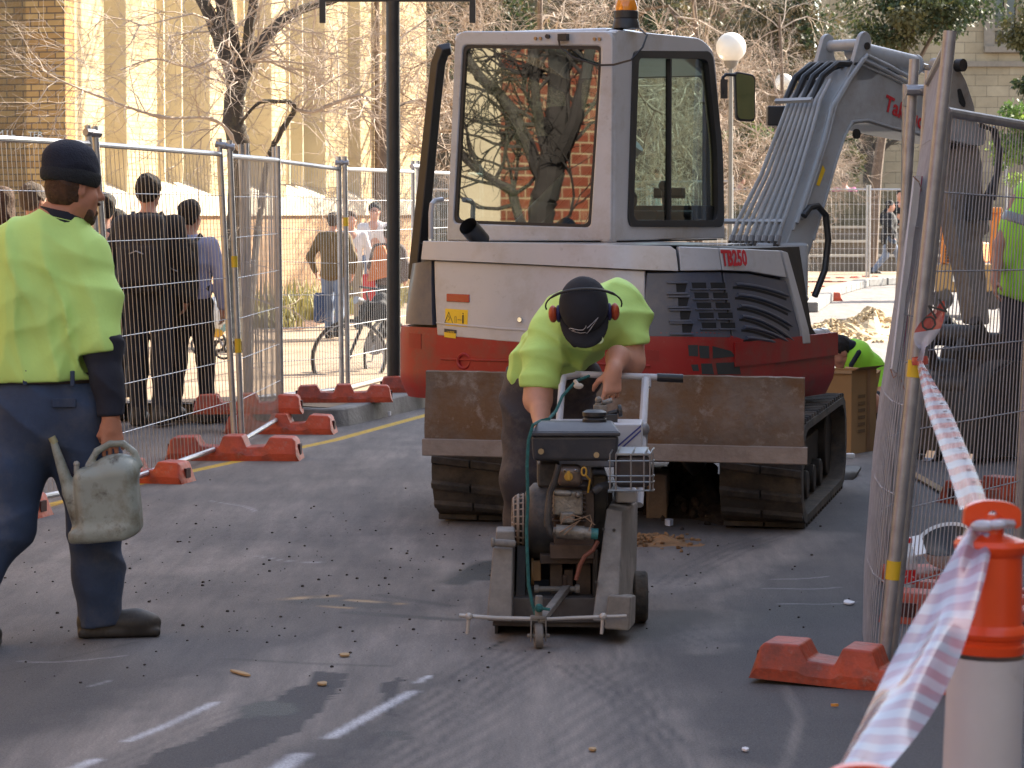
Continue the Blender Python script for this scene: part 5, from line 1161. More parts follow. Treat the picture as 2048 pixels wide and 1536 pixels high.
# ---------------- temporary mesh fence panels ----------------
M_yt = mat('yellow_tape', (.62, .42, .02), .5)
M_wire = mat('fence_wire', (.46, .47, .49), .4, .6, .15, 10)
M_wiredull = mat('fence_wire_dull', (.34, .34, .37), .6, .1, .2, 10)
def fence_panel(b0, t0, b1, t1, label, group, wires=32, hw=6, r=.019, wr=.0019, bulge=None, ext=.10, low=.10, mg=M_gal, mw=M_wire, yellow=()):
    b0, t0, b1, t1 = map(Vector, (b0, t0, b1, t1)); base = (b0 + b1) / 2; base.z = 0
    e = empty('mesh_fence', base, label, 'fence', group=group); L_ = (b1 - b0).length
    def S(s, h): 
        p = (b0.lerp(b1, s)).lerp(t0.lerp(t1, s), h)
        if bulge: p = p + bulge(s, h)
        return p
    f = MB()
    for a, c_ in ((b0, t0), (b1, t1)):
        d = (c_ - a).normalized(); f.cyl(a - d * low, c_ + d * ext, r, 12)
    f.cyl(b0, b1, r * .85, 10); f.cyl(t0, t1, r * .85, 10); f.build('frame', mg, e)
    m = MB(); nh = 10 if bulge else 1
    for i in range(1, wires): s_ = i / wires; m.tube([S(s_, j / nh) for j in range(nh + 1)], wr, 4, caps=False)
    ns = 8 if bulge else 1; dv = (t0 - b0).length
    for i in range(1, hw + 1): h_ = i / (hw + 1); m.tube([S(j / ns, h_) for j in range(ns + 1)], wr * 1.2, 4, caps=False)
    m.build('mesh', mw, e, smooth=False)
    for (k, h0, h1) in yellow:
        a, c_ = ((b0, t0), (b1, t1))[k]; y = MB(); y.cyl(a.lerp(c_, h0), a.lerp(c_, h1), r + .002, 12); y.build('yellow_band', M_yt, e)
    return e
def clamp(p, q, parent):
    b = MB(); p, q = Vector(p), Vector(q); d = (q - p).normalized(); b.cyl(p - d * .03, q + d * .03, .024, 8); b.cyl((p + q) / 2 - Vector((0, .035, 0)), (p + q) / 2 + Vector((0, .03, 0)), .012, 8); b.build('clamp', M_galdark, parent, bevel=.004)
GL = 'mesh fence panels along the left kerb'
pts = {}
def J(px_b, py_b, px_t, py_t, Y): return (at(px_b, py_b, Y), at(px_t, py_t, Y))
O_ = (Vector((-2.70, 13.55, .07)), Vector((-2.80, 13.55, 1.93)))
A_ = J(240, 965, 192, 289, 15.2); A2 = J(228, 965, 178, 287, 15.15)
B_ = J(470, 884, 440, 308, 17.7); B2 = J(484, 881, 460, 312, 17.7)
D_ = J(563, 833, 556, 320, 19.5); D2 = J(558, 830, 549, 322, 19.6)
E_2 = J(492, 795, 482, 316, 20.3); E3 = J(500, 796, 493, 314, 20.3)
C_ = J(684, 778, 678, 338, 21.8); C2 = J(696, 776, 690, 338, 21.8)
F_ = J(828, 742, 826, 344, 24.4); F2 = J(838, 740, 836, 344, 24.5)
G_ = (Vector((-.30, 26.9, .17)), Vector((-.30, 26.9, 1.92)))
p0 = fence_panel(*O_, *A2, 'nearest fence panel at the left edge, behind the worker in the beanie', GL)
p1 = fence_panel(*A_, *B_, 'leaning fence panel in front of the two people with backpacks', GL, yellow=())
clamp(A2[1] + Vector((0, 0, .06)), A_[1] + Vector((0, 0, .06)), p1)
p2 = fence_panel(*B2, *D_, 'narrow angled fence panel between the backpack pair and the double red feet', GL, yellow=((0, .61, .65), (0, .31, .36)))
clamp(B_[1] + Vector((0, 0, .06)), B2[1] + Vector((0, 0, .06)), p2)
p3 = fence_panel(*D2, *E_2, 'short fence panel seen almost edge on beside the tree trunk', GL)
p4 = fence_panel(*E3, *C_, 'fence panel in front of the man in the olive jacket', GL)
p5 = fence_panel(*C2, *F_, 'fence panel in front of the parked bicycle', GL, yellow=((0, .74, .78),))
clamp(C_[1] + Vector((0, 0, .05)), C2[1] + Vector((0, 0, .05)), p5)
p6 = fence_panel(*F2, *G_, 'fence panel hidden mostly behind the excavator door frame', GL)
clamp(F_[1] + Vector((0, 0, .05)), F2[1] + Vector((0, 0, .05)), p6)
# far fences
GF = 'far mesh fence panels across the street end'
xs = [(x - 1024) * scl(60) for x in (860, 1080, 1300, 1520, 1738, 1958)]
names = ['far fence panel just right of the dark post', 'far fence panel seen through the rear cab glass', 'far fence panel seen through the side cab window', 'far fence panel behind the boom pipes', 'far fence panel before the stepped seating and walking figure']
for i in range(5): fence_panel((xs[i], 60, .12), (xs[i], 60, 2.05), (xs[i + 1] - .06, 60, .12), (xs[i + 1] - .06, 60, 2.05), names[i], GF, wires=24, hw=5, r=.024, wr=.003)
fence_panel((1.9, 49.5, .12), (1.9, 49.5, 2.1), (3.9, 48.8, .12), (3.9, 48.8, 2.1), 'mid distance fence panel seen through the side window of the cab', GF, wires=24, hw=5, r=.022, wr=.003)
fence_panel((4.95, 46.5, .12), (4.95, 46.5, 2.0), (6.2, 58.8, .12), (6.2, 58.8, 2.0), 'far fence panel running away behind the curved black hose', GF, wires=40, hw=5, r=.022, wr=.003)
# ---- right hand panels ----
NB, NT = at(1764, 1352, 9.25), at(1897, 92, 9.25)
FB, FT = at(1795, 1135, 11.8), at(1858, 165, 11.8)
GRt = 'mesh fence panels on the right'
def blg(s, h):
    A = np.interp(h, [0, .1, .35, .65, 1], [.10, .115, .12, .075, 0])
    return Vector((-float(A) * math.sin(math.pi * min(1, max(0, s))) ** .55, 0, 0))
pr = fence_panel(NB, NT, FB, FT, 'bowed fence panel seen almost edge on at the right, ending in the tall leaning post', GRt, wires=46, hw=6, r=.0225, wr=.0023, bulge=blg, ext=.05, low=.02, mg=M_galdark, mw=M_wiredull, yellow=((0, .155, .185), (0, .478, .505)))
FB2, FT2 = at(1768, 1135, 11.9), at(1826, 165, 11.9)
pq = fence_panel(at(1780, 1330, 9.3), at(1893, 224, 9.3), at(2028, 1240, 10.35), at(2080, 256, 10.35), 'mesh fence panel in front of the digger bucket at the right edge', GRt, wires=30, hw=6, r=.0205, wr=.0021, ext=.0, low=.0, mg=M_galdark, mw=M_wiredull)
e = fence_panel(FB2, FT2, FB2 + Vector((.40, 2.3, 0)), FT2 + Vector((.30, 2.3, 0)), 'further fence panel clamped behind the edge-on panel', GRt, wires=30, hw=6, r=.0225, mg=M_galdark, mw=M_wiredull)
clamp(at(1826, 180, 11.85), at(1858, 180, 11.85), e)
# edge-on sign board tied to the mesh
b = MB(); A1, A2_, B1, B2_ = at(1826, 352, 9.35), at(1840, 352, 9.7), at(1781, 738, 9.35), at(1798, 752, 9.7); th = Vector((.006, 0, 0)); vs = [A1, A2_, B2_, B1]; vs += [v + th for v in vs]
b.add(vs, [(0, 1, 2, 3), (7, 6, 5, 4), (0, 4, 5, 1), (1, 5, 6, 2), (2, 6, 7, 3), (3, 7, 4, 0)]); sg = b.build('sign_board', mat('sign_board_white', (.80, .78, .82), .5, 0, .06, 3), origin=(B1.x, B1.y, 0)); tag(sg, 'long pale sign board seen edge on, tied to the bowed fence panel', 'sign')
b = MB(); b.tube([A2_ + th, B2_ + th], .0035, 4); b.build('red_edge', mat('sign_edge', (.35, .03, .10), .5), sg)
b = MB(); b.tube([B1, B1 + Vector((.01, 0, -.03)), B2_ + Vector((0, 0, .01)), B2_ + Vector((.02, 0, -.05))], .002, 4); b.build('tie_wire', mat('tie_wire', (.25, .12, .07), .6), sg); b = MB(); b.tube([A1, A1 + Vector((.02, 0, -.02)), A2_ + Vector((.01, 0, -.06))], .002, 4); b.build('tie_wire', mat('tie_wire', (.25, .12, .07), .6), sg)
# ---------------- red plastic fence feet ----------------
def make_foot():
    e = empty('fence_block', (0, 0, 0), 'x', 'fence foot', group='orange red plastic fence feet')
    pr = [(-.36, 0), (-.335, .105), (-.32, .12), (-.20, .125), (-.17, .075), (-.075, .07), (-.05, .13), (.05, .13), (.075, .07), (.17, .075), (.20, .125), (.32, .12), (.335, .105), (.36, 0)]
    Mx = Matrix(((1, 0, 0, 0), (0, 0, 1, 0), (0, 1, 0, 0), (0, 0, 0, 1))); b = MB(Mx); n = len(pr)
    # two layers so the sides slope
    vs = []; 
    for w, k in ((-.115, 1), (-.085, 0), (.085, 0), (.115, 1)): vs += [Vector((x * (1 if k == 0 else 1.0), z if k == 0 else z * .25, w)) for x, z in pr]
    fs = []
    for l in range(3):
        for i in range(n - 1): fs.append((l * n + i, l * n + i + 1, (l + 1) * n + i + 1, (l + 1) * n + i))
    fs += [tuple(range(n)), tuple(reversed(range(3 * n, 4 * n)))]; b.add(vs, fs)
    b.build('block', M_orangeplastic, e, bevel=.008, angle=50)
    for sx in (-1, 1): h = MB(); h.box((sx * .347, 0, .055), (.018, .07, .055)); h.build('lifting_slot', mat('slot_dark', (.05, .01, .008), .7), e, smooth=False)
    return e
foot0 = make_foot(); used = False
def foot(px, py, label, z=0.0, rz=0.0, tilt=0.0, off=(0, 0), sc_=1.0):
    global used
    o = foot0 if not used else copy_tree(foot0); used = True
    p = gr(px, py, z); o.location = (p.x + off[0], p.y + off[1], z); o.rotation_euler = (0, tilt, rz); o['label'] = label; o.scale = (sc_,) * 3; return o
W = R(-14.5)
foot(-40, 1030, 'red fence foot at the left edge behind the walking worker', 0, W)
foot(262, 962, 'red fence foot beside the watering can', 0, W)
foot(470, 918, 'long red fence foot under the leaning double posts', 0, R(-3), sc_=1.18)
foot(562, 866, 'red fence foot behind the one under the double posts', 0, R(-4), sc_=1.08)
foot(497, 826, 'red fence foot on the footpath below the edge-on panel', .13, R(2), sc_=1.08)
foot(688, 803, 'red fence foot on the footpath below the bicycle wheel', .13, R(4), sc_=1.02)
foot(850, 783, 'red fence foot half hidden behind the excavator corner', .13, R(5))
foot(1722, 1368, 'large scuffed orange fence foot in the right foreground', 0, R(-20), R(3), sc_=.98)
foot(1872, 1225, 'red fence foot behind the mesh beside the drink bottle', 0, R(62), sc_=.95)
foot(2000, 1000, 'red fence foot on the ground below the digger bucket', 0, R(35))
foot(2062, 1262, 'red fence foot cut by the right edge of the view', 0, R(70))
for i, (px, py, lb) in enumerate(((1632, 602, 'far orange fence foot nearest the boom hose'), (1640, 588, 'second far orange fence foot behind the boom hose'), (1655, 577, 'third far orange fence foot on the far kerb'), (1680, 569, 'fourth far orange fence foot on the far kerb'), (1733, 566, 'far orange fence foot under the far double posts'), (1520, 566, 'far orange fence foot behind the boom pipes'))):
    foot(px, py, lb, .0 if i < 5 else 0, R(10 if i < 4 else 40), sc_=1.25)
# far kerb and island on the right
b = MB(); kp = [gr(1618, 625), gr(1668, 590), gr(1725, 573), gr(1800, 568), gr(2100, 566)]
for i in range(len(kp) - 1):
    a, c_ = kp[i], kp[i + 1]; n = max(1, int((c_ - a).length / 1.0))
    for j in range(n):
        p = a.lerp(c_, (j + .5) / n); d = (c_ - a); b.box((p.x, p.y, .08), (d.length / n * .93, .28, .16), rz=math.atan2(d.y, d.x))
kb = b.build('far_kerb', M_kerb, bevel=.02); kb['kind'] = 'structure'
b = MB(); q = [Vector((p.x, p.y + .05, .135)) for p in kp] + [Vector((22, 66, .135)), Vector((2.0, 66, .135)), Vector((3.6, 44, .135))]
b.add(q, [tuple(range(len(q)))]); o = b.build('far_footpath', M_path, smooth=False); o['kind'] = 'structure'
# ---------------- bollards and tape ----------------
M_oran = mat('bollard_orange', (.72, .065, .008), .38, 0, .06, 6, coat=.15)
M_white = mat('bollard_sleeve', (.52, .50, .53), .45, 0, .06, 6, dirt=((.28, .26, .26), .4, 14, .6))
Yb = 4.3; top = at(1985, 1002, Yb); Hb = top.z; xb = at(1964, 1500, Yb).x + (-.02)
e = empty('bollard', (xb, Yb, 0), 'orange topped white bollard with barrier tape tied to its T handle', 'bollard', group='orange T-top bollards')
BMt = Matrix.Translation((xb, Yb, 0)) @ Matrix.Rotation(math.atan2(top.x - xb, Hb), 4, 'Y')
b = MB(); b.lathe([(.064, .30), (.060, Hb - .245)], 32, BMt, caps=False); b.build('sleeve', M_white, e)
b = MB(); z = Hb; b.lathe([(.0585, z - .238), (.060, z - .225), (.056, z - .222), (.057, z - .215), (.061, z - .212), (.063, z - .205), (.060, z - .198), (.054, z - .192), (.050, z - .10), (.0495, z - .085), (.056, z - .078), (.058, z - .068), (.053, z - .060), (.036, z - .055), (.020, z - .050), (.016, z - .02)], 32, BMt); b.build('cap', M_oran, e)
b = MB(); b.lathe([(.20, 0), (.20, .03), (.09, .06), (.07, .12), (.066, .31)], 32, BMt); b.build('base', M_black, e)
hd = MB(); arc = []; 
for a in np.linspace(180, 0, 15): arc.append((.043 * math.cos(R(a)), .018 * math.sin(R(a)) - .02 + .004))
outer = [Vector((x * 1.02, y)) for x, y in arc] + [Vector((.045, -.036)), Vector((.038, -.041)), Vector((.030, -.032)), Vector((-.030, -.032)), Vector((-.038, -.041)), Vector((-.045, -.036))]
hole = [Vector((.0075 * math.cos(t), -.021 + .0075 * math.sin(t))) for t in np.linspace(math.pi, -math.pi, len(outer) + 1)[:-1]]
HM = BMt @ Matrix.Translation((0, 0, z)) @ Matrix(((1, 0, 0, 0), (0, 0, -1, 0), (0, 1, 0, 0), (0, 0, 0, 1))); ring_panel(hd, outer, hole, HM, -.010, .010); hd.build('handle', M_oran, e, bevel=.003)
b2 = copy_tree(e); p = at(1672, 1530, 3.22); b2.location = (p.x, 3.22, -(Hb - p.z) + .0); b2['label'] = 'nearest bollard, only its orange handle showing at the bottom edge'
b2.location.z = p.z - Hb
# tape
def tapemat(name, col, al, rough=.25):
    m = mat(name, col, rough, 0, .08, 20, alpha=al, coat=.3); return m
M_tr = tapemat('tape_red', (.50, .09, .07), .88); M_tw = tapemat('tape_white', (.52, .52, .60), .84); M_tr2 = tapemat('tape_red_folded', (.36, .24, .32), .80); M_tw2 = tapemat('tape_white_folded', (.44, .46, .56), .78)
def ribbon(name, label, cen, across, n, stripe, mats, nw=6, curl=.02, seed=1, parent=None, wob=.01):
    """cen(t)->point, across(t)->half width vector"""
    g = random.Random(seed); b = MB(); ph = [g.uniform(0, 6.28) for _ in range(4)]; rows = []; L_ = 0; prev = None; mi = []
    for i in range(n + 1):
        t = i / n; c_ = cen(t); w_ = across(t); d = (cen(min(1, t + .01)) - cen(max(0, t - .01))).normalized(); nn = d.cross(w_).normalized()
        if prev is not None: L_ += (c_ - prev).length
        prev = c_; row = []
        for j in range(nw + 1):
            f = j / nw * 2 - 1; row.append(c_ + w_ * f + nn * (curl * (math.cos(f * 1.5) - .5) + wob * math.sin(f * 3.2 + ph[0] + 5 * t) + wob * .5 * math.sin(f * 6 + ph[1] - 9 * t)))
        rows.append(row); mi.append(int(L_ / stripe) % 2)
    b.grid(rows); me_m = []
    for i in range(n): me_m += [mi[i]] * nw
    b.m = me_m; o = b.build(name, mats, parent, angle=80, origin=None if parent else tuple(cen(0)))
    if label: tag(o, label, 'barrier tape', 'red and white barrier tape')
    return o
def bez(*p):
    P = [Vector(q) for q in p]
    def f(t):
        Q = P
        while len(Q) > 1: Q = [Q[i].lerp(Q[i + 1], t) for i in range(len(Q) - 1)]
        return Q[0].copy()
    return f
tA = bez(at(1838, 722, 9.15), at(1868, 800, 7.6), at(1912, 900, 5.8), at(1948, 1012, 4.34))
wA = lambda t: Vector((.010 + .036 * min(1, t * 2.6) - .020 * t ** 1.5, .0, .006)) * 1.0
tp1 = ribbon('barrier_tape', 'striped barrier tape stretched from the leaning post down to the bollard', tA, lambda t: Vector((.008 + .026 * min(1, t * 2.4) * (1 - .45 * t), 0, .004)), 260, .165, [M_tr, M_tw], 6, .006, 3, wob=.0015)
tB = bez(at(1962, 1050, 4.30), at(1905, 1230, 4.12), at(1800, 1400, 3.85), at(1690, 1580, 3.5))
tp2 = ribbon('barrier_tape', 'wide translucent barrier tape hanging from the bollard towards the lower edge', tB, lambda t: Vector((.012 + .045 * math.sin(math.pi * min(1, .10 + t * .62)) ** 1.1, .012, .018 * t + .002)), 160, .030, [M_tr2, M_tw2], 12, .016, 5, wob=.007)
tC = bez(at(1838, 722, 9.14), at(1846, 690, 9.14), at(1852, 660, 9.14), at(1880, 608, 9.14))
tp3 = ribbon('barrier_tape', 'crumpled loose end of barrier tape sticking up from the leaning post', tC, lambda t: Vector((.010 + .034 * math.sin(math.pi * max(0, (t - .28) / .72)) ** .7 if t > .28 else .010, 0, .012 * t)), 40, .10, [M_tw, M_tr], 5, .012, 8, wob=.008)
text('N', .075, frame(at(1868, 640, 9.09), (.9, 0, .55), (-.55, 0, .9)), M_decalblack, tp3, 'tape_letter', .001); text('O', .07, frame(at(1850, 668, 9.09), (.9, 0, .55), (-.55, 0, .9)), M_decalblack, tp3, 'tape_letter', .001)
b = MB(); kc = at(1966, 1052, 4.26); b.ball(kc, (.020, .014, .010), 10, 6); b.ball(kc + Vector((.02, -.004, .002)), (.016, .012, .008), 10, 6); b.tube([kc, kc + Vector((.03, .0, .004)), kc + Vector((.05, .03, .0))], .008, 6); b.build('knot', M_tw, tp2)
b = MB(); kc = at(1840, 722, 9.2); b.lathe([(.027, -.012), (.029, 0), (.026, .014)], 14, frame(kc, (1, 0, .1), (0, 1, 0)), caps=False); b.build('knot', M_tr, tp1)
# small print on the tape
pm = MB()
for i in range(13):
    t = .16 + i * .062; c_ = tA(t); 
    for k in range(3): w_ = Vector((.012, 0, 0)); q = c_ + Vector((.006, -.008, .006 - k * .007)); pm.add([q, q + w_ * (1 - .4 * t), q + w_ * (1 - .4 * t) + Vector((0, 0, .0022)), q + Vector((0, 0, .0022))], [(0, 1, 2, 3)])
pm.build('small_print', mat('tape_print', (.12, .10, .12), .6), tp1, smooth=False)
# ---------------- people ----------------
M_skin = mat('skin', (.50, .25, .17), .55, 0, .10, 14, sub=.08, bump=.05, bscale=60)
M_skin2 = mat('skin_ruddy', (.42, .19, .12), .55, 0, .12, 14, sub=.06)
M_hiv = mat('hi_vis_lime', (.50, .74, .20), .75, 0, .05, 5, bump=.1, bscale=90)
M_hiv2 = mat('hi_vis_green', (.33, .72, .04), .75, 0, .06, 5)
M_navy = mat('navy_cloth', (.009, .011, .022), .85, 0, .2, 10, bump=.1, bscale=90)
M_jean = mat('blue_work_trousers', (.028, .046, .090), .85, 0, .22, 6, bump=.12, bscale=80, dirt=((.10, .10, .11), .45, 5, .5))
M_ptr = mat('dusty_trousers', (.042, .035, .042), .85, 0, .25, 6, bump=.12, bscale=80, dirt=((.15, .12, .10), .5, 6, .48))
M_boot = mat('boot_leather', (.018, .015, .013), .6, 0, .3, 10, dirt=((.09, .075, .06), .5, 8, .48))
M_hair = mat('dark_hair', (.008, .006, .005), .85, 0, .4, 30, bump=.8, bscale=70)
M_hairb = mat('brown_hair', (.06, .028, .014), .85, 0, .4, 30, bump=.8, bscale=70)
M_hairg = mat('grey_brown_hair', (.08, .058, .042), .85, 0, .4, 30, bump=.8, bscale=70)
def V3(*a): return Vector(a)
def basis(fwd, up=(0, 0, 1)):
    f = Vector(fwd).normalized(); r = f.cross(Vector(up)).normalized(); u = r.cross(f); return r, f, u
def head_sdf(s, c, r, f, u, sz=1.0, nose=True):
    """c = centre of skull; r right, f forward, u up. adult head about .23 tall"""
    P = lambda x, y, z: c + (r * x + f * y + u * z) * sz; Rm = [[r[i], f[i], u[i]] for i in range(3)]
    s.ell(P(0, -.012, .025), (.074 * sz, .092 * sz, .088 * sz), Rm, .02)
    s.ell(P(0, .02, -.045), (.056 * sz, .066 * sz, .074 * sz), Rm, .03)
    s.seg(P(0, .045, -.098), P(0, .066, -.092), .026 * sz, .020 * sz, .03)            # chin
    s.seg(P(-.045, .0, -.06), P(-.02, .05, -.09), .022 * sz, .02 * sz, .02); s.seg(P(.045, .0, -.06), P(.02, .05, -.09), .022 * sz, .02 * sz, .02)
    if nose:
        s.seg(P(0, .084, .004), P(0, .108, -.030), .009 * sz, .013 * sz, .012); s.seg(P(-.008, .092, -.034), P(.008, .092, -.034), .010 * sz, .010 * sz, .008)
        s.seg(P(-.028, .078, .018), P(.028, .078, .018), .010 * sz, .010 * sz, .015)        # brow
        s.seg(P(-.016, .082, -.060), P(.016, .082, -.060), .0065 * sz, .0065 * sz, .008); s.seg(P(-.014, .080, -.070), P(.014, .080, -.070), .007 * sz, .007 * sz, .006)
        for q in (-1, 1):
            s.ell(P(q * .030, .082, .003), (.015 * sz, .010 * sz, .010 * sz), Rm, .006, sub=True); s.ell(P(q * .030, .074, .002), (.0115 * sz, .0115 * sz, .0115 * sz), Rm, .002)
            s.ell(P(q * .042, .052, -.035), (.022 * sz, .02 * sz, .022 * sz), Rm, .02)
    for q in (-1, 1): s.ell(P(q * .076, -.004, -.010), (.010 * sz, .020 * sz, .032 * sz), Rm, .008); s.ell(P(q * .082, .0, -.006), (.006 * sz, .009 * sz, .016 * sz), Rm, .006, sub=True)
def hand_sdf(s, w, palm, nrm, out, curls, k=.008, sz=1.0, thumb=None, spread=.25):
    """w wrist, palm = direction wrist->knuckles, nrm = back-of-hand normal, out = thumb side. curls: list of 4 (a1,a2,a3) radians towards the palm"""
    palm = palm.normalized(); out = (out - palm * out.dot(palm)).normalized(); nrm = (nrm - palm * nrm.dot(palm) - out * nrm.dot(out)).normalized()
    K = w + palm * .085 * sz
    s.seg(w - palm * .01, w + palm * .03 * sz, .026 * sz, .027 * sz, .02)
    for i in range(4):
        o_ = (.030 - .020 * i) * sz; s.seg(w + palm * .015 * sz + out * o_ * .7, K + out * o_ - palm * (.004 * i) * sz, .0155 * sz, .0125 * sz, .012)
    Ls = [(.040, .025, .020), (.045, .028, .021), (.041, .026, .020), (.032, .020, .018)]
    for i in range(4):
        o_ = (.030 - .020 * i) * sz; p = K + out * o_ - palm * (.004 * i) * sz; ang = 0; d0 = (palm + out * spread * (.5 - i / 3.0)).normalized()
        for j in range(3):
            ang += curls[i][j]; d = d0 * math.cos(ang) - nrm * math.sin(ang); q = p + d * Ls[i][j] * sz; r0 = (.0098 - .0012 * j - (.001 if i == 3 else 0)) * sz
            s.seg(p, q, r0, r0 - .0009 * sz, .0025 if j else .006); p = q
    tb = w + palm * .022 * sz + out * .026 * sz - nrm * .004
    td = thumb or ((palm * .75 + out * .8 - nrm * .35), (palm * .9 + out * .35 - nrm * .45), (palm * .95 + out * .05 - nrm * .5))
    p = tb; s.seg(w + palm * .01, tb, .018 * sz, .016 * sz, .012)
    for j, L_ in enumerate((.036, .030, .024)): d = td[j].normalized(); q = p + d * L_ * sz; s.seg(p, q, (.014 - .002 * j) * sz, (.0125 - .002 * j) * sz, .006); p = q
def boot(s, heel, fwd, L_=.29, w=.047, up=(0, 0, 1)):
    f = Vector(fwd).normalized(); u = Vector(up); r = f.cross(u).normalized(); Rm = [[r[i], f[i], u[i]] for i in range(3)]
    s.seg(heel + f * .05 + u * .06, heel + f * .06 + u * .14, .052, .050, .03)
    s.seg(heel + f * .045 + u * .048, heel + f * (L_ - .10) + u * .05, .046, .045, .03); s.ell(heel + f * (L_ - .085) + u * .047, (w + .004, .085, .046), Rm, .03)
    s.box(heel + f * (L_ / 2 - .005) + u * .016, (w, L_ / 2, .016), .012, Rm, .012)
    return s
# ================= worker with the watering can =================
def worker_can():
    Y = 9.97; X0 = at(150, 0, Y).x
    P = lambda px, py, dy=0.0: at(px, py, Y + dy)
    e_loc = (P(160, 1280).x, Y, 0)
    hipR, hipL = P(170, 800, -.02), P(60, 800, .02); kneeR, ankR = P(190, 1050, .0), P(200, 1225, .02)
    kneeL, ankL = P(15, 1050, -.10), P(-105, 1235, -.28)
    chest = P(95, 545, .0); neck = P(118, 440, .0); hc = P(150, 372, -.01)
    shR, shL = P(182, 505, -.02), P(0, 505, .05); elR = P(205, 690, -.10); wrR = P(222, 835, -.16)
    hf = Vector((.86, .50, -.12)).normalized(); r, f, u = basis(hf)      # head looks right and away
    b = SDF(); head_sdf(b, hc, r, f, u, 1.0)
    b.seg(neck, hc + V3(-.0, 0, -.06), .068, .060, .03); b.seg(neck, chest, .07, .12, .05); b.seg(chest, P(100, 760), .12, .11, .05); b.seg(shR, shL, .06, .06, .05)
    b.chain([shR, elR, wrR], [.055, .042, .030]); b.chain([P(100, 790), hipR, kneeR, ankR], [.10, .085, .055, .045]); b.chain([P(80, 780), hipL, kneeL, ankL], [.11, .085, .055, .045]); b.chain([shL, P(-30, 690, .05), P(-45, 830, .0)], [.055, .042, .03])
    # right hand closed on the can handle; back of the hand faces us
    hand_sdf(b, wrR + V3(0, 0, -.012), V3(.06, .0, -1), V3(.15, -1, 0), V3(-1, -.1, 0), [(.30, 1.2, 1.1), (.25, 1.25, 1.1), (.28, 1.25, 1.1), (.35, 1.2, 1.0)], sz=1.0, thumb=(V3(-.5, .3, -.9), V3(.1, .8, -.7), V3(.6, .8, -.2)))
    body = sdf_build(b, .0075, 'person', M_skin2, origin=e_loc)
    tag(body, 'walking worker in navy beanie and lime shirt carrying a plastic watering can', 'person')
    # shirt
    s = SDF(); sh = .0
    s.ell(P(88, 560), (.215, .150, .24), None, .05); s.ell(P(98, 660), (.205, .155, .22), None, .08); s.ell(P(92, 735), (.195, .15, .14), None, .06)
    s.seg(P(20, 505, .03), P(170, 512, -.02), .085, .088, .08); s.seg(P(118, 452, .0), P(110, 500), .085, .12, .08)
    s.chain([P(165, 520, -.02), P(192, 600, -.06), P(200, 690, -.10)], [.092, .088, .082], .06); s.chain([P(10, 520, .03), P(-25, 610, .06), P(-30, 700, .06)], [.09, .085, .08], .06)
    s.ell(P(95, 760), (.200, .150, .10), None, .06); f1 = folds(.015, [(1, .1, .10, 46), (.98, .2, -.16, 33), (.9, -.1, .30, 58)], 3, 1.4, .35); f2 = folds(.006, [(.3, .2, .9, 40), (.7, .1, -.7, 50)], 5, 1.4); s.disp = lambda P: f1(P) + f2(P)
    s.cut(P(214, 706, -.1), V3(.12, -.1, -1), 0, .105)
    s.cut(P(100, 760), V3(.04, 0, -1)); s.cut(P(120, 418), V3(.25, 0, 1), .0)
    shirt = sdf_build(s, .0075, 'shirt', M_hiv, body, smooth_it=2)
    # navy lower sleeve, collar, waistband
    s = SDF(); s.chain([P(205, 690, -.10), elR, P(214, 760, -.13), P(223, 826, -.158)], [.072, .068, .058, .048], .03); s.disp = folds(.007, [(.3, .1, .95, 48), (.7, 0, .7, 38)], 9); s.cut(P(223, 832, -.16), V3(.05, 0, -1)); sdf_build(s, .0075, 'navy_sleeve', M_navy, shirt)
    s = SDF(); s.chain([P(-30, 690, .05), P(-42, 780, .02), P(-45, 830, 0)], [.075, .06, .05]); sdf_build(s, .01, 'navy_sleeve', M_navy, shirt)
    cb = MB(); rows = []
    for i in range(25):
        a = R(-200 + 240 * i / 24 * 1.0); dx, dy = math.cos(a), math.sin(a); c_ = P(128, 432)
        rows.append([c_ + V3(dx * .092, dy * .086, -.030 - .022 * dx), c_ + V3(dx * .084, dy * .080, .005 - .02 * dx), c_ + V3(dx * .082, dy * .078, .018 - .018 * dx), c_ + V3(dx * .074, dy * .070, .014 - .018 * dx)])
    cb.grid(rows); cl = cb.build('collar', M_navy, shirt, solid=.006)
    for k in (0, 1):
        tb = MB(); tb.tube([P(128, 432) + V3(math.cos(a) * (.0935 - .003 * k), math.sin(a) * (.088 - .003 * k), -.022 - .021 * math.cos(a) + .013 * k) for a in [R(-200 + 240 * i / 24) for i in range(25)]], .0018, 4, caps=False); tb.build('collar_stripe', M_hiv, cl)
    # trousers with belt
    s = SDF(); s.ell(P(95, 790), (.195, .145, .13), None, .05); s.ell(P(80, 850, -.02), (.19, .15, .15), None, .08)
    s.chain([P(160, 830, -.02), P(180, 940, .0), kneeR, P(196, 1150, .01), P(200, 1248, .02)], [.135, .12, .095, .088, .080], .05)
    s.chain([P(50, 830), P(20, 950, -.05), kneeL, P(-50, 1150, -.2), P(-108, 1248, -.28)], [.135, .12, .095, .085, .078], .05)
    s.disp = folds(.010, [(.25, .1, .95, 30), (.6, .2, .75, 34), (-.7, .2, .7, 28)], 5); s.cut(P(100, 752), V3(0, 0, 1)); s.cut(P(200, 1252), V3(0.1, 0, -1))
    tro = sdf_build(s, .0075, 'trousers', M_jean, body, smooth_it=2)
    bb = MB(); c_ = P(94, 752); ring = [c_ + V3(math.cos(a) * .197, math.sin(a) * .148, 0) for a in np.linspace(0, 6.283, 49)[:-1]]; bb.grid([[q + V3(0, 0, -.020), q + V3(0, 0, .018)] for q in ring], close_u=True); bb.build('belt', mat('belt_brown', (.055, .04, .035), .6), tro, solid=.008)
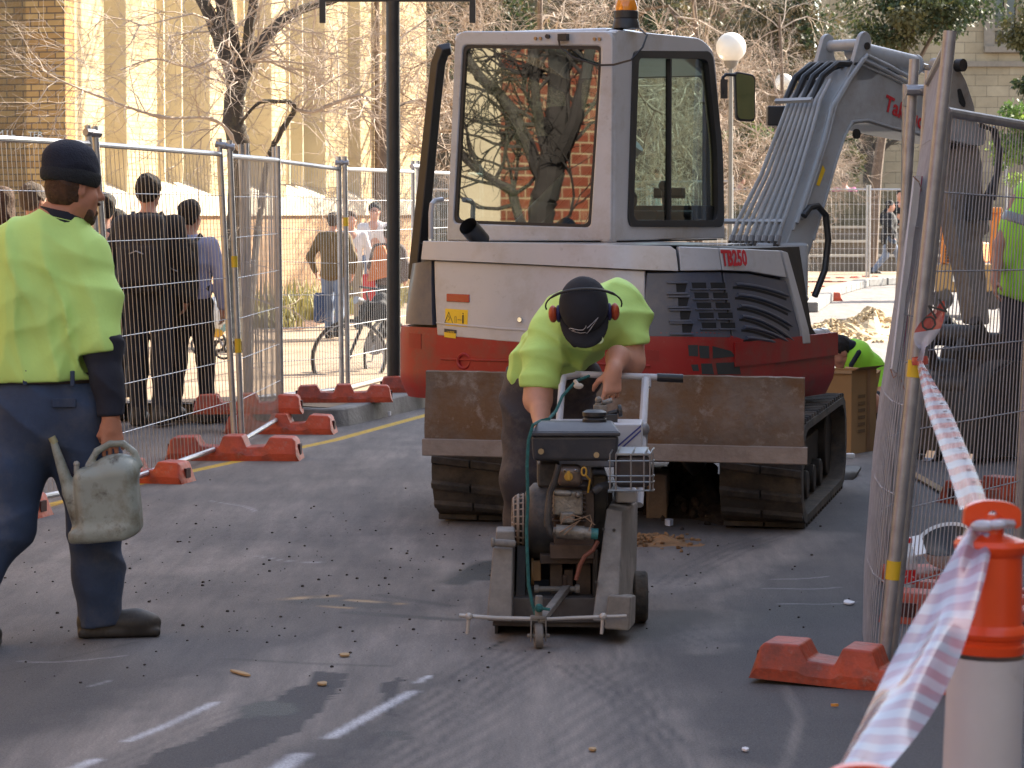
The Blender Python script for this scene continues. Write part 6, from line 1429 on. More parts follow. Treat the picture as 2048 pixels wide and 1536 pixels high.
    for (x, y) in ((50, 755), (145, 757)): pk = MB(); q = P(x, y, -.155); pk.box(q, (.016, .012, .055)); pk.build('belt_loop', M_jean, tro, bevel=.003)
    pk = MB(); q = P(128, 806, -.165); pk.box(q, (.085, .010, .032), rz=.1); pk.build('pocket_flap', M_jean, tro, bevel=.003)
    for hl, fw, nm in ((P(158, 1283, .0), (1, .18, 0), 0), (at(-165, 1300, 9.72), (1, .1, 0), 1)):
        s = SDF(); hl = V3(hl.x, hl.y, .002); boot(s, hl, fw, .30, .05); sdf_build(s, .007, 'boot', M_boot, body)
    # hair, beanie, beard
    s = SDF(); Rm = [[r[i], f[i], u[i]] for i in range(3)]; Q = lambda x, y, z: hc + r * x + f * y + u * z
    s.ell(Q(0, -.035, -.005), (.084, .078, .092), Rm, .02); s.disp = folds(.006, [(.6, .5, .6, 130), (.1, .8, .4, 160)], 2); s.cut(Q(0, .012, 0), f); s.cut(Q(0, 0, -.075), -u); sdf_build(s, .006, 'hair', M_hairb, body)
    s = SDF(); s.seg(Q(-.03, .045, -.108), Q(.03, .045, -.108), .022, .022, .02); s.seg(Q(0, .068, -.112), Q(0, .084, -.088), .026, .016, .02); s.seg(Q(-.055, .01, -.055), Q(-.04, .05, -.095), .012, .018, .02); s.seg(Q(.055, .01, -.055), Q(.04, .05, -.095), .012, .018, .02); s.seg(Q(-.020, .092, -.055), Q(.020, .092, -.055), .0075, .0075, .008); s.disp = folds(.004, [(.6, .5, .6, 190)], 2); sdf_build(s, .005, 'beard', M_hairb, body)
    s = SDF(); s.ell(Q(0, -.022, .058), (.092, .108, .090), Rm, .02); s.ell(Q(0, -.035, .098), (.084, .096, .062), Rm, .03)
    s.disp = folds(.006, [(.9, .2, .1, 50), (.1, .9, .3, 55)], 6); s.cut(Q(0, 0, .012), -u + f * -.06); cap = sdf_build(s, .006, 'beanie', mat('knit_navy', (.012, .015, .028), .95, 0, .2, 40, bump=.6, bscale=160), body)
    s = SDF(); s.ell(Q(0, -.020, .036), (.098, .113, .080), Rm, .02); s.cut(Q(0, 0, .058), u - f * -.08); s.cut(Q(0, 0, .002), -u - f * .06); sdf_build(s, .006, 'beanie_cuff', mat('knit_dark', (.014, .016, .020), .95, 0, .2, 40, bump=.6, bscale=160), cap)
    # watering can : held by the hand
    cm = mat('can_plastic', (.27, .30, .27), .5, 0, .12, 4, dirt=((.13, .11, .065), .75, 9, .47), dirt2=((.035, .022, .012), .92, 17, .56), coat=.1)
    C = lambda px, py, dy=0.0: at(px, py, Y - .17 + dy)
    s = SDF(); ux = (C(262, 1000) - C(170, 1000)).normalized(); tl = math.radians(6)
    a_, d_ = C(218, 925), C(205, 1050)
    Rm2 = Matrix.Rotation(math.radians(-5), 3, 'Y'); RmL = [[Rm2[i][j] for j in range(3)] for i in range(3)]
    s.box(C(217, 1003), (.112, .078, .130), .04, RmL, .02); s.ell(C(236, 932), (.072, .062, .045), None, .05)
    s.box(C(200, 1066), (.106, .078, .026), .02, RmL, .03)
    s.seg(C(165, 1050), C(140, 985), .036, .028, .02); s.seg(C(140, 985), C(106, 880), .026, .0135, .01)     # spout
    s.seg(C(152, 965), C(180, 965), .013, .015, .015)
    hp = [C(176, 968), C(178, 930), C(194, 902), C(220, 887), C(246, 887), C(268, 904), C(280, 930)]
    for i in range(6): s.seg(hp[i], hp[i + 1], .013, .013, .004)
    s.disp = folds(.002, [(.6, .5, .6, 30)], 2)
    can = sdf_build(s, .006, 'watering_can', cm, origin=tuple(C(205, 1078))); tag(can, 'grimy grey green plastic watering can held by the walking worker', 'watering can')
    b = MB(); b.cyl(C(153, 948), C(153, 930), .010, 10); b.ball(C(153, 928), .012, 10, 6); b.build('vent_knob', mat('can_knob', (.30, .30, .27), .5), can)
    b = MB(); M_ = frame(C(236, 918) , (1, 0, 0), (0, 1, 0)); b.lathe([(.045, -.01), (.050, .006), (.042, .008), (.040, -.008)], 20, M_, caps=False); b.build('filler_rim', cm, can)
    b = MB(); b.cyl(C(110, 887), C(103, 874), .014, 12); b.build('spout_tip', mat('spout_tip', (.30, .28, .16), .5), can)
worker_can()
# ================= worker bending over the saw =================
def worker_saw():
    Y = 11.25; P = lambda px, py, dy=0.0: at(px, py, Y + dy)
    loc = (P(1080, 900).x, Y + .1, 0)
    hipL, hipR = P(1050, 775, .35), P(1150, 770, .42)          # image-left hip is his right side
    kR, aR = P(1045, 960, .22), P(1045, 1105, .35); kL, aL = P(1135, 950, .30), P(1130, 1095, .42)
    neck = P(1168, 636, -.16); hc = P(1168, 626, -.30)
    shA, shB = P(1100, 655, -.05), P(1243, 612, -.02); elA = P(1078, 800, -.16); wrA = P(1085, 862, -.34)
    elB = P(1262, 725, -.08); wrB = P(1226, 742, -.28)
    f = Vector((.02, -.52, -.85)).normalized(); rr_ = Vector((-1, .05, 0)); u = rr_.cross(f).normalized(); r = f.cross(u).normalized()
    r, f, u = r, f, u
    b = SDF(); head_sdf(b, hc, r, f, u, 1.08)
    b.seg(neck, hc - f * .02 - u * .04, .06, .058, .03); b.chain([neck, P(1132, 680, .14), P(1100, 735, .34)], [.075, .085, .09], .05); b.seg(shA, shB, .055, .055, .05)
    b.chain([shA, elA, wrA], [.058, .048, .030]); b.seg(P(1076, 730, -.12), P(1072, 800, -.16), .056, .050, .03)
    b.chain([shB, elB, P(1236, 715, -.2), wrB], [.055, .048, .044, .031]); b.seg(P(1262, 690, -.05), elB, .052, .05, .03)
    b.chain([P(1105, 760, .36), hipL, kR, aR], [.11, .085, .06, .045]); b.chain([P(1105, 760, .36), hipR, kL, aL], [.11, .085, .06, .045])
    hand_sdf(b, wrB, V3(-.06, -.12, -1), V3(.35, -1, .05), V3(-1, -.45, .05), [(.15, .15, .1), (.55, .65, .4), (.6, .7, .5), (.65, .7, .5)], sz=1.0, spread=.5, thumb=(V3(-.9, .3, -.6), V3(-.6, .6, -.8), V3(-.3, .6, -.9)))
    hand_sdf(b, wrA, V3(.25, -.6, -.6), V3(0, -.6, .8), V3(1, 0, 0), [(.4, .6, .4)] * 4, sz=1.0)
    body = sdf_build(b, .007, 'person', M_skin, origin=loc); tag(body, 'worker in dark cap and orange earmuffs bending over the concrete saw', 'person')
    s = SDF()
    s.chain([P(1165, 636, -.10), P(1138, 672, .06), P(1098, 716, .28)], [.122, .132, .134], .07); s.ell(P(1176, 642, -.08), (.15, .11, .10), None, .06)
    s.seg(P(1116, 652, -.05), P(1232, 613, -.02), .074, .084, .07); s.ell(P(1218, 632, -.03), (.11, .10, .10), None, .06)
    s.chain([P(1106, 662, -.06), P(1086, 705, -.10), P(1078, 770, -.14)], [.076, .076, .072], .05)
    s.chain([P(1240, 615, -.02), P(1258, 650, -.03), P(1264, 682, -.05)], [.082, .068, .064], .05)
    s.seg(P(1045, 720, .3), P(1030, 745, .3), .05, .03, .06)
    s.ell(P(1075, 752, .34), (.10, .12, .12), None, .06); s.disp = folds(.012, [(.5, .2, .85, 44), (.9, .3, -.3, 38), (-.5, .4, .7, 40), (.2, 1, .1, 34), (.3, .1, 1, 54)], 13, 1.3)
    s.cut(P(1076, 776, -.14), V3(-.05, -.1, -1), 0, .12); s.cut(P(1266, 692, -.05), V3(.15, -.1, -1), 0, .10)
    s.cut(P(1110, 790, .36), V3(-.25, .35, -1), 0, .26); s.cut(hc - f * .055 + V3(0, .0, .0), V3(0, -1, .15), .0)
    shirt = sdf_build(s, .007, 'shirt', M_hiv, body, smooth_it=2)
    s = SDF(); cc = neck + V3(-.02, -.05, -.09); s.seg(P(1136, 664, -.17), P(1150, 690, -.20), .026, .012, .01); sdf_build(s, .006, 'collar', M_navy, shirt)
    s = SDF(); s.seg(P(1230, 655, -.13), P(1205, 678, -.15), .028, .012, .02); sdf_build(s, .006, 'shirt_pocket', M_hiv, shirt)
    s = SDF(); s.ell(P(1098, 762, .36), (.185, .15, .15), None, .06); s.seg(P(1105, 770, .3), P(1165, 755, .22), .11, .09, .06); s.chain([P(1058, 790, .34), kR, P(1046, 1040, .3), P(1046, 1098, .34)], [.115, .090, .078, .074], .05); s.chain([P(1140, 790, .38), kL, P(1132, 1040, .38), P(1132, 1090, .42)], [.115, .090, .078, .074], .05)
    s.disp = folds(.010, [(.25, .1, .95, 34), (.6, .2, .75, 38)], 8); sdf_build(s, .0085, 'trousers', M_ptr, body, smooth_it=2)
    for q in (aR, aL):
        s = SDF(); boot(s, V3(q.x, q.y + .06, .002), (.05, -1, 0), .29); sdf_build(s, .009, 'boot', M_boot, body)
    # cap with brim
    Rm = [[r[i], f[i], u[i]] for i in range(3)]; Q = lambda x, y, z: hc + (r * x + f * y + u * z) * 1.10
    s = SDF(); s.ell(Q(0, -.012, .040), (.099, .119, .095), Rm, .02); s.cut(Q(0, 0, .018), -u); s.disp = folds(.0012, [(.6, .5, .6, 60)], 2); cap = sdf_build(s, .0055, 'cap', mat('cap_cloth', (.012, .012, .017), .9, 0, .2, 20), body)
    bm = MB(); rows = []
    for i in range(17):
        a = R(-78 + 156 * i / 16); x = .088 * math.sin(a); y0 = .085 * math.cos(a) - .006; L_ = .086 * max(0, math.cos(a)) ** .45; rows.append([Q(x, y0 + L_ * k - .012, .020 - .020 * (x / .085) ** 2 - .010 * k + .006) for k in (0, .35, .7, 1)])
    bm.grid(rows); br = bm.build('cap_brim', MATS['cap_cloth'], cap, solid=.004)
    # stitched swoosh-and-star emblem, on the cap front
    def capP(x, z):        # x to image right, z towards the crown
        yv = .108 * math.sqrt(max(0, 1 - (x / .092) ** 2 - ((z) / .090) ** 2)) - .012; return Q(-x, yv + .004, z + .040)
    em = [(-.050, -.030), (-.056, -.022), (-.052, -.010), (-.038, .000), (-.022, .002), (-.006, .006), (.002, .016), (.006, .026), (.010, .014), (.050, .036), (.020, .004), (.012, -.012), (.008, -.022), (.002, -.012), (-.014, -.018), (-.034, -.022), (-.046, -.026)]
    M_st = mat('grey_stitch', (.42, .40, .42), .7)
    eb = MB(); eb.tube([capP(x, z + .006) for x, z in em], .0016, 5, closed=True); eb.tube([capP(-.044, -.008), capP(-.036, -.006), capP(-.032, -.012), capP(-.042, -.014)], .0012, 5); eb.build('cap_emblem', M_st, cap)
    bc = Q(-.050, .118, .010); mb = frame(bc, -r, f, None); sb = MB(); sb.lathe([(.019, .0), (.019, .002), (.014, .0025), (.0, .0026)], 20, frame(bc, -r, f), caps=False); bdg = sb.build('brim_badge', mat('badge_lime', (.45, .50, .25), .5), cap)
    sb = MB(); sb.lathe([(.0135, .0028), (.0125, .0032), (.0115, .0028)], 20, frame(bc, -r, f), caps=False); 
    for k in (-1, 0, 1): q = bc + r * .006 * k; sb.box(q - u * 0, (.002, .014, .002)) 
    sb.build('badge_mark', M_navy, bdg)
    # earmuffs
    M_muff = mat('muff_orange', (.36, .055, .015), .5); M_mb = mat('muff_blue', (.02, .02, .09), .6)
    for q in (-1, 1):
        s = SDF(); c_ = Q(q * .112, -.004, -.006); s.ell(c_, (.019, .033, .043), Rm, .01); m_ = sdf_build(s, .006, 'ear_muff', M_muff, body)
        s = SDF(); s.ell(Q(q * .092, -.004, -.006), (.012, .035, .043), Rm, .01); sdf_build(s, .006, 'muff_cushion', M_mb, m_)
    hb = MB(); ap = [];
    for i in range(21):
        a = R(-100 + 200 * i / 20); ap.append(Q(.138 * math.sin(a) * (1 if abs(a) < 1.2 else 1), -.022, .020 + .118 * math.cos(a)))
    hb.tube(ap, [.0035] * 5 + [.006] * 11 + [.0035] * 5, 8); hb.build('headband', M_black, body)
worker_saw()
# ---------------- walk-behind concrete saw ----------------
M_dust = mat('dusty_grey_steel', (.17, .155, .14), .75, .1, .2, 6, dirt=((.34, .31, .28), .55, 5, .45), dirt2=((.06, .05, .045), .55, 14, .6), bump=.15, bscale=50)
M_eng = mat('engine_dark', (.035, .034, .036), .6, .2, .35, 9, dirt=((.14, .115, .09), .6, 6, .46), bump=.2, bscale=50)
M_engal = mat('engine_aluminium', (.22, .20, .175), .5, .5, .35, 16, dirt=((.05, .035, .025), .75, 9, .5), bump=.5, bscale=60)
M_engbr = mat('engine_brown', (.075, .05, .038), .7, .2, .35, 12, dirt=((.02, .015, .012), .6, 8, .5))
M_plas = mat('filter_plastic', (.040, .042, .052), .48, 0, .15, 8, dirt=((.13, .12, .11), .45, 5, .5))
M_swht = mat('saw_white', (.46, .46, .49), .4, 0, .08, 6, dirt=((.10, .08, .07), .9, 12, .62), dirt2=((.3, .27, .24), .4, 4, .55))
M_knob = mat('yellow_knob', (.45, .25, .03), .5); M_teal = mat('teal_rope', (.015, .10, .095), .8, 0, .4, 60, bump=.5, bscale=200)
S0 = at(1130, 1250, 10.2); SV = empty('concrete_saw', (S0.x, 10.2, 0), 'dusty walk-behind concrete saw with dark engine and wire-caged muffler', 'road saw')
A = at
def qbox(b, tl, br, Y0, Y1, top=None):
    """box whose front face spans two photo pixels at depth Y0 and which runs back to Y1"""
    p = A(*tl, Y0); q = A(*br, Y0); b.box(((p.x + q.x) / 2, (Y0 + Y1) / 2, (p.z + q.z) / 2), (q.x - p.x, Y1 - Y0, p.z - q.z)); return b
def loft4(b, f0, f1):
    """hexahedron from a front quad and a back quad, each listed TL TR BR BL"""
    b.add(list(f0) + list(f1), [(3, 2, 1, 0), (4, 5, 6, 7), (0, 1, 5, 4), (1, 2, 6, 5), (2, 3, 7, 6), (3, 0, 4, 7)])
b = MB(); loft4(b, [A(1022, 1196, 9.98), A(1196, 1196, 9.98), A(1210, 1246, 9.98), A(1018, 1246, 9.98)], [A(1040, 1150, 10.7), A(1190, 1150, 10.7), A(1200, 1190, 10.7), A(1030, 1190, 10.7)])
loft4(b, [A(985, 1242, 10.0), A(1215, 1246, 10.0), A(1215, 1256, 10.0), A(985, 1252, 10.0)], [A(1000, 1195, 10.8), A(1210, 1195, 10.8), A(1210, 1205, 10.8), A(1000, 1205, 10.8)]); b.add([], []); dk_ = b.build('deck', mat('deck_dark', (.07, .06, .055), .7, .1, .3, 8, dirt=((.2, .18, .16), .5, 5, .5)), SV, bevel=.004)
b = MB(); p0 = [A(986, 1094, 9.93), A(1026, 1096, 9.93), A(1024, 1244, 9.86), A(973, 1242, 9.86)]; p1 = [A(1002, 1062, 10.45), A(1036, 1064, 10.45), A(1036, 1190, 10.5), A(985, 1190, 10.5)]; loft4(b, p0, p1)
b.cyl(A(986, 1085, 9.9), A(1032, 1088, 9.9), .014, 12); b.cyl(A(982, 1085, 9.9), A(990, 1085, 9.9), .019, 10); qbox(b, (992, 1062), (1030, 1092), 9.95, 10.1); b.build('blade_guard', M_dust, SV, bevel=.008)
b = MB(); loft4(b, [A(1034, 1090, 10.15), A(1052, 1092, 10.15), A(1050, 1240, 10.0), A(1030, 1240, 10.0)], [A(1040, 1060, 10.75), A(1056, 1060, 10.75), A(1056, 1200, 10.75), A(1040, 1200, 10.75)]); loft4(b, [A(1040, 985, 10.55), A(1225, 985, 10.55), A(1232, 1200, 10.55), A(1034, 1200, 10.55)], [A(1045, 985, 10.6), A(1222, 985, 10.6), A(1230, 1198, 10.6), A(1038, 1198, 10.6)]); qbox(b, (1186, 1100), (1196, 1240), 10.0, 10.5); b.build('dark_gap_filler', M_darkmet, SV, bevel=.003)  # dark plates added to darken the gaps around the engine
b = MB(); b.cyl(A(990, 1252, 10.2), A(996, 1252, 10.2), .14, 30); b.build('saw_blade', M_darkmet, SV)
b = MB(); p0 = [A(1213, 1016, 10.05), A(1246, 1022, 10.05), A(1236, 1245, 9.82), A(1184, 1242, 9.82)]; p1 = [A(1226, 996, 10.45), A(1276, 1002, 10.45), A(1272, 1215, 10.35), A(1230, 1215, 10.35)]; loft4(b, p0, p1); bg_ = b.build('belt_guard', M_dust, SV, bevel=.008)
b = MB(); b.cyl(A(1207, 1058, 9.99), A(1207, 1058, 9.96), .006, 8); b.cyl(A(1192, 1164, 9.9), A(1192, 1164, 9.86), .006, 8); b.cyl(A(1228, 1060, 10.03), A(1228, 1060, 10.0), .006, 8); b.build('guard_bolt', M_darkmet, bg_)
b = MB(); loft4(b, [A(1216, 1190, 9.80), A(1262, 1193, 9.80), A(1258, 1262, 9.80), A(1208, 1258, 9.80)], [A(1228, 1185, 10.05), A(1272, 1190, 10.05), A(1270, 1248, 10.05), A(1222, 1248, 10.05)]); b.build('side_weight', M_dust, SV, bevel=.007)
b = MB(); b.box(A(1252, 990, 10.3), (.085, .12, .05)); b.build('belt_guard_cap', M_swht, SV, bevel=.012)
def wheel(c, r, w, name, axis=(1, 0, 0), m=M_rubber):
    a = Vector(axis).normalized(); b = MB(); M_ = frame(c, *ortho(a)); 
    b.lathe([(r * .62, -w / 2), (r * .9, -w / 2), (r, -w * .36), (r * 1.0, w * .36), (r * .9, w / 2), (r * .62, w / 2), (r * .62, -w / 2)], 28, M_, caps=False); t_ = b.build('tyre', m, SV if name else None)
    t_.name = 'wheel'; b = MB(); b.lathe([(r * .63, -w * .2), (r * .3, -w * .1), (r * .22, -w * .45), (r * .08, -w * .5), (0, -w * .5)], 20, M_, caps=False); b.lathe([(r * .63, w * .2), (r * .3, w * .1), (r * .22, w * .45), (r * .08, w * .5), (0, w * .5)], 20, M_, caps=False); b.build('rim', M_dust, t_); return t_
cw = A(1280, 1199, 10.35); wheel(Vector((cw.x, 10.35, .098)), .098, .055, 'w', (1, .0, 0)); cw = A(1035, 1180, 10.7); wheel(Vector((cw.x, 10.75, .098)), .098, .055, 'w')
ca = Vector((A(1077, 1290, 9.72).x, 9.72, .046)); wheel(ca, .045, .030, 'w', (1, .06, 0), M_dust)
b = MB()
for sx in (-1, 1): b.box((ca.x + sx * .026, 9.72, .068), (.006, .03, .085))
b.box((ca.x, 9.72, .112), (.058, .03, .012)); b.cyl((ca.x - .04, 9.72, .046), (ca.x + .04, 9.72, .046), .008, 8); b.cyl((ca.x, 9.72, .11), (ca.x + .002, 9.72, .19), .014, 10); b.build('caster_fork', M_dust, SV, bevel=.003)
b = MB(); f0 = A(1083, 1240, 9.72); f1 = A(1133, 1176, 10.05); d = (f1 - f0); n_ = Vector((1, 0, 0)) * .014
loft4(b, [f0 - n_ + V3(0, 0, .012), f0 + n_ + V3(0, 0, .012), f0 + n_ - V3(0, 0, .012), f0 - n_ - V3(0, 0, .012)], [f1 - n_ + V3(0, 0, .012), f1 + n_ + V3(0, 0, .012), f1 + n_ - V3(0, 0, .012), f1 - n_ - V3(0, 0, .012)])
b.cyl(A(1074, 1178, 10.05), A(1158, 1178, 10.05), .010, 10); b.cyl(A(1068, 1178, 10.05), A(1078, 1178, 10.05), .016, 8); b.cyl(A(1150, 1178, 10.05), A(1160, 1178, 10.05), .018, 8); b.build('front_arm', M_dust, SV, bevel=.003)
b = MB(); b.tube([A(918, 1231, 9.72), A(990, 1236, 9.72), A(1075, 1238, 9.72)], .0075, 8); b.tube([A(1080, 1239, 9.72), A(1140, 1236, 9.74), A(1253, 1232, 9.76)], .0065, 8)
for px in (938, 1206): b.cyl(A(px, 1226, 9.71), A(px - 3, 1268, 9.71), .006, 8); b.ball(A(px, 1233, 9.71), .014, 8, 6)
b.build('guide_rod', mat('scuffed_rod', (.40, .37, .34), .5, .3), SV)
# engine
b = MB(); c0, c1 = A(1140, 1042, 10.22), A(1046, 1042, 10.22); ax_ = (c0 - c1).normalized(); Mh = frame(c1, *ortho(ax_)); L_ = (c0 - c1).length
b.lathe([(.085, 0), (.115, .012), (.142, .04), (.150, .09), (.146, L_ * .8), (.12, L_)], 30, Mh); b.build('fan_housing', M_eng, SV)
b = MB(); c2 = A(1024, 1042, 10.22); Mg = frame(c2, *ortho(ax_)); gl = (c1 - c2).length
for k in range(22):
    a = 2 * math.pi * k / 22; b.tube([Mg @ V3(.02 * math.cos(a), .02 * math.sin(a), 0), Mg @ V3(.082 * math.cos(a), .082 * math.sin(a), .003), Mg @ V3(.094 * math.cos(a), .094 * math.sin(a), .014), Mg @ V3(.100 * math.cos(a), .100 * math.sin(a), gl + .004)], .0034, 5)
for r_, z in ((.045, .001), (.088, .006), (.098, .02), (.100, gl * .6), (.101, gl)): b.tube([Mg @ V3(r_ * math.cos(a), r_ * math.sin(a), z) for a in np.linspace(0, 6.283, 33)[:-1]], .0032, 5, closed=True)
b.build('starter_grille', mat('grille_dusty', (.28, .21, .16), .6), SV)
b = MB(); b.lathe([(0, .004), (.09, .010), (.092, gl)], 24, Mg); b.build('fan_recess', M_darkmet, SV)
b = MB(); qbox(b, (1108, 982), (1188, 1092), 10.02, 10.45); qbox(b, (1100, 1090), (1192, 1118), 10.0, 10.5); qbox(b, (1080, 1110), (1200, 1128), 10.05, 10.5)
for k in range(7): qbox(b, (1104, 986 + k * 9), (1172, 990 + k * 9), 9.99, 10.05)
b.build('engine_block', M_engbr, SV, bevel=.006)
b = MB(); qbox(b, (1106, 982), (1166, 1032), 9.975, 10.06); b.cyl(A(1106, 985, 9.97), A(1143, 987, 9.97), .011, 10); b.ball(A(1156, 990, 9.965), .012, 10, 6); qbox(b, (1120, 1024), (1150, 1048), 9.96, 10.05); b.build('cylinder_head', M_engal, SV, bevel=.012, seg=3)
b = MB(); qbox(b, (1115, 934), (1165, 974), 9.98, 10.12); vc = b.build('valve_cover', mat('valve_cover', (.15, .11, .09), .45, .4, .2, 10, dirt=((.05, .035, .025), .7, 8, .48)), SV, bevel=.022, seg=4)
b = MB(); b.cyl(A(1137, 952, 9.99), A(1137, 954, 9.94), .016, 10); b.box(A(1137, 951, 9.935), (.012, .018, .034)); b.build('oil_cap', M_knob, vc, bevel=.003)
b = MB()
for x in (1130, 1151): b.ball(A(x, 941, 9.975), .005, 8, 5)
b.build('cover_bolt', M_chrome, vc)
b = MB(); b.tube([A(1168, 943, 9.96) + V3(.009 * math.cos(a), 0, .015 * math.sin(a)) for a in np.linspace(0, 6.283, 17)[:-1]], .0035, 8, closed=True); b.tube([A(1172, 951, 9.96), A(1180, 960, 9.98), A(1176, 985, 10.0)], .004, 6); b.build('dipstick', M_knob, SV)
# air filter housing with bevelled lid
b = MB(); loft4(b, [A(1062, 872, 9.97), A(1238, 872, 9.97), A(1234, 922, 9.99), A(1066, 922, 9.99)], [A(1072, 866, 10.28), A(1236, 866, 10.28), A(1232, 915, 10.26), A(1074, 915, 10.26)]); af = b.build('air_filter', M_plas, SV, bevel=.014, seg=3)
b = MB(); t0 = [A(1060, 864, 9.96), A(1241, 864, 9.96), A(1241, 873, 9.96), A(1060, 873, 9.96)]; t1 = [A(1070, 858, 10.30), A(1238, 858, 10.30), A(1238, 866, 10.30), A(1070, 866, 10.30)]; loft4(b, t0, t1)
loft4(b, [A(1076, 846, 10.03), A(1226, 846, 10.03), A(1240, 864, 9.965), A(1061, 864, 9.965)], [A(1082, 841, 10.25), A(1224, 841, 10.25), A(1236, 858, 10.29), A(1072, 858, 10.29)]); b.build('filter_lid', M_plas, af, bevel=.006)
b = MB(); b.cyl(A(1082, 903, 10.0), A(1082, 903, 9.96), .011, 10); b.cyl(A(1193, 910, 10.0), A(1193, 910, 9.96), .011, 10); b.build('filter_nut', mat('brass_nut', (.3, .22, .12), .5, .3), af)
b = MB(); n0 = A(1189, 851, 10.12); b.lathe([(.042, 0), (.045, .012), (.045, .024), (.040, .03), (.045, .036), (.045, .05), (.03, .058)], 20, Matrix.Translation(n0)); b.ball(A(1112, 848, 10.1), (.014, .012, .008), 10, 6); b.ball(A(1170, 846, 10.15), (.02, .015, .01), 10, 6); b.build('intake_cap', M_black, af)
b = MB(); b.cyl(A(1112, 1063, 9.93), A(1168, 1066, 9.93), .0255, 16); b.cyl(A(1168, 1066, 9.93), A(1182, 1067, 9.93), .022, 16); b.cyl(A(1106, 1062, 9.93), A(1113, 1063, 9.93), .016, 10); sm = b.build('starter_motor', M_engal, SV)
b = MB(); b.cyl(A(1182, 1067, 9.93), A(1196, 1068, 9.93), .020, 14); b.build('teal_plug', mat('teal_plastic', (.03, .16, .16), .5, 0, .4, 30), sm)
b = MB()
for w_ in ([(1125, 1040), (1145, 1030), (1165, 1036), (1180, 1030), (1184, 1045), (1178, 1062)], [(1122, 1048), (1130, 1032), (1150, 1040), (1170, 1034), (1190, 1050)], [(1118, 1066), (1140, 1052), (1162, 1040), (1150, 1050), (1128, 1070)]): b.tube(catmull_v([A(x, y, 9.90) for x, y in w_]) if False else [A(x, y, 9.90) for x, y in w_], .0022, 5)
b.build('wiring', mat('wire_tan', (.25, .16, .10), .6), SV)
b = MB(); b.tube([A(x, y, 9.93) for x, y in ((1196, 1082), (1186, 1100), (1170, 1112), (1160, 1130), (1152, 1160))], .008, 8); b.build('fuel_hose', mat('hose_rust', (.16, .05, .03), .6), SV)
b = MB(); b.tube([A(x, y, 9.95) for x, y in ((1118, 930), (1110, 960), (1100, 985), (1095, 1020), (1094, 1050), (1100, 1066), (1108, 1072))], .012, 10); b.build('breather_pipe', M_eng, SV)
b = MB()
for (x0, x1, y0, y1) in ((1100, 1125, 1126, 1190), (1128, 1146, 1140, 1188), (1152, 1182, 1126, 1190)): qbox(b, (x0, y0), (x1, y1), 10.1, 10.4)
b.cyl(A(1130, 1150, 10.04), A(1130, 1190, 10.06), .010, 8); b.build('mount_post', M_engbr, SV, bevel=.004)
b = MB(); b.cyl(A(1062, 1142, 10.2), A(1068, 1142, 10.2), .055, 20); qbox(b, (1066, 1122), (1082, 1162), 10.15, 10.2); b.build('pulley', mat('pulley_tan', (.22, .13, .06), .6, 0, .3, 10), SV, bevel=.003)
b = MB(); qbox(b, (1185, 950), (1216, 1100), 10.15, 10.5); qbox(b, (1075, 925), (1120, 975), 10.15, 10.4); b.tube([A(1185, 985, 10.0), A(1200, 975, 10.0), A(1222, 968, 10.05)], .016, 10); b.build('engine_side', M_eng, SV, bevel=.015)
# muffler in its wire cage
b = MB(); qbox(b, (1232, 910), (1300, 976), 10.0, 10.22); mf = b.build('muffler', mat('muffler_dark', (.045, .04, .045), .55, .3, .3, 8, dirt=((.12, .09, .07), .5, 7, .5)), SV, bevel=.02, seg=3)
b = MB(); qbox(b, (1231, 905), (1302, 912), 9.99, 10.24); b.build('heat_shield', mat('heat_shield', (.36, .38, .40), .4, .6), mf, bevel=.004)
b = MB()
def loop(y, x0=1216, x1=1306): b.tube([A(x0, y, 9.95), A(x1 - 6, y, 9.95), A(x1, y, 9.97), A(x1 + 2, y - 2, 10.2)], .0034, 6)
for y in (922, 952, 964, 981): loop(y)
for x in (1220, 1232, 1262, 1288, 1300): b.tube([A(x, 981, 9.95), A(x, 908, 9.95), A(x + 5, 900, 9.98), A(x + 8, 896, 10.2)], .0034, 6)
for k in range(5): b.tube([A(1306, 981, 9.98 + k * .05), A(1306, 906, 9.98 + k * .05)], .003, 6)
b.build('wire_cage', mat('cage_wire', (.26, .27, .27), .4, .6), mf)
# console, handle
b = MB(); loft4(b, [A(1085, 848, 10.35), A(1283, 848, 10.35), A(1283, 935, 10.35), A(1085, 935, 10.35)], [A(1095, 838, 10.75), A(1286, 838, 10.75), A(1286, 910, 10.75), A(1095, 910, 10.75)]); cs = b.build('console', M_swht, SV, bevel=.006)
M_blue = mat('stripe_blue', (.03, .04, .22), .5)
for k in (0, 1):
    b = MB(); p, q = A(1236 + k * 3, 890 + k * 8, 10.345), A(1282, 850 + k * 9, 10.345); b.add([p, q, q + V3(0, 0, -.008), p + V3(0, 0, -.008)], [(0, 1, 2, 3)]); b.build('stripe', M_blue, cs, smooth=False)
b = MB(); b.tube([A(1150, 748, 11.07), A(1330, 755, 11.07)], .013, 12); b.tube([A(1291, 760, 11.05), A(1286, 850, 10.75), A(1282, 960, 10.6), A(1278, 1010, 10.5)], .016, 10); b.cyl(A(1294, 752, 11.07), A(1294, 775, 11.05), .017, 10); b.tube([A(1124, 770, 10.85), A(1118, 850, 10.75)], .014, 10); b.tube([A(1160, 748, 11.07), A(1128, 755, 11.0), A(1124, 775, 10.9)], .013, 10)
hbm = b.build('handlebar', M_swht, SV)
b = MB(); b.cyl(A(1314, 755, 11.07), A(1366, 757, 11.07), .0175, 14); b.build('grip', M_black, hbm); b = MB(); b.cyl(A(1286, 850, 10.74), A(1284, 900, 10.7), .02, 12); b.ball(A(1284, 858, 10.72), .03, 12, 8); b.build('handle_clamp', M_steelgrey, hbm)
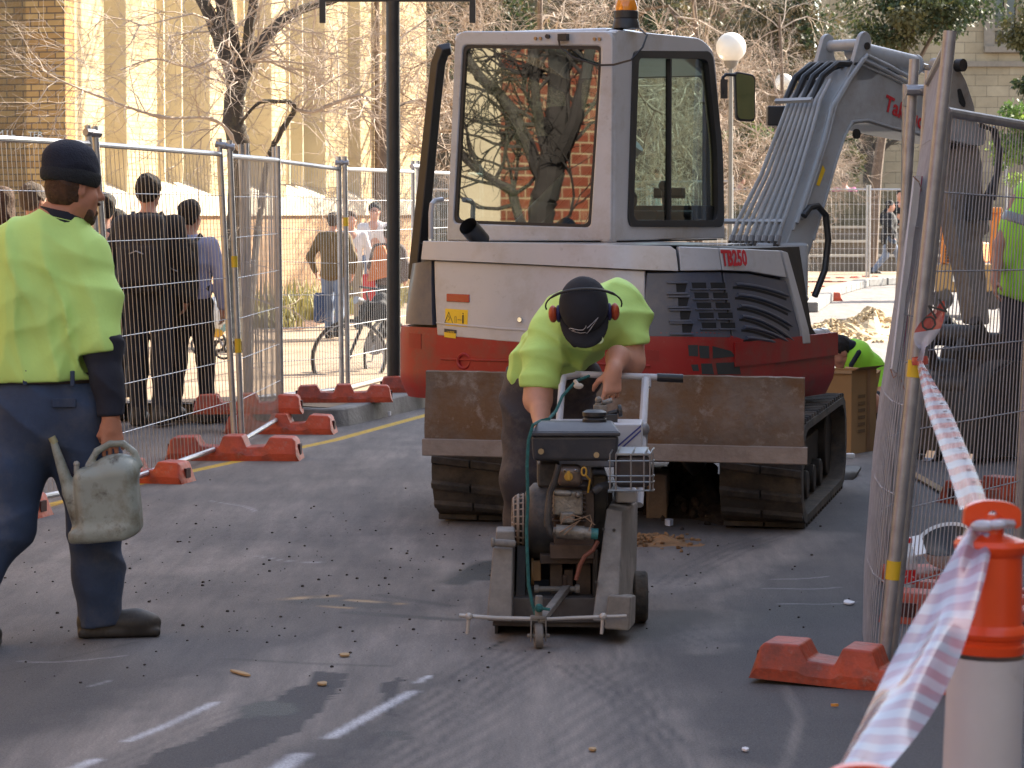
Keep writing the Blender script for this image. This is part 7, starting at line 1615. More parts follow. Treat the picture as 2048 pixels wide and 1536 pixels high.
b = MB(); b.cyl(A(1198, 830, 10.5), A(1198, 806, 10.5), .016, 12); b.ball(A(1197, 800, 10.5), .014, 10, 8); b.cyl(A(1205, 806, 10.5), A(1225, 800, 10.5), .010, 10); b.box(A(1200, 815, 10.5), (.05, .04, .02)); b.build('throttle_lever', M_engal, SV, bevel=.002)
b = MB(); b.cyl(A(1215, 828, 10.5), A(1236, 822, 10.5), .009, 10); b.cyl(A(1236, 822, 10.5), A(1244, 821, 10.5), .024, 12); b.box(A(1222, 838, 10.5), (.05, .04, .04)); b.build('control_knob', M_black, SV, bevel=.004)
b = MB(); rp_ = [(1178, 752), (1152, 762), (1125, 792), (1112, 822), (1098, 838), (1080, 842), (1066, 850), (1057, 880), (1054, 930), (1056, 1000), (1053, 1060), (1055, 1120), (1057, 1170), (1064, 1205), (1072, 1232)]
b.tube([A(x, y, 10.9 - .08 * i if i < 4 else (10.3 if i < 6 else 9.9 - .012 * i)) for i, (x, y) in enumerate(rp_)], .0062, 8); b.ball(A(1078, 1216, 9.7), .016, 10, 6); b.tube([A(1078, 1216, 9.69), A(1100, 1219, 9.69)], .006, 6); rope = b.build('rope', M_teal, SV)
b = MB(); b.ball(A(1157, 772, 10.75), (.02, .015, .012), 8, 6); b.tube([A(1150, 762, 10.8), A(1160, 775, 10.75)], .008, 6); b.build('rope_end', mat('frayed_rope', (.4, .35, .28), .8), rope)
# ---------------- passers-by ----------------
def person(px, feet_y, top_y, Y, yaw, label, top, legs, hair, hs=1.0, walk=0.0, z0=0.0, skin=M_skin, h=.014, arms=((.06, .05), (.06, .05)), bulk=1.0, group='people beyond the fence', long_hair=False, head_turn=0.0, coat=0.0, face=False, sleeve=1.0, jacket_name='jacket', build_legs=True):
    c = at(px, feet_y, Y); zt = at(px, top_y, Y).z; H_ = zt - z0; k = H_ / 1.75; c = V3(c.x, Y, z0)
    f = V3(math.sin(yaw), math.cos(yaw), 0); r = V3(math.cos(yaw), -math.sin(yaw), 0)
    Q = lambda x, y, z: c + r * (x * k) + f * (y * k) + V3(0, 0, z * k)
    b = SDF(); hc = Q(0, .02, 1.625); ht = yaw + head_turn; hf = V3(math.sin(ht), math.cos(ht), -.05).normalized(); hr, hff, hu = basis(hf); head_sdf(b, hc, hr, hff, hu, k * hs, nose=True)
    b.seg(Q(0, -.01, 1.42), Q(0, .01, 1.55), .055 * k, .05 * k, .03); b.chain([Q(0, 0, 1.36), Q(0, 0, 1.15), Q(0, 0, .95)], [.12 * k, .12 * k, .12 * k], .05); b.seg(Q(-.16, 0, 1.40), Q(.16, 0, 1.40), .05 * k, .05 * k, .05)
    feet = []; L = []
    for s_, wk in ((-1, walk), (1, -walk)):
        hip = Q(s_ * .09, 0, .92); kn = Q(s_ * .095, wk * .20 + abs(wk) * .08, .50 + abs(wk) * .02); an = Q(s_ * .095, wk * .36 - (abs(wk) * .12 if wk < 0 else 0), .09 + (max(0, -wk) * .12)); L.append((hip, kn, an)); b.chain([hip, kn, an], [.08 * k, .05 * k, .038 * k])
    AR = []
    for s_, (fw, ot) in ((-1, arms[0]), (1, arms[1])):
        sh_ = Q(s_ * .185, 0, 1.40); el = Q(s_ * (.22 + ot), fw * .4 - .03, 1.13); wr = Q(s_ * (.22 + ot * .6), fw, .90 + abs(fw) * .25); AR.append((sh_, el, wr)); b.chain([sh_, el, wr], [.045 * k, .038 * k, .027 * k])
        dd = (wr - el).normalized(); hand_sdf(b, wr, dd, r * s_ + f * .1, f, [(.3, .4, .3)] * 4, sz=k)
    body = sdf_build(b, h * .75, 'person', skin, origin=c); tag(body, label, 'person', group)
    s = SDF(); g_ = bulk; s.ell(Q(0, 0, 1.27), (.185 * k * g_, .125 * k * g_, .20 * k), [[r[i], f[i], (0, 0, 1)[i]] for i in range(3)], .05); s.seg(Q(-.15, 0, 1.385), Q(.15, 0, 1.385), .065 * k * g_, .065 * k * g_, .06); s.ell(Q(0, 0, 1.04), (.165 * k * g_, .125 * k * g_, .17 * k), [[r[i], f[i], (0, 0, 1)[i]] for i in range(3)], .08)
    if coat: s.ell(Q(0, 0, .88), (.175 * k * g_, .14 * k * g_, coat * k), [[r[i], f[i], (0, 0, 1)[i]] for i in range(3)], .08)
    s.seg(Q(0, -.01, 1.43), Q(0, 0, 1.47), .075 * k, .062 * k, .04)
    for (sh_, el, wr) in AR: s.chain([sh_, el, el.lerp(wr, sleeve * .92)] if sleeve > 0 else [sh_, sh_.lerp(el, .7)], [.062 * k * g_, .054 * k * g_, .042 * k * g_] if sleeve > 0 else [.062 * k, .06 * k], .03)
    s.disp = folds(.010 * k, [(.5, .2, .85, 36), (.9, .3, -.3, 30), (.2, 1, .1, 30)], int(px)); s.cut(Q(0, 0, .88 if not coat else .88 - coat * .8), V3(0, 0, -1), 0, .28 * k); s.cut(Q(0, 0, 1.485), V3(0, 0, 1))
    jk = sdf_build(s, h, jacket_name, top, body, smooth_it=2)
    s = SDF(); s.ell(Q(0, 0, .93), (.165 * k, .125 * k, .13 * k), [[r[i], f[i], (0, 0, 1)[i]] for i in range(3)], .05)
    for hip, kn, an in L: s.chain([hip, kn, an + V3(0, 0, .0)], [.105 * k, .075 * k, .062 * k], .04)
    s.disp = folds(.009 * k, [(.2, .1, .95, 34), (.6, .3, .6, 30)], int(px) + 3); sdf_build(s, h, 'trousers', legs, body, smooth_it=2)
    for hip, kn, an in L:
        s = SDF(); boot(s, V3(an.x, an.y, an.z - .085 * k) - f * .07 * k, f, .27 * k, .042 * k); sdf_build(s, h * .8, 'shoe', M_boot, body)
    s = SDF(); Rm = [[hr[i], hff[i], hu[i]] for i in range(3)]; Hq = lambda x, y, z: hc + (hr * x + hff * y + hu * z) * k * hs
    s.ell(Hq(0, -.022, .040), (.088 * k * hs, .100 * k * hs, .088 * k * hs), Rm, .02)
    if long_hair: s.ell(Hq(0, -.05, -.06), (.088 * k, .06 * k, .13 * k), Rm, .03)
    else: s.ell(Hq(0, -.045, -.01), (.078 * k, .06 * k, .07 * k), Rm, .02)
    s.disp = folds(.007, [(.6, .5, .6, 110), (.1, .8, .4, 140), (.9, .1, .1, 100)], 2); s.cut(Hq(0, .062, .03), hff - hu * .5); sdf_build(s, h * .6, 'hair', hair, body, smooth_it=1)
    return body, Q, k, f, r
def backpack(body, Q, k, name_col, strap=M_black, w=.15, hh=.24):
    s = SDF(); c_ = Q(0, -.19, 1.20); f = (Q(0, 1, 0) - Q(0, 0, 0)).normalized(); r = (Q(1, 0, 0) - Q(0, 0, 0)).normalized(); Rm = [[r[i], f[i], (0, 0, 1)[i]] for i in range(3)]
    s.box(c_, (w * k, .085 * k, hh * k), .06 * k, Rm, .02); s.box(Q(0, -.27, 1.12), (w * .75 * k, .04 * k, hh * .5 * k), .03 * k, Rm, .02); s.disp = folds(.008, [(.3, .2, .9, 40), (.9, 0, .2, 40)], 4)
    o = sdf_build(s, .011, 'backpack', name_col, origin=c_ - V3(0, 0, hh * k)); 
    b = MB()
    for s_ in (-1, 1): b.tube([Q(s_ * .09, -.12, 1.40), Q(s_ * .10, -.02, 1.475), Q(s_ * .11, .10, 1.38), Q(s_ * .14, .10, 1.2), Q(s_ * .17, -.05, 1.05)], .018 * k, 6)
    b.build('strap', strap, o); b = MB(); b.tube([Q(-.05, -.315, 1.20), Q(0, -.32, 1.22), Q(.05, -.315, 1.20)], .005, 6); b.build('zip', M_galdark, o); return o
M_blk = mat('black_cloth', (.007, .007, .010), .85, 0, .2, 10); M_blk2 = mat('charcoal_cloth', (.014, .013, .016), .85, 0, .2, 10)
M_lbl = mat('pale_blue_shirt', (.30, .31, .45), .8, 0, .08, 6); M_olive = mat('olive_jacket', (.13, .085, .030), .85, 0, .15, 8); M_denim = mat('light_denim', (.15, .19, .27), .85, 0, .15, 8)
M_brn = mat('brown_jacket', (.085, .055, .045), .85, 0, .15, 8); M_wt = mat('white_tee', (.62, .58, .58), .8, 0, .06, 8); M_pink = mat('pinkish_top', (.42, .32, .33), .8, 0, .1, 8); M_khaki = mat('khaki', (.25, .2, .14), .8)
p, Q, k, f, r = person(300, 845, 347, 19.9, R(8), 'person in black hooded top with a black backpack behind the left fence', M_blk, mat('dark_jeans', (.009, .011, .018), .85), M_hair, walk=.12, bulk=1.15)
o = backpack(p, Q, k, M_blk2, w=.17, hh=.27); tag(o, 'large black backpack on the taller walker behind the fence', 'backpack', 'backpacks on the walkers')
p, Q, k, f, r = person(382, 835, 399, 20.1, R(20), 'shorter person in pale blue shirt with a backpack behind the left fence', M_lbl, M_blk, M_hair, walk=-.25, bulk=1.05)
o = backpack(p, Q, k, M_blk, w=.15, hh=.25); tag(o, 'black backpack with dangling straps on the person in pale blue', 'backpack', 'backpacks on the walkers')
person(212, 850, 385, 20.4, R(-20), 'dark-haired person mostly hidden behind the beanie worker', M_navy, M_blk, M_hair, h=.018)
person(238, 860, 418, 21.2, R(30), 'short dark figure between the beanie worker and the tall backpack walker', M_blk2, M_blk, M_hair, h=.018)
person(70, 880, 365, 19.3, R(40), 'person in pinkish grey top behind the shoulder of the beanie worker', M_pink, M_blk2, M_hairg, h=.018)
person(8, 880, 372, 18.8, R(-60), 'dark-haired person at the far left edge behind the fence', M_brn, M_blk2, M_hairb, h=.018, long_hair=True)
p, Q, k, f, r = person(668, 692, 424, 31.0, R(15), 'man in olive jacket and jeans walking away beyond the fence', M_olive, M_denim, M_hairg, walk=.2, coat=.10, bulk=1.15, arms=((.08, .12), (.05, .06)), z0=.13)
c_ = Q(-.02, -.20, .58); b = MB(); b.box(c_ + V3(-.09, 0, -.12), (.13, .09, .34)); o = b.build('shoulder_bag', mat('blue_bag', (.03, .06, .14), .7), origin=c_ - V3(0, 0, .19), bevel=.03, seg=3); tag(o, 'blue bag hanging behind the legs of the man in the olive jacket', 'bag')
person(703, 690, 422, 33.5, R(170), 'woman with brown hair in striped white top beyond the olive jacket', M_wt, M_khaki, M_hairb, long_hair=True, z0=.13, walk=.1)
p, Q, k, f, r = person(750, 672, 404, 34.5, R(178), 'dark-haired person in glasses and white tee facing us beyond the fence', M_wt, M_denim, M_hair, z0=.13, sleeve=0)
b = MB()
for s_ in (-1, 1): b.tube([Q(s_ * .032 + .022 * math.cos(a), .125, 1.630 + .014 * math.sin(a)) for a in np.linspace(0, 6.283, 13)[:-1]], .003, 5, closed=True)
b.tube([Q(-.012, .13, 1.635), Q(.012, .13, 1.635)], .003, 5); b.tube([Q(.055, .12, 1.635), Q(.078, .02, 1.635)], .003, 5); b.tube([Q(-.055, .12, 1.635), Q(-.078, .02, 1.635)], .003, 5); b.build('glasses', M_black, p)
p, Q, k, f, r = person(778, 700, 452, 31.0, R(5), 'grey-haired person in brown jacket partly behind the dark post', M_brn, M_blk2, M_hairg, z0=.13, bulk=1.2, coat=.06, walk=.1)
c_ = Q(-.12, -.20, 1.13); b = MB(); b.add([c_ + V3(-.14, -.05, -.18), c_ + V3(.17, -.05, -.10), c_ + V3(.06, -.05, .24), c_ + V3(-.05, -.05, .22), c_ + V3(-.14, .05, -.18), c_ + V3(.17, .05, -.10), c_ + V3(.06, .05, .24), c_ + V3(-.05, .05, .22)], [(0, 1, 2, 3), (7, 6, 5, 4), (0, 4, 5, 1), (1, 5, 6, 2), (2, 6, 7, 3), (3, 7, 4, 0)])
o = b.build('shoulder_bag', mat('orange_bag', (.50, .17, .05), .6), origin=c_ - V3(0, 0, .18), bevel=.03, seg=3); tag(o, 'orange shoulder bag on the back of the brown jacket', 'bag')
b = MB(); c_ = Q(-.30, -.08, .72); b.box(c_, (.14, .09, .42)); o = b.build('carrier_bag', mat('red_bag', (.55, .03, .03), .5), origin=c_ - V3(0, 0, .21), bevel=.02); tag(o, 'red carrier bag held beside the bicycle handlebars', 'bag')
p, Q, k, f, r = person(1778, 556, 400, 64, R(95), 'walker in a long black coat passing the far fence', M_blk, M_denim, M_hair, walk=.75, bulk=1.35, coat=.22, h=.022, group='distant passers-by')
c_ = Q(.22, .02, .78); s = SDF(); s.ell(c_, (.13, .09, .22), None, .02); s.disp = folds(.02, [(.5, .2, .8, 30), (.9, .1, .1, 34)], 3); o = sdf_build(s, .02, 'plastic_bag', mat('black_plastic_bag', (.03, .03, .035), .2, coat=.5), origin=c_ - V3(0, 0, .22)); tag(o, 'shiny black plastic bag carried by the far walker', 'bag')
person(1310, 500, 333, 68, R(95), 'far person in teal top seen through the cab side window', mat('teal_cloth', (.07, .14, .15), .8), M_khaki, M_hairb, walk=.3, h=.025, group='distant passers-by', z0=1.1 - .9)
person(1480, 520, 345, 72, R(60), 'far dark-clothed person left of the boom pipes', M_blk, M_blk, M_hair, h=.028, group='distant passers-by', z0=.3)
person(1515, 520, 343, 73, R(-60), 'second far dark-clothed person half behind the boom pipes', M_navy, M_blk, M_hair, h=.028, group='distant passers-by', z0=.3)
person(1688, 520, 346, 74, R(10), 'far person in pink under the boom', mat('pink_cloth', (.5, .08, .25), .8), M_blk, M_hair, h=.028, group='distant passers-by', z0=.3)
person(1798, 540, 378, 70, R(180), 'far person in black top beyond the walker in the long coat', M_blk, M_blk, M_hair, h=.028, group='distant passers-by', z0=.1, arms=((.1, .2), (.1, .2)))
# hi-vis worker at the right edge, beyond the bucket
YH = 18.2; P = lambda px, py, dy=0.0: at(px + 16, py, YH + dy)
loc = V3(P(2060, 800).x, YH, 0); b = SDF(); r_, f_, u_ = basis(V3(-.5, 1, -.3)); head_sdf(b, P(2075, 318), r_, f_, u_); b.seg(P(2072, 350), P(2066, 380), .06, .08, .03); b.chain([P(2066, 400), P(2040, 500), P(2040, 600)], [.12, .14, .13]); b.chain([P(2020, 620), P(2008, 760), P(2000, 880)], [.09, .07, .05]); b.chain([P(2065, 620), P(2070, 760), P(2078, 890)], [.09, .07, .05]); b.chain([P(2020, 400), P(1985, 490, -.1), P(1975, 560, -.2)], [.05, .045, .03])
hand_sdf(b, P(1975, 560, -.2), V3(-.1, -.3, -1), V3(-1, 0, 0), V3(0, -1, 0), [(.4, .5, .4)] * 4)
body = sdf_build(b, .012, 'person', M_skin2, origin=loc); tag(body, 'worker in green hi-vis shirt with grey band, cut by the right edge', 'person')
s = SDF(); s.chain([P(2064, 400), P(2040, 480), P(2030, 560), P(2022, 590)], [.16, .185, .18, .17], .07); s.chain([P(2040, 400), P(2010, 450, -.05), P(1998, 520, -.12)], [.085, .075, .065], .06); s.disp = folds(.014, [(.9, .2, .3, 30), (.5, .2, .85, 30)], 8); s.cut(P(2020, 602), V3(-.35, 0, -1)); sh = sdf_build(s, .011, 'shirt', M_hiv2, body, smooth_it=2)
s = SDF(); s.chain([P(2064, 400), P(2040, 480), P(2030, 560), P(2022, 590)], [.164, .189, .184, .174], .07); s.chain([P(2040, 400), P(2010, 450, -.05), P(1998, 520, -.12)], [.089, .079, .069], .06); s.disp = folds(.014, [(.9, .2, .3, 30), (.5, .2, .85, 30)], 8); s.cut(P(2020, 452), V3(-.35, 0, -1)); s.cut(P(2020, 428), V3(.35, 0, 1)); sdf_build(s, .011, 'reflective_band', mat('reflective_grey', (.22, .23, .24), .35, .3), sh)
s = SDF(); s.chain([P(2028, 590), P(2012, 750), P(2002, 880)], [.15, .10, .085], .05); s.chain([P(2060, 590), P(2068, 750), P(2078, 890)], [.15, .10, .085], .05); s.disp = folds(.010, [(.2, .1, .95, 30)], 8); sdf_build(s, .012, 'trousers', M_navy, body)
for q in (P(2002, 880), P(2078, 890)): s = SDF(); boot(s, V3(q.x, q.y, .002), (-.5, .8, 0), .28); sdf_build(s, .011, 'boot', M_boot, body)
# crouching worker beyond the cardboard box
YC = 20.8; P = lambda px, py, dy=0.0: at(px + 6, py - 4, YC + dy); loc = V3(P(1705, 830).x, YC, 0)
b = SDF(); r_, f_, u_ = basis(V3(-.75, -.25, -.6)); hc = P(1672, 708); head_sdf(b, hc, r_, f_, u_); b.seg(hc + V3(.03, .02, .0), P(1700, 712, .05), .06, .075, .03); b.chain([P(1705, 725, .1), P(1720, 770, .2), P(1725, 820, .25)], [.13, .15, .14]); b.chain([P(1745, 745, .1), P(1758, 785, .0), P(1745, 800, -.15)], [.055, .045, .032]); b.chain([P(1715, 820, .2), P(1690, 800, -.2), P(1695, 860, -.1)], [.1, .08, .05]); b.chain([P(1740, 825, .2), P(1735, 810, -.2), P(1738, 862, -.1)], [.1, .08, .05])
hand_sdf(b, P(1745, 800, -.15), V3(-.6, -.6, -.4), V3(0, 0, 1), V3(-1, 0, 0), [(.4, .5, .4)] * 4); body = sdf_build(b, .011, 'person', M_skin2, origin=loc); tag(body, 'crouching worker in bright lime shirt bent down behind the cardboard box', 'person')
s = SDF(); s.chain([P(1702, 722, .08), P(1722, 765, .2), P(1730, 810, .28)], [.155, .18, .18], .07); s.chain([P(1738, 735, .1), P(1756, 770, .05), P(1760, 788, 0)], [.09, .075, .068], .05); s.disp = folds(.012, [(.9, .2, .3, 34), (.5, .2, .85, 34)], 8); sh = sdf_build(s, .011, 'shirt', M_hiv2, body, smooth_it=2)
s = SDF(); s.seg(P(1690, 696, .0), P(1712, 703, .05), .055, .05, .03); s.seg(P(1696, 735, -.12), P(1712, 708, -.1), .02, .02, .01); sdf_build(s, .01, 'collar', M_navy, sh)
s = SDF(); Rm = [[r_[i], f_[i], u_[i]] for i in range(3)]; s.ell(hc + u_ * .03 - f_ * .03, (.086, .098, .09), Rm, .02); s.cut(hc + f_ * .05, f_ - u_ * .3); s.disp = folds(.006, [(.6, .5, .6, 120)], 2); sdf_build(s, .008, 'hair', M_hair, body)
s = SDF(); s.chain([P(1725, 815, .25), P(1692, 805, -.15), P(1695, 850, -.1)], [.15, .10, .08], .05); s.chain([P(1742, 820, .25), P(1736, 812, -.15), P(1738, 855, -.1)], [.15, .10, .08], .05); sdf_build(s, .012, 'trousers', M_navy, body)
for q in (P(1695, 860, -.1), P(1738, 862, -.1)): s = SDF(); boot(s, V3(q.x + .05, q.y, .002), (-.9, -.2, 0), .28); sdf_build(s, .011, 'boot', M_boot, body)
# ---------------- cardboard box ----------------
YK = 17.6; M_card = mat('cardboard', (.40, .235, .105), .85, 0, .08, 3, bump=.05, bscale=30); M_card2 = mat('cardboard_inside', (.34, .205, .10), .85, 0, .08, 3)
def K(px, py, dy=0.0): return at(px, py, YK + dy)
bx = empty('cardboard_box', (K(1690, 900).x, YK + .2, 0), 'open brown cardboard box standing behind the right track', 'box')
# plan: near corner edge at px 1702, left wall runs back-left, right wall runs back-right
zt = .535; c0 = V3(K(1702, 905).x, YK, 0); cl_ = c0 + V3(-.46, .10, 0); cr_ = c0 + V3(.20, .30, 0); cb = cl_ + (cr_ - c0)
b = MB(); T3 = V3(0, 0, zt); th = .006
for a, c_ in ((c0, cl_), (c0, cr_), (cl_, cb), (cr_, cb)):
    n_ = (c_ - a).cross(V3(0, 0, 1)).normalized(); ce = (c0 + cb) / 2; n_ = n_ if (ce - a).dot(n_) > 0 else -n_; n_ *= th; loft4(b, [a + T3, c_ + T3, c_, a], [a + T3 + n_, c_ + T3 + n_, c_ + n_, a + n_])
b.add([c0, cl_, cb, cr_], [(0, 1, 2, 3)]); b.build('wall', M_card, bx, smooth=False)
def flap(a, c_, out, up, ln, nm='flap'):
    b = MB(); n_ = out.normalized() * ln + V3(0, 0, up); t_ = V3(0, 0, .004) + out.normalized() * .003; loft4(b, [a + T3 + n_ + t_, c_ + T3 + n_ + t_, c_ + T3 + t_, a + T3 + t_], [a + T3 + n_, c_ + T3 + n_, c_ + T3, a + T3]); b.build(nm, M_card2, bx, smooth=False)
flap(cl_, cb, V3(-.3, .9, 0), -.04, .10); flap(c0 + (cl_ - c0) * 1.0, c0, V3(-.10, -1, 0), -.02, .0 + .01)
flap(c0, cr_, V3(.9, -.5, 0), .02, .05)
b = MB(); loft4(b, [K(1690, 733, .5), K(1762, 740, .35), K(1752, 792, .3), K(1697, 792, .1)], [K(1690, 733, .505), K(1762, 740, .355), K(1752, 792, .305), K(1697, 792, .105)]); b.build('flap', M_card, bx, smooth=False)
zz = MB(); 
for i in range(6): q = c0 + (cr_ - c0) * .25 + V3(.0035, -.0035, .13 + i * .045); d_ = (cr_ - c0); zz.add([q, q + d_ * .28, q + d_ * .28 + V3(0, 0, .022), q + V3(0, 0, .022)], [(0, 1, 2, 3)])
zz.build('print_mark', mat('box_print', (.20, .12, .06), .85), bx, smooth=False); zz = MB(); q = c0 + (cr_ - c0) * .60 + V3(.003, -.003, 0); zz.add([q, q + d_ * .13, q + d_ * .13 + T3, q + T3], [(0, 1, 2, 3)]); zz.build('packing_tape', mat('tape_brown', (.30, .15, .06), .35), bx, smooth=False)
# tray and plate beside the track
b = MB(); q = gr(1692, 962); b.add([at(1655, 930, 16.3), at(1722, 936, 16.3), at(1706, 962, 15.9), at(1660, 966, 15.9)], [(0, 1, 2, 3)]); 
o = b.build('shovel_blade', M_darkmet, origin=(q.x, q.y, 0), solid=.02); tag(o, 'dark steel tray lying on the road beside the right track', 'tray')
b = MB(); b.box(gr(1697, 934) + V3(0, .1, .06), (.10, .06, .03)); o = b.build('paper_cup', mat('cup_white', (.6, .6, .6), .6), origin=tuple(gr(1697, 934)), bevel=.008); tag(o, 'small white wrapper lying on the dark tray', 'litter')
# ---------------- rubble, dirt ----------------
def heap(name, label, c, rad, hgt, m, seed, n=240, stone=.05):
    g = random.Random(seed); e = MB(); rows = []
    for i in range(13):
        fr_ = i / 12; row = []
        for j in range(33):
            a = 2 * math.pi * j / 32; aa = a if j < 32 else 0; w = 1 + .22 * math.sin(3 * aa + seed) + .12 * math.sin(7 * aa + seed * 2); rr = fr_ * w; z = hgt * (1 - fr_) ** 1.25 * (1 + .25 * math.sin(5 * aa + 9 * fr_ + seed))
            q = Vector((c[0] + rad[0] * rr * math.cos(a), c[1] + rad[1] * rr * math.sin(a), c[2] + z)); nz = mnoise.noise(q * 9) * .05 * (1 - fr_); row.append(q + Vector((0, 0, nz)))
        rows.append(row)
    e.grid(rows)
    for _ in range(n):
        a = g.uniform(0, 6.28); rr = abs(g.gauss(0, .55)); z = hgt * max(0, 1 - rr) ** 1.25; s_ = stone * g.uniform(.3, 1.1); p = Vector((c[0] + rad[0] * rr * math.cos(a), c[1] + rad[1] * rr * math.sin(a), c[2] + z + s_ * .2))
        Rm = Matrix.Rotation(g.uniform(0, 6), 4, Vector((g.random(), g.random(), g.random() + .1)).normalized()); e.ball((0, 0, 0), (s_, s_ * g.uniform(.5, .9), s_ * g.uniform(.4, .8)), 6, 4, Matrix.Translation(p) @ Rm)
    o = e.build(name, m, smooth=False, origin=(c[0], c[1], c[2])); tag(o, label, 'rubble', kind='stuff'); return o
M_sandy = mat('sandy_rubble', (.42, .32, .19), .9, 0, .35, 6, bump=.6, bscale=30, dirt=((.22, .17, .12), .7, 8, .5)); M_clod = mat('brown_clods', (.20, .11, .05), .9, 0, .5, 12, bump=.6, bscale=40); M_dirt = mat('dark_dirt', (.030, .022, .018), .95, 0, .5, 12, bump=.6, bscale=30, dirt=((.12, .09, .07), .5, 9, .55))
c_ = gr(1700, 685); heap('rubble_heap', 'sandy rubble heap on the sunlit ground beyond the crouching worker', (c_.x - .1, c_.y + 1.0, 0), (.75, 1.3, 0), .22, M_sandy, 3, 420, .045)
c_ = gr(1772, 668); heap('rubble_heap', 'second sandy heap just right of the first, behind the edge-on panel', (c_.x, c_.y + 1.4, 0), (.6, 1.4, 0), .26, M_sandy, 7, 350, .04)
c_ = gr(1905, 690); heap('rubble_heap', 'grey gravel heap seen through the mesh beside the stick', (c_.x, c_.y + .8, 0), (.55, 1.3, 0), .34, mat('grey_gravel', (.22, .19, .15), .9, 0, .5, 16, bump=.8, bscale=40), 11, 400, .035)
c_ = gr(1395, 1030); heap('soil_heap', 'dark soil and roots between the tracks under the blade', (c_.x, c_.y + .5, 0), (.34, .8, 0), .30, M_dirt, 5, 260, .04)
c_ = gr(1275, 1090); heap('soil_clods', 'scatter of tan clods on the road beside the saw wheel', (c_.x + .06, c_.y + .15, 0), (.22, .28, 0), .02, M_clod, 9, 150, .018)
c_ = gr(1225, 1100)
b = MB(); b.add([gr(1290, 1045, 0), gr(1372, 1045, 0), gr(1362, 928, .02), gr(1300, 928, .02)], [(0, 1, 2, 3)]); 
b = MB(); loft4(b, [at(1292, 945, 13.9), at(1335, 950, 13.9), at(1335, 1040, 13.9), at(1292, 1040, 13.9)], [at(1300, 925, 15.6), at(1356, 925, 15.6), at(1356, 985, 15.6), at(1300, 985, 15.6)]); o = b.build('concrete_block', mat('broken_concrete', (.22, .17, .13), .9, 0, .3, 6, bump=.5, bscale=30), origin=tuple(gr(1312, 1040)), bevel=.015); tag(o, 'long broken concrete lump lying between the excavator tracks', 'concrete lump')
# small crumbs over the near road
g = random.Random(12); cr = MB()
for _ in range(420):
    px = g.uniform(0, 1000) if g.random() < .75 else g.uniform(900, 1700); py = g.triangular(900, 1400, 1120); p = gr(px, py); s_ = min(.008, abs(g.gauss(0, .0032)) + .0016); cr.ball((p.x, p.y, s_ * .4), (s_, s_ * g.uniform(.6, 1.2), s_ * .6), 5, 4)
o = cr.build('road_grit', M_dirt, smooth=False, origin=(0, 11, 0)); tag(o, 'crumbs of dark soil scattered on the asphalt', 'grit', kind='stuff')
# litter on the road
def flat(name, px, py, w, l, m, label, rz=0.0, h=.006):
    c_ = gr(px, py); b = MB(); g = random.Random(int(px)); n = 9; pts_ = [(w * math.cos(2 * math.pi * i / n) * g.uniform(.7, 1.1), l * math.sin(2 * math.pi * i / n) * g.uniform(.7, 1.1)) for i in range(n)]
    b.prism(pts_, 0.004, h + .004, Matrix.Translation((c_.x, c_.y, 0)) @ Matrix.Rotation(rz, 4, 'Z')); o = b.build(name, m, origin=(c_.x, c_.y, 0)); return tag(o, label, 'litter')
M_paper = mat('litter_white', (.62, .62, .66), .7); M_leaf = mat('litter_leaf', (.36, .24, .12), .8)
flat('paper_scrap', 1697, 1208, .026, .06, M_paper, 'white paper scrap on the road left of the bowed fence'); flat('paper_scrap', 645, 1371, .018, .03, M_leaf, 'pale dry leaf right of the oil stain'); flat('leaf', 482, 1350, .014, .07, M_leaf, 'curled brown leaf above the oil stain', .6); flat('leaf', 690, 1313, .02, .03, M_leaf, 'flat brown leaf left of the saw')
flat('paper_scrap', 1338, 1052, .02, .04, mat('litter_blue', (.5, .6, .8), .6), 'pale blue scrap beside the tan clods', h=.03); flat('paper_scrap', 775, 832, .03, .05, M_paper, 'white crumpled paper in the gutter below the bicycle', h=.03); flat('cigarette_butt', 1669, 1415, .012, .006, mat('butt_orange', (.6, .25, .04), .7), 'orange cigarette butt in front of the orange foot', h=.008)
flat('paper_scrap', 1490, 1503, .012, .02, M_paper, 'tiny pale scrap near the bottom edge'); flat('leaf', 1186, 1503, .012, .02, M_leaf, 'small tan leaf near the bottom edge')
# drink bottle
c_ = gr(1822, 1222); M_bot = mat('bottle_plastic', (.55, .62, .66), .1, 0, .05, 10, alpha=.45); YB_ = 10.6; c_ = V3(at(1816, 1200, YB_).x, YB_, .095); e = empty('drink_bottle', (c_.x, c_.y, .095), 'clear plastic drink bottle with red cap and red label behind the fence post', 'bottle')
b = MB(); b.lathe([(.030, 0), (.033, .01), (.032, .10), (.028, .13), (.014, .165), (.013, .18)], 18, Matrix.Translation(c_)); b.build('bottle_body', M_bot, e); b = MB(); b.lathe([(.0335, .02), (.0335, .075)], 18, Matrix.Translation(c_), caps=False); b.build('label', mat('bottle_label', (.50, .01, .015), .35), e); b = MB(); b.lathe([(.015, .178), (.015, .196)], 14, Matrix.Translation(c_)); b.build('cap', MATS['bottle_label'], e)
b = MB(); b.tube([c_ + V3(-.018 + .009 * i, -.031 + .0005 * (i - 2) ** 2, .045 + .008 * (i % 2)) for i in range(5)], .0022, 5); b.build('script_mark', M_paper, e)
b = MB(); q = V3(c_.x, c_.y, .047); b.box(q + V3(.03, .04, 0), (.22, .2, .094)); o = b.build('tool_case', M_black, origin=(q.x, q.y, 0), bevel=.01); tag(o, 'black tool case under the drink bottle', 'case')
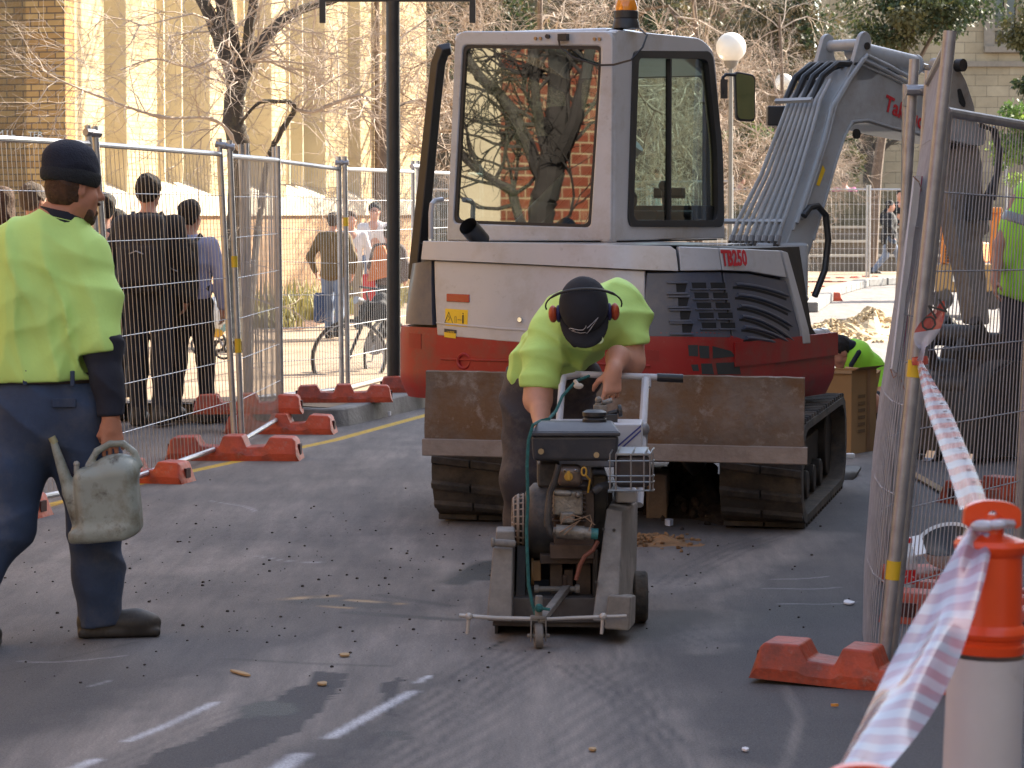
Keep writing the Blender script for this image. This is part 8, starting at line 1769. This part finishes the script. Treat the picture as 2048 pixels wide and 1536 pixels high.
# upturned white helmet
c_ = at(1893, 1078, 11.3); e = MB(); Mh_ = Matrix.Translation(c_) @ Matrix.Rotation(R(20), 4, 'X') @ Matrix.Rotation(R(-14), 4, 'Y'); e.lathe([(0, -.12), (.06, -.11), (.10, -.07), (.118, -.01), (.122, 0), (.112, -.01), (.09, -.06), (.05, -.09), (0, -.095)], 28, Mh_ @ Matrix.Diagonal((1, 1.2, 1, 1)), caps=False)
o = e.build('helmet', mat('helmet_white', (.72, .74, .76), .35), origin=(c_.x, c_.y, c_.z - .12)); tag(o, 'white hard hat lying upside down beyond the right fence', 'hard hat'); e = MB(); e.lathe([(.05, -.075), (.09, -.045), (.108, -.008), (.09, -.03), (.0, -.07)], 24, Mh_ @ Matrix.Diagonal((1, 1.2, 1, 1)), caps=False); e.build('lining', M_black, o); e = MB(); e.box((-.145, 0, -.002), (.10, .17, .008), Mh_); e.build('peak', MATS['helmet_white'], o, bevel=.002)
b = MB(); b.box(V3(c_.x, c_.y + .05, (c_.z - .13) / 2), (.5, .35, c_.z - .13)); o = b.build('tool_box', M_orangeplastic, origin=(c_.x, c_.y, 0), bevel=.02); tag(o, 'low red plastic bin under the white hard hat', 'bin')
# timber
b = MB(); p, q = gr(1832, 958), gr(1888, 990); b.tube([p + V3(0, 0, .02), q + V3(0, 0, .02)], .02, 4); o = b.build('timber_stake', mat('timber_pale', (.36, .24, .13), .8), origin=tuple(p)); tag(o, 'short timber offcut on the road below the bucket teeth', 'timber')
# ---------------- bicycle ----------------
YW = 24.3; P = lambda px, py, dy=0.0: at(px, py, YW + dy); e = empty('bicycle', (P(740, 785).x, YW, .13), 'dark bicycle with basket bag leaning on the dark post', 'bicycle')
M_bf = mat('bike_frame', (.02, .02, .022), .35, .3)
def bw_(cx, cy, rpx, dy0, tilt, ang):
    c_ = P(cx, cy, dy0); r_ = rpx * scl(YW); w = V3(math.cos(ang), math.sin(ang), 0); u_ = V3(tilt, 0, 1).normalized(); b = MB(); b.tube([c_ + w * r_ * math.cos(a) + u_ * r_ * math.sin(a) for a in np.linspace(0, 6.283, 41)[:-1]], .015, 8, closed=True); t_ = b.build('wheel', M_rubber, e)
    b = MB(); b.tube([c_ + w * r_ * .95 * math.cos(a) + u_ * r_ * .95 * math.sin(a) for a in np.linspace(0, 6.283, 41)[:-1]], .008, 6, closed=True)
    for k in range(28): a = 2 * math.pi * k / 28; b.tube([c_, c_ + w * r_ * .94 * math.cos(a) + u_ * r_ * .94 * math.sin(a)], .0012, 3)
    b.tube([c_ - w.cross(u_) * .04, c_ + w.cross(u_) * .04], .02, 8); b.build('rim', M_gal, t_)
bw_(698, 715, 74, 0, .06, R(10)); bw_(772, 705, 72, .9, .06, R(55))
b = MB(); T = lambda *q: b.tube([P(*x) for x in q[:-1]], q[-1], 8)
T((698, 715, 0), (722, 655, .05), (736, 600, .1), .014); T((698, 715, .06), (724, 655, .1), .010); T((736, 620, .1), (748, 690, .45), .016); T((734, 605, .1), (775, 622, .55), .015); T((748, 690, .45), (780, 610, .6), .014); T((748, 690, .45), (772, 705, .9), .010); T((772, 705, .9), (780, 625, .6), .009); b.build('frame', M_bf, e)
b = MB(); T((736, 602, .1), (733, 585, .1), (745, 577, .0), (720, 574, .2), .011); T((745, 577, 0), (770, 580, -.1), .011); b.build('handlebar', M_bf, e)
b = MB(); b.ball(P(783, 600, .65), (.09, .12, .035), 14, 8); b.cyl(P(780, 615, .62), P(783, 602, .65), .012, 8); b.build('saddle', M_black, e)
b = MB(); b.cyl(P(748, 690, .40), P(750, 690, .50), .09, 20); b.tube([P(748, 690, .38), P(744, 722, .36), P(735, 724, .3)], .008, 6); b.tube([P(750, 690, .52), P(756, 655, .55), P(766, 654, .6)], .008, 6); b.build('crank', M_steelgrey, e)
s = SDF(); s.box(P(748, 622, .2), (.13, .10, .09), .04, None, .02); s.ell(P(765, 600, .3), (.10, .09, .07), None, .03); s.disp = folds(.02, [(.5, .2, .8, 40), (.9, .1, .1, 44)], 3); sdf_build(s, .012, 'basket_bag', M_blk2, e)
b = MB(); b.cyl(P(711, 600, .0), P(722, 603, .05), .035, 12); b.build('headlight', M_steelgrey, e)
# stroller by the left fence
YS = 24.5; P = lambda px, py, dy=0.0: at(px, py, YS + dy); e = empty('stroller', (P(425, 705).x, YS, .13), 'child stroller hung with red and coloured bags behind the left fence', 'stroller')
for cx, cy in ((402, 690), (448, 698), (432, 684)):
    b = MB(); c_ = P(cx, cy); b.tube([c_ + V3(.085 * math.cos(a), .02 * math.sin(a), .085 * math.sin(a)) for a in np.linspace(0, 6.283, 21)[:-1]], .012, 6, closed=True); b.cyl(c_ - V3(0, .03, 0), c_ + V3(0, .03, 0), .02, 8); b.build('wheel', M_black, e)
b = MB(); b.tube([P(402, 690), P(425, 640), P(450, 575)], .012, 8); b.tube([P(448, 698), P(420, 640), P(415, 600)], .012, 8); b.build('frame', M_galdark, e)
for nm, c_, hh, m in (('seat', P(435, 628), (.11, .12, .16), mat('pram_white', (.6, .65, .68), .7)), ('bag', P(412, 645), (.07, .08, .08), MATS['red_bag']), ('toy_bag', P(430, 663), (.09, .08, .06), mat('bag_yellow', (.62, .38, .05), .6)), ('blanket', P(445, 640), (.06, .08, .12), mat('blanket_blue', (.2, .4, .5), .8))):
    s = SDF(); s.ell(c_, hh, None, .02); s.disp = folds(.015, [(.5, .2, .8, 50), (.9, .1, .1, 44)], 3); sdf_build(s, .013, nm, m, e)
# orange machine behind the stick
YO = 40; P = lambda px, py, dy=0.0: at(px, py, YO + dy); e = empty('loader', (P(1935, 610).x, YO + 1, 0), 'orange and tan machine parked beyond the bucket arm', 'loader')
M_om = mat('machine_orange', (.60, .20, .03), .45, 0, .12, 3, dirt=((.2, .12, .06), .4, 5, .5)); M_ot = mat('machine_tan', (.36, .22, .08), .5, 0, .15, 3, dirt=((.1, .07, .04), .5, 5, .5))
b = MB(); loft4(b, [P(1872, 528), P(2000, 528), P(2000, 585), P(1868, 585)], [P(1890, 530, 2), P(1990, 530, 2), P(1990, 575, 2), P(1890, 575, 2)]); b.build('body', M_ot, e, bevel=.04)
b = MB(); loft4(b, [P(1882, 480), P(1926, 480), P(1926, 527), P(1880, 527)], [P(1890, 485, 1.5), P(1980, 485, 1.5), P(1980, 525, 1.5), P(1890, 525, 1.5)]); b.build('engine_cover', M_om, e, bevel=.03)
b = MB(); 
for k in range(5): a = P(1900, 498 + k * 6, -.02); b.box(a, (.14, .02, .02))
b.build('cover_vent', M_vd, e)
for x0, x1, y0 in ((1881, 1893, 425), (1980, 2002, 425), (1990, 2004, 430)): b = MB(); loft4(b, [P(x0, y0, .3), P(x1, y0, .3), P(x1, 530, .3), P(x0, 530, .3)], [P(x0, y0, .5), P(x1, y0, .5), P(x1, 530, .5), P(x0, 530, .5)]); b.build('cab_post', M_om, e, bevel=.02)
b = MB(); loft4(b, [P(1880, 415, .2), P(2005, 415, .2), P(2005, 426, .2), P(1880, 426, .2)], [P(1885, 415, 1.5), P(2000, 415, 1.5), P(2000, 424, 1.5), P(1885, 424, 1.5)]); b.build('cab_roof', M_om, e, bevel=.02)
b = MB(); b.box(P(1918, 556, -.03), (.18, .02, .11)); b.build('number_plate', mat('plate_white', (.72, .70, .62), .5), e)
for cx in (1885, 1985): b = MB(); b.cyl(P(cx, 598, .0), P(cx, 598, .35), .16, 20); b.build('wheel', M_rubber, e)
# small white van far behind the machine
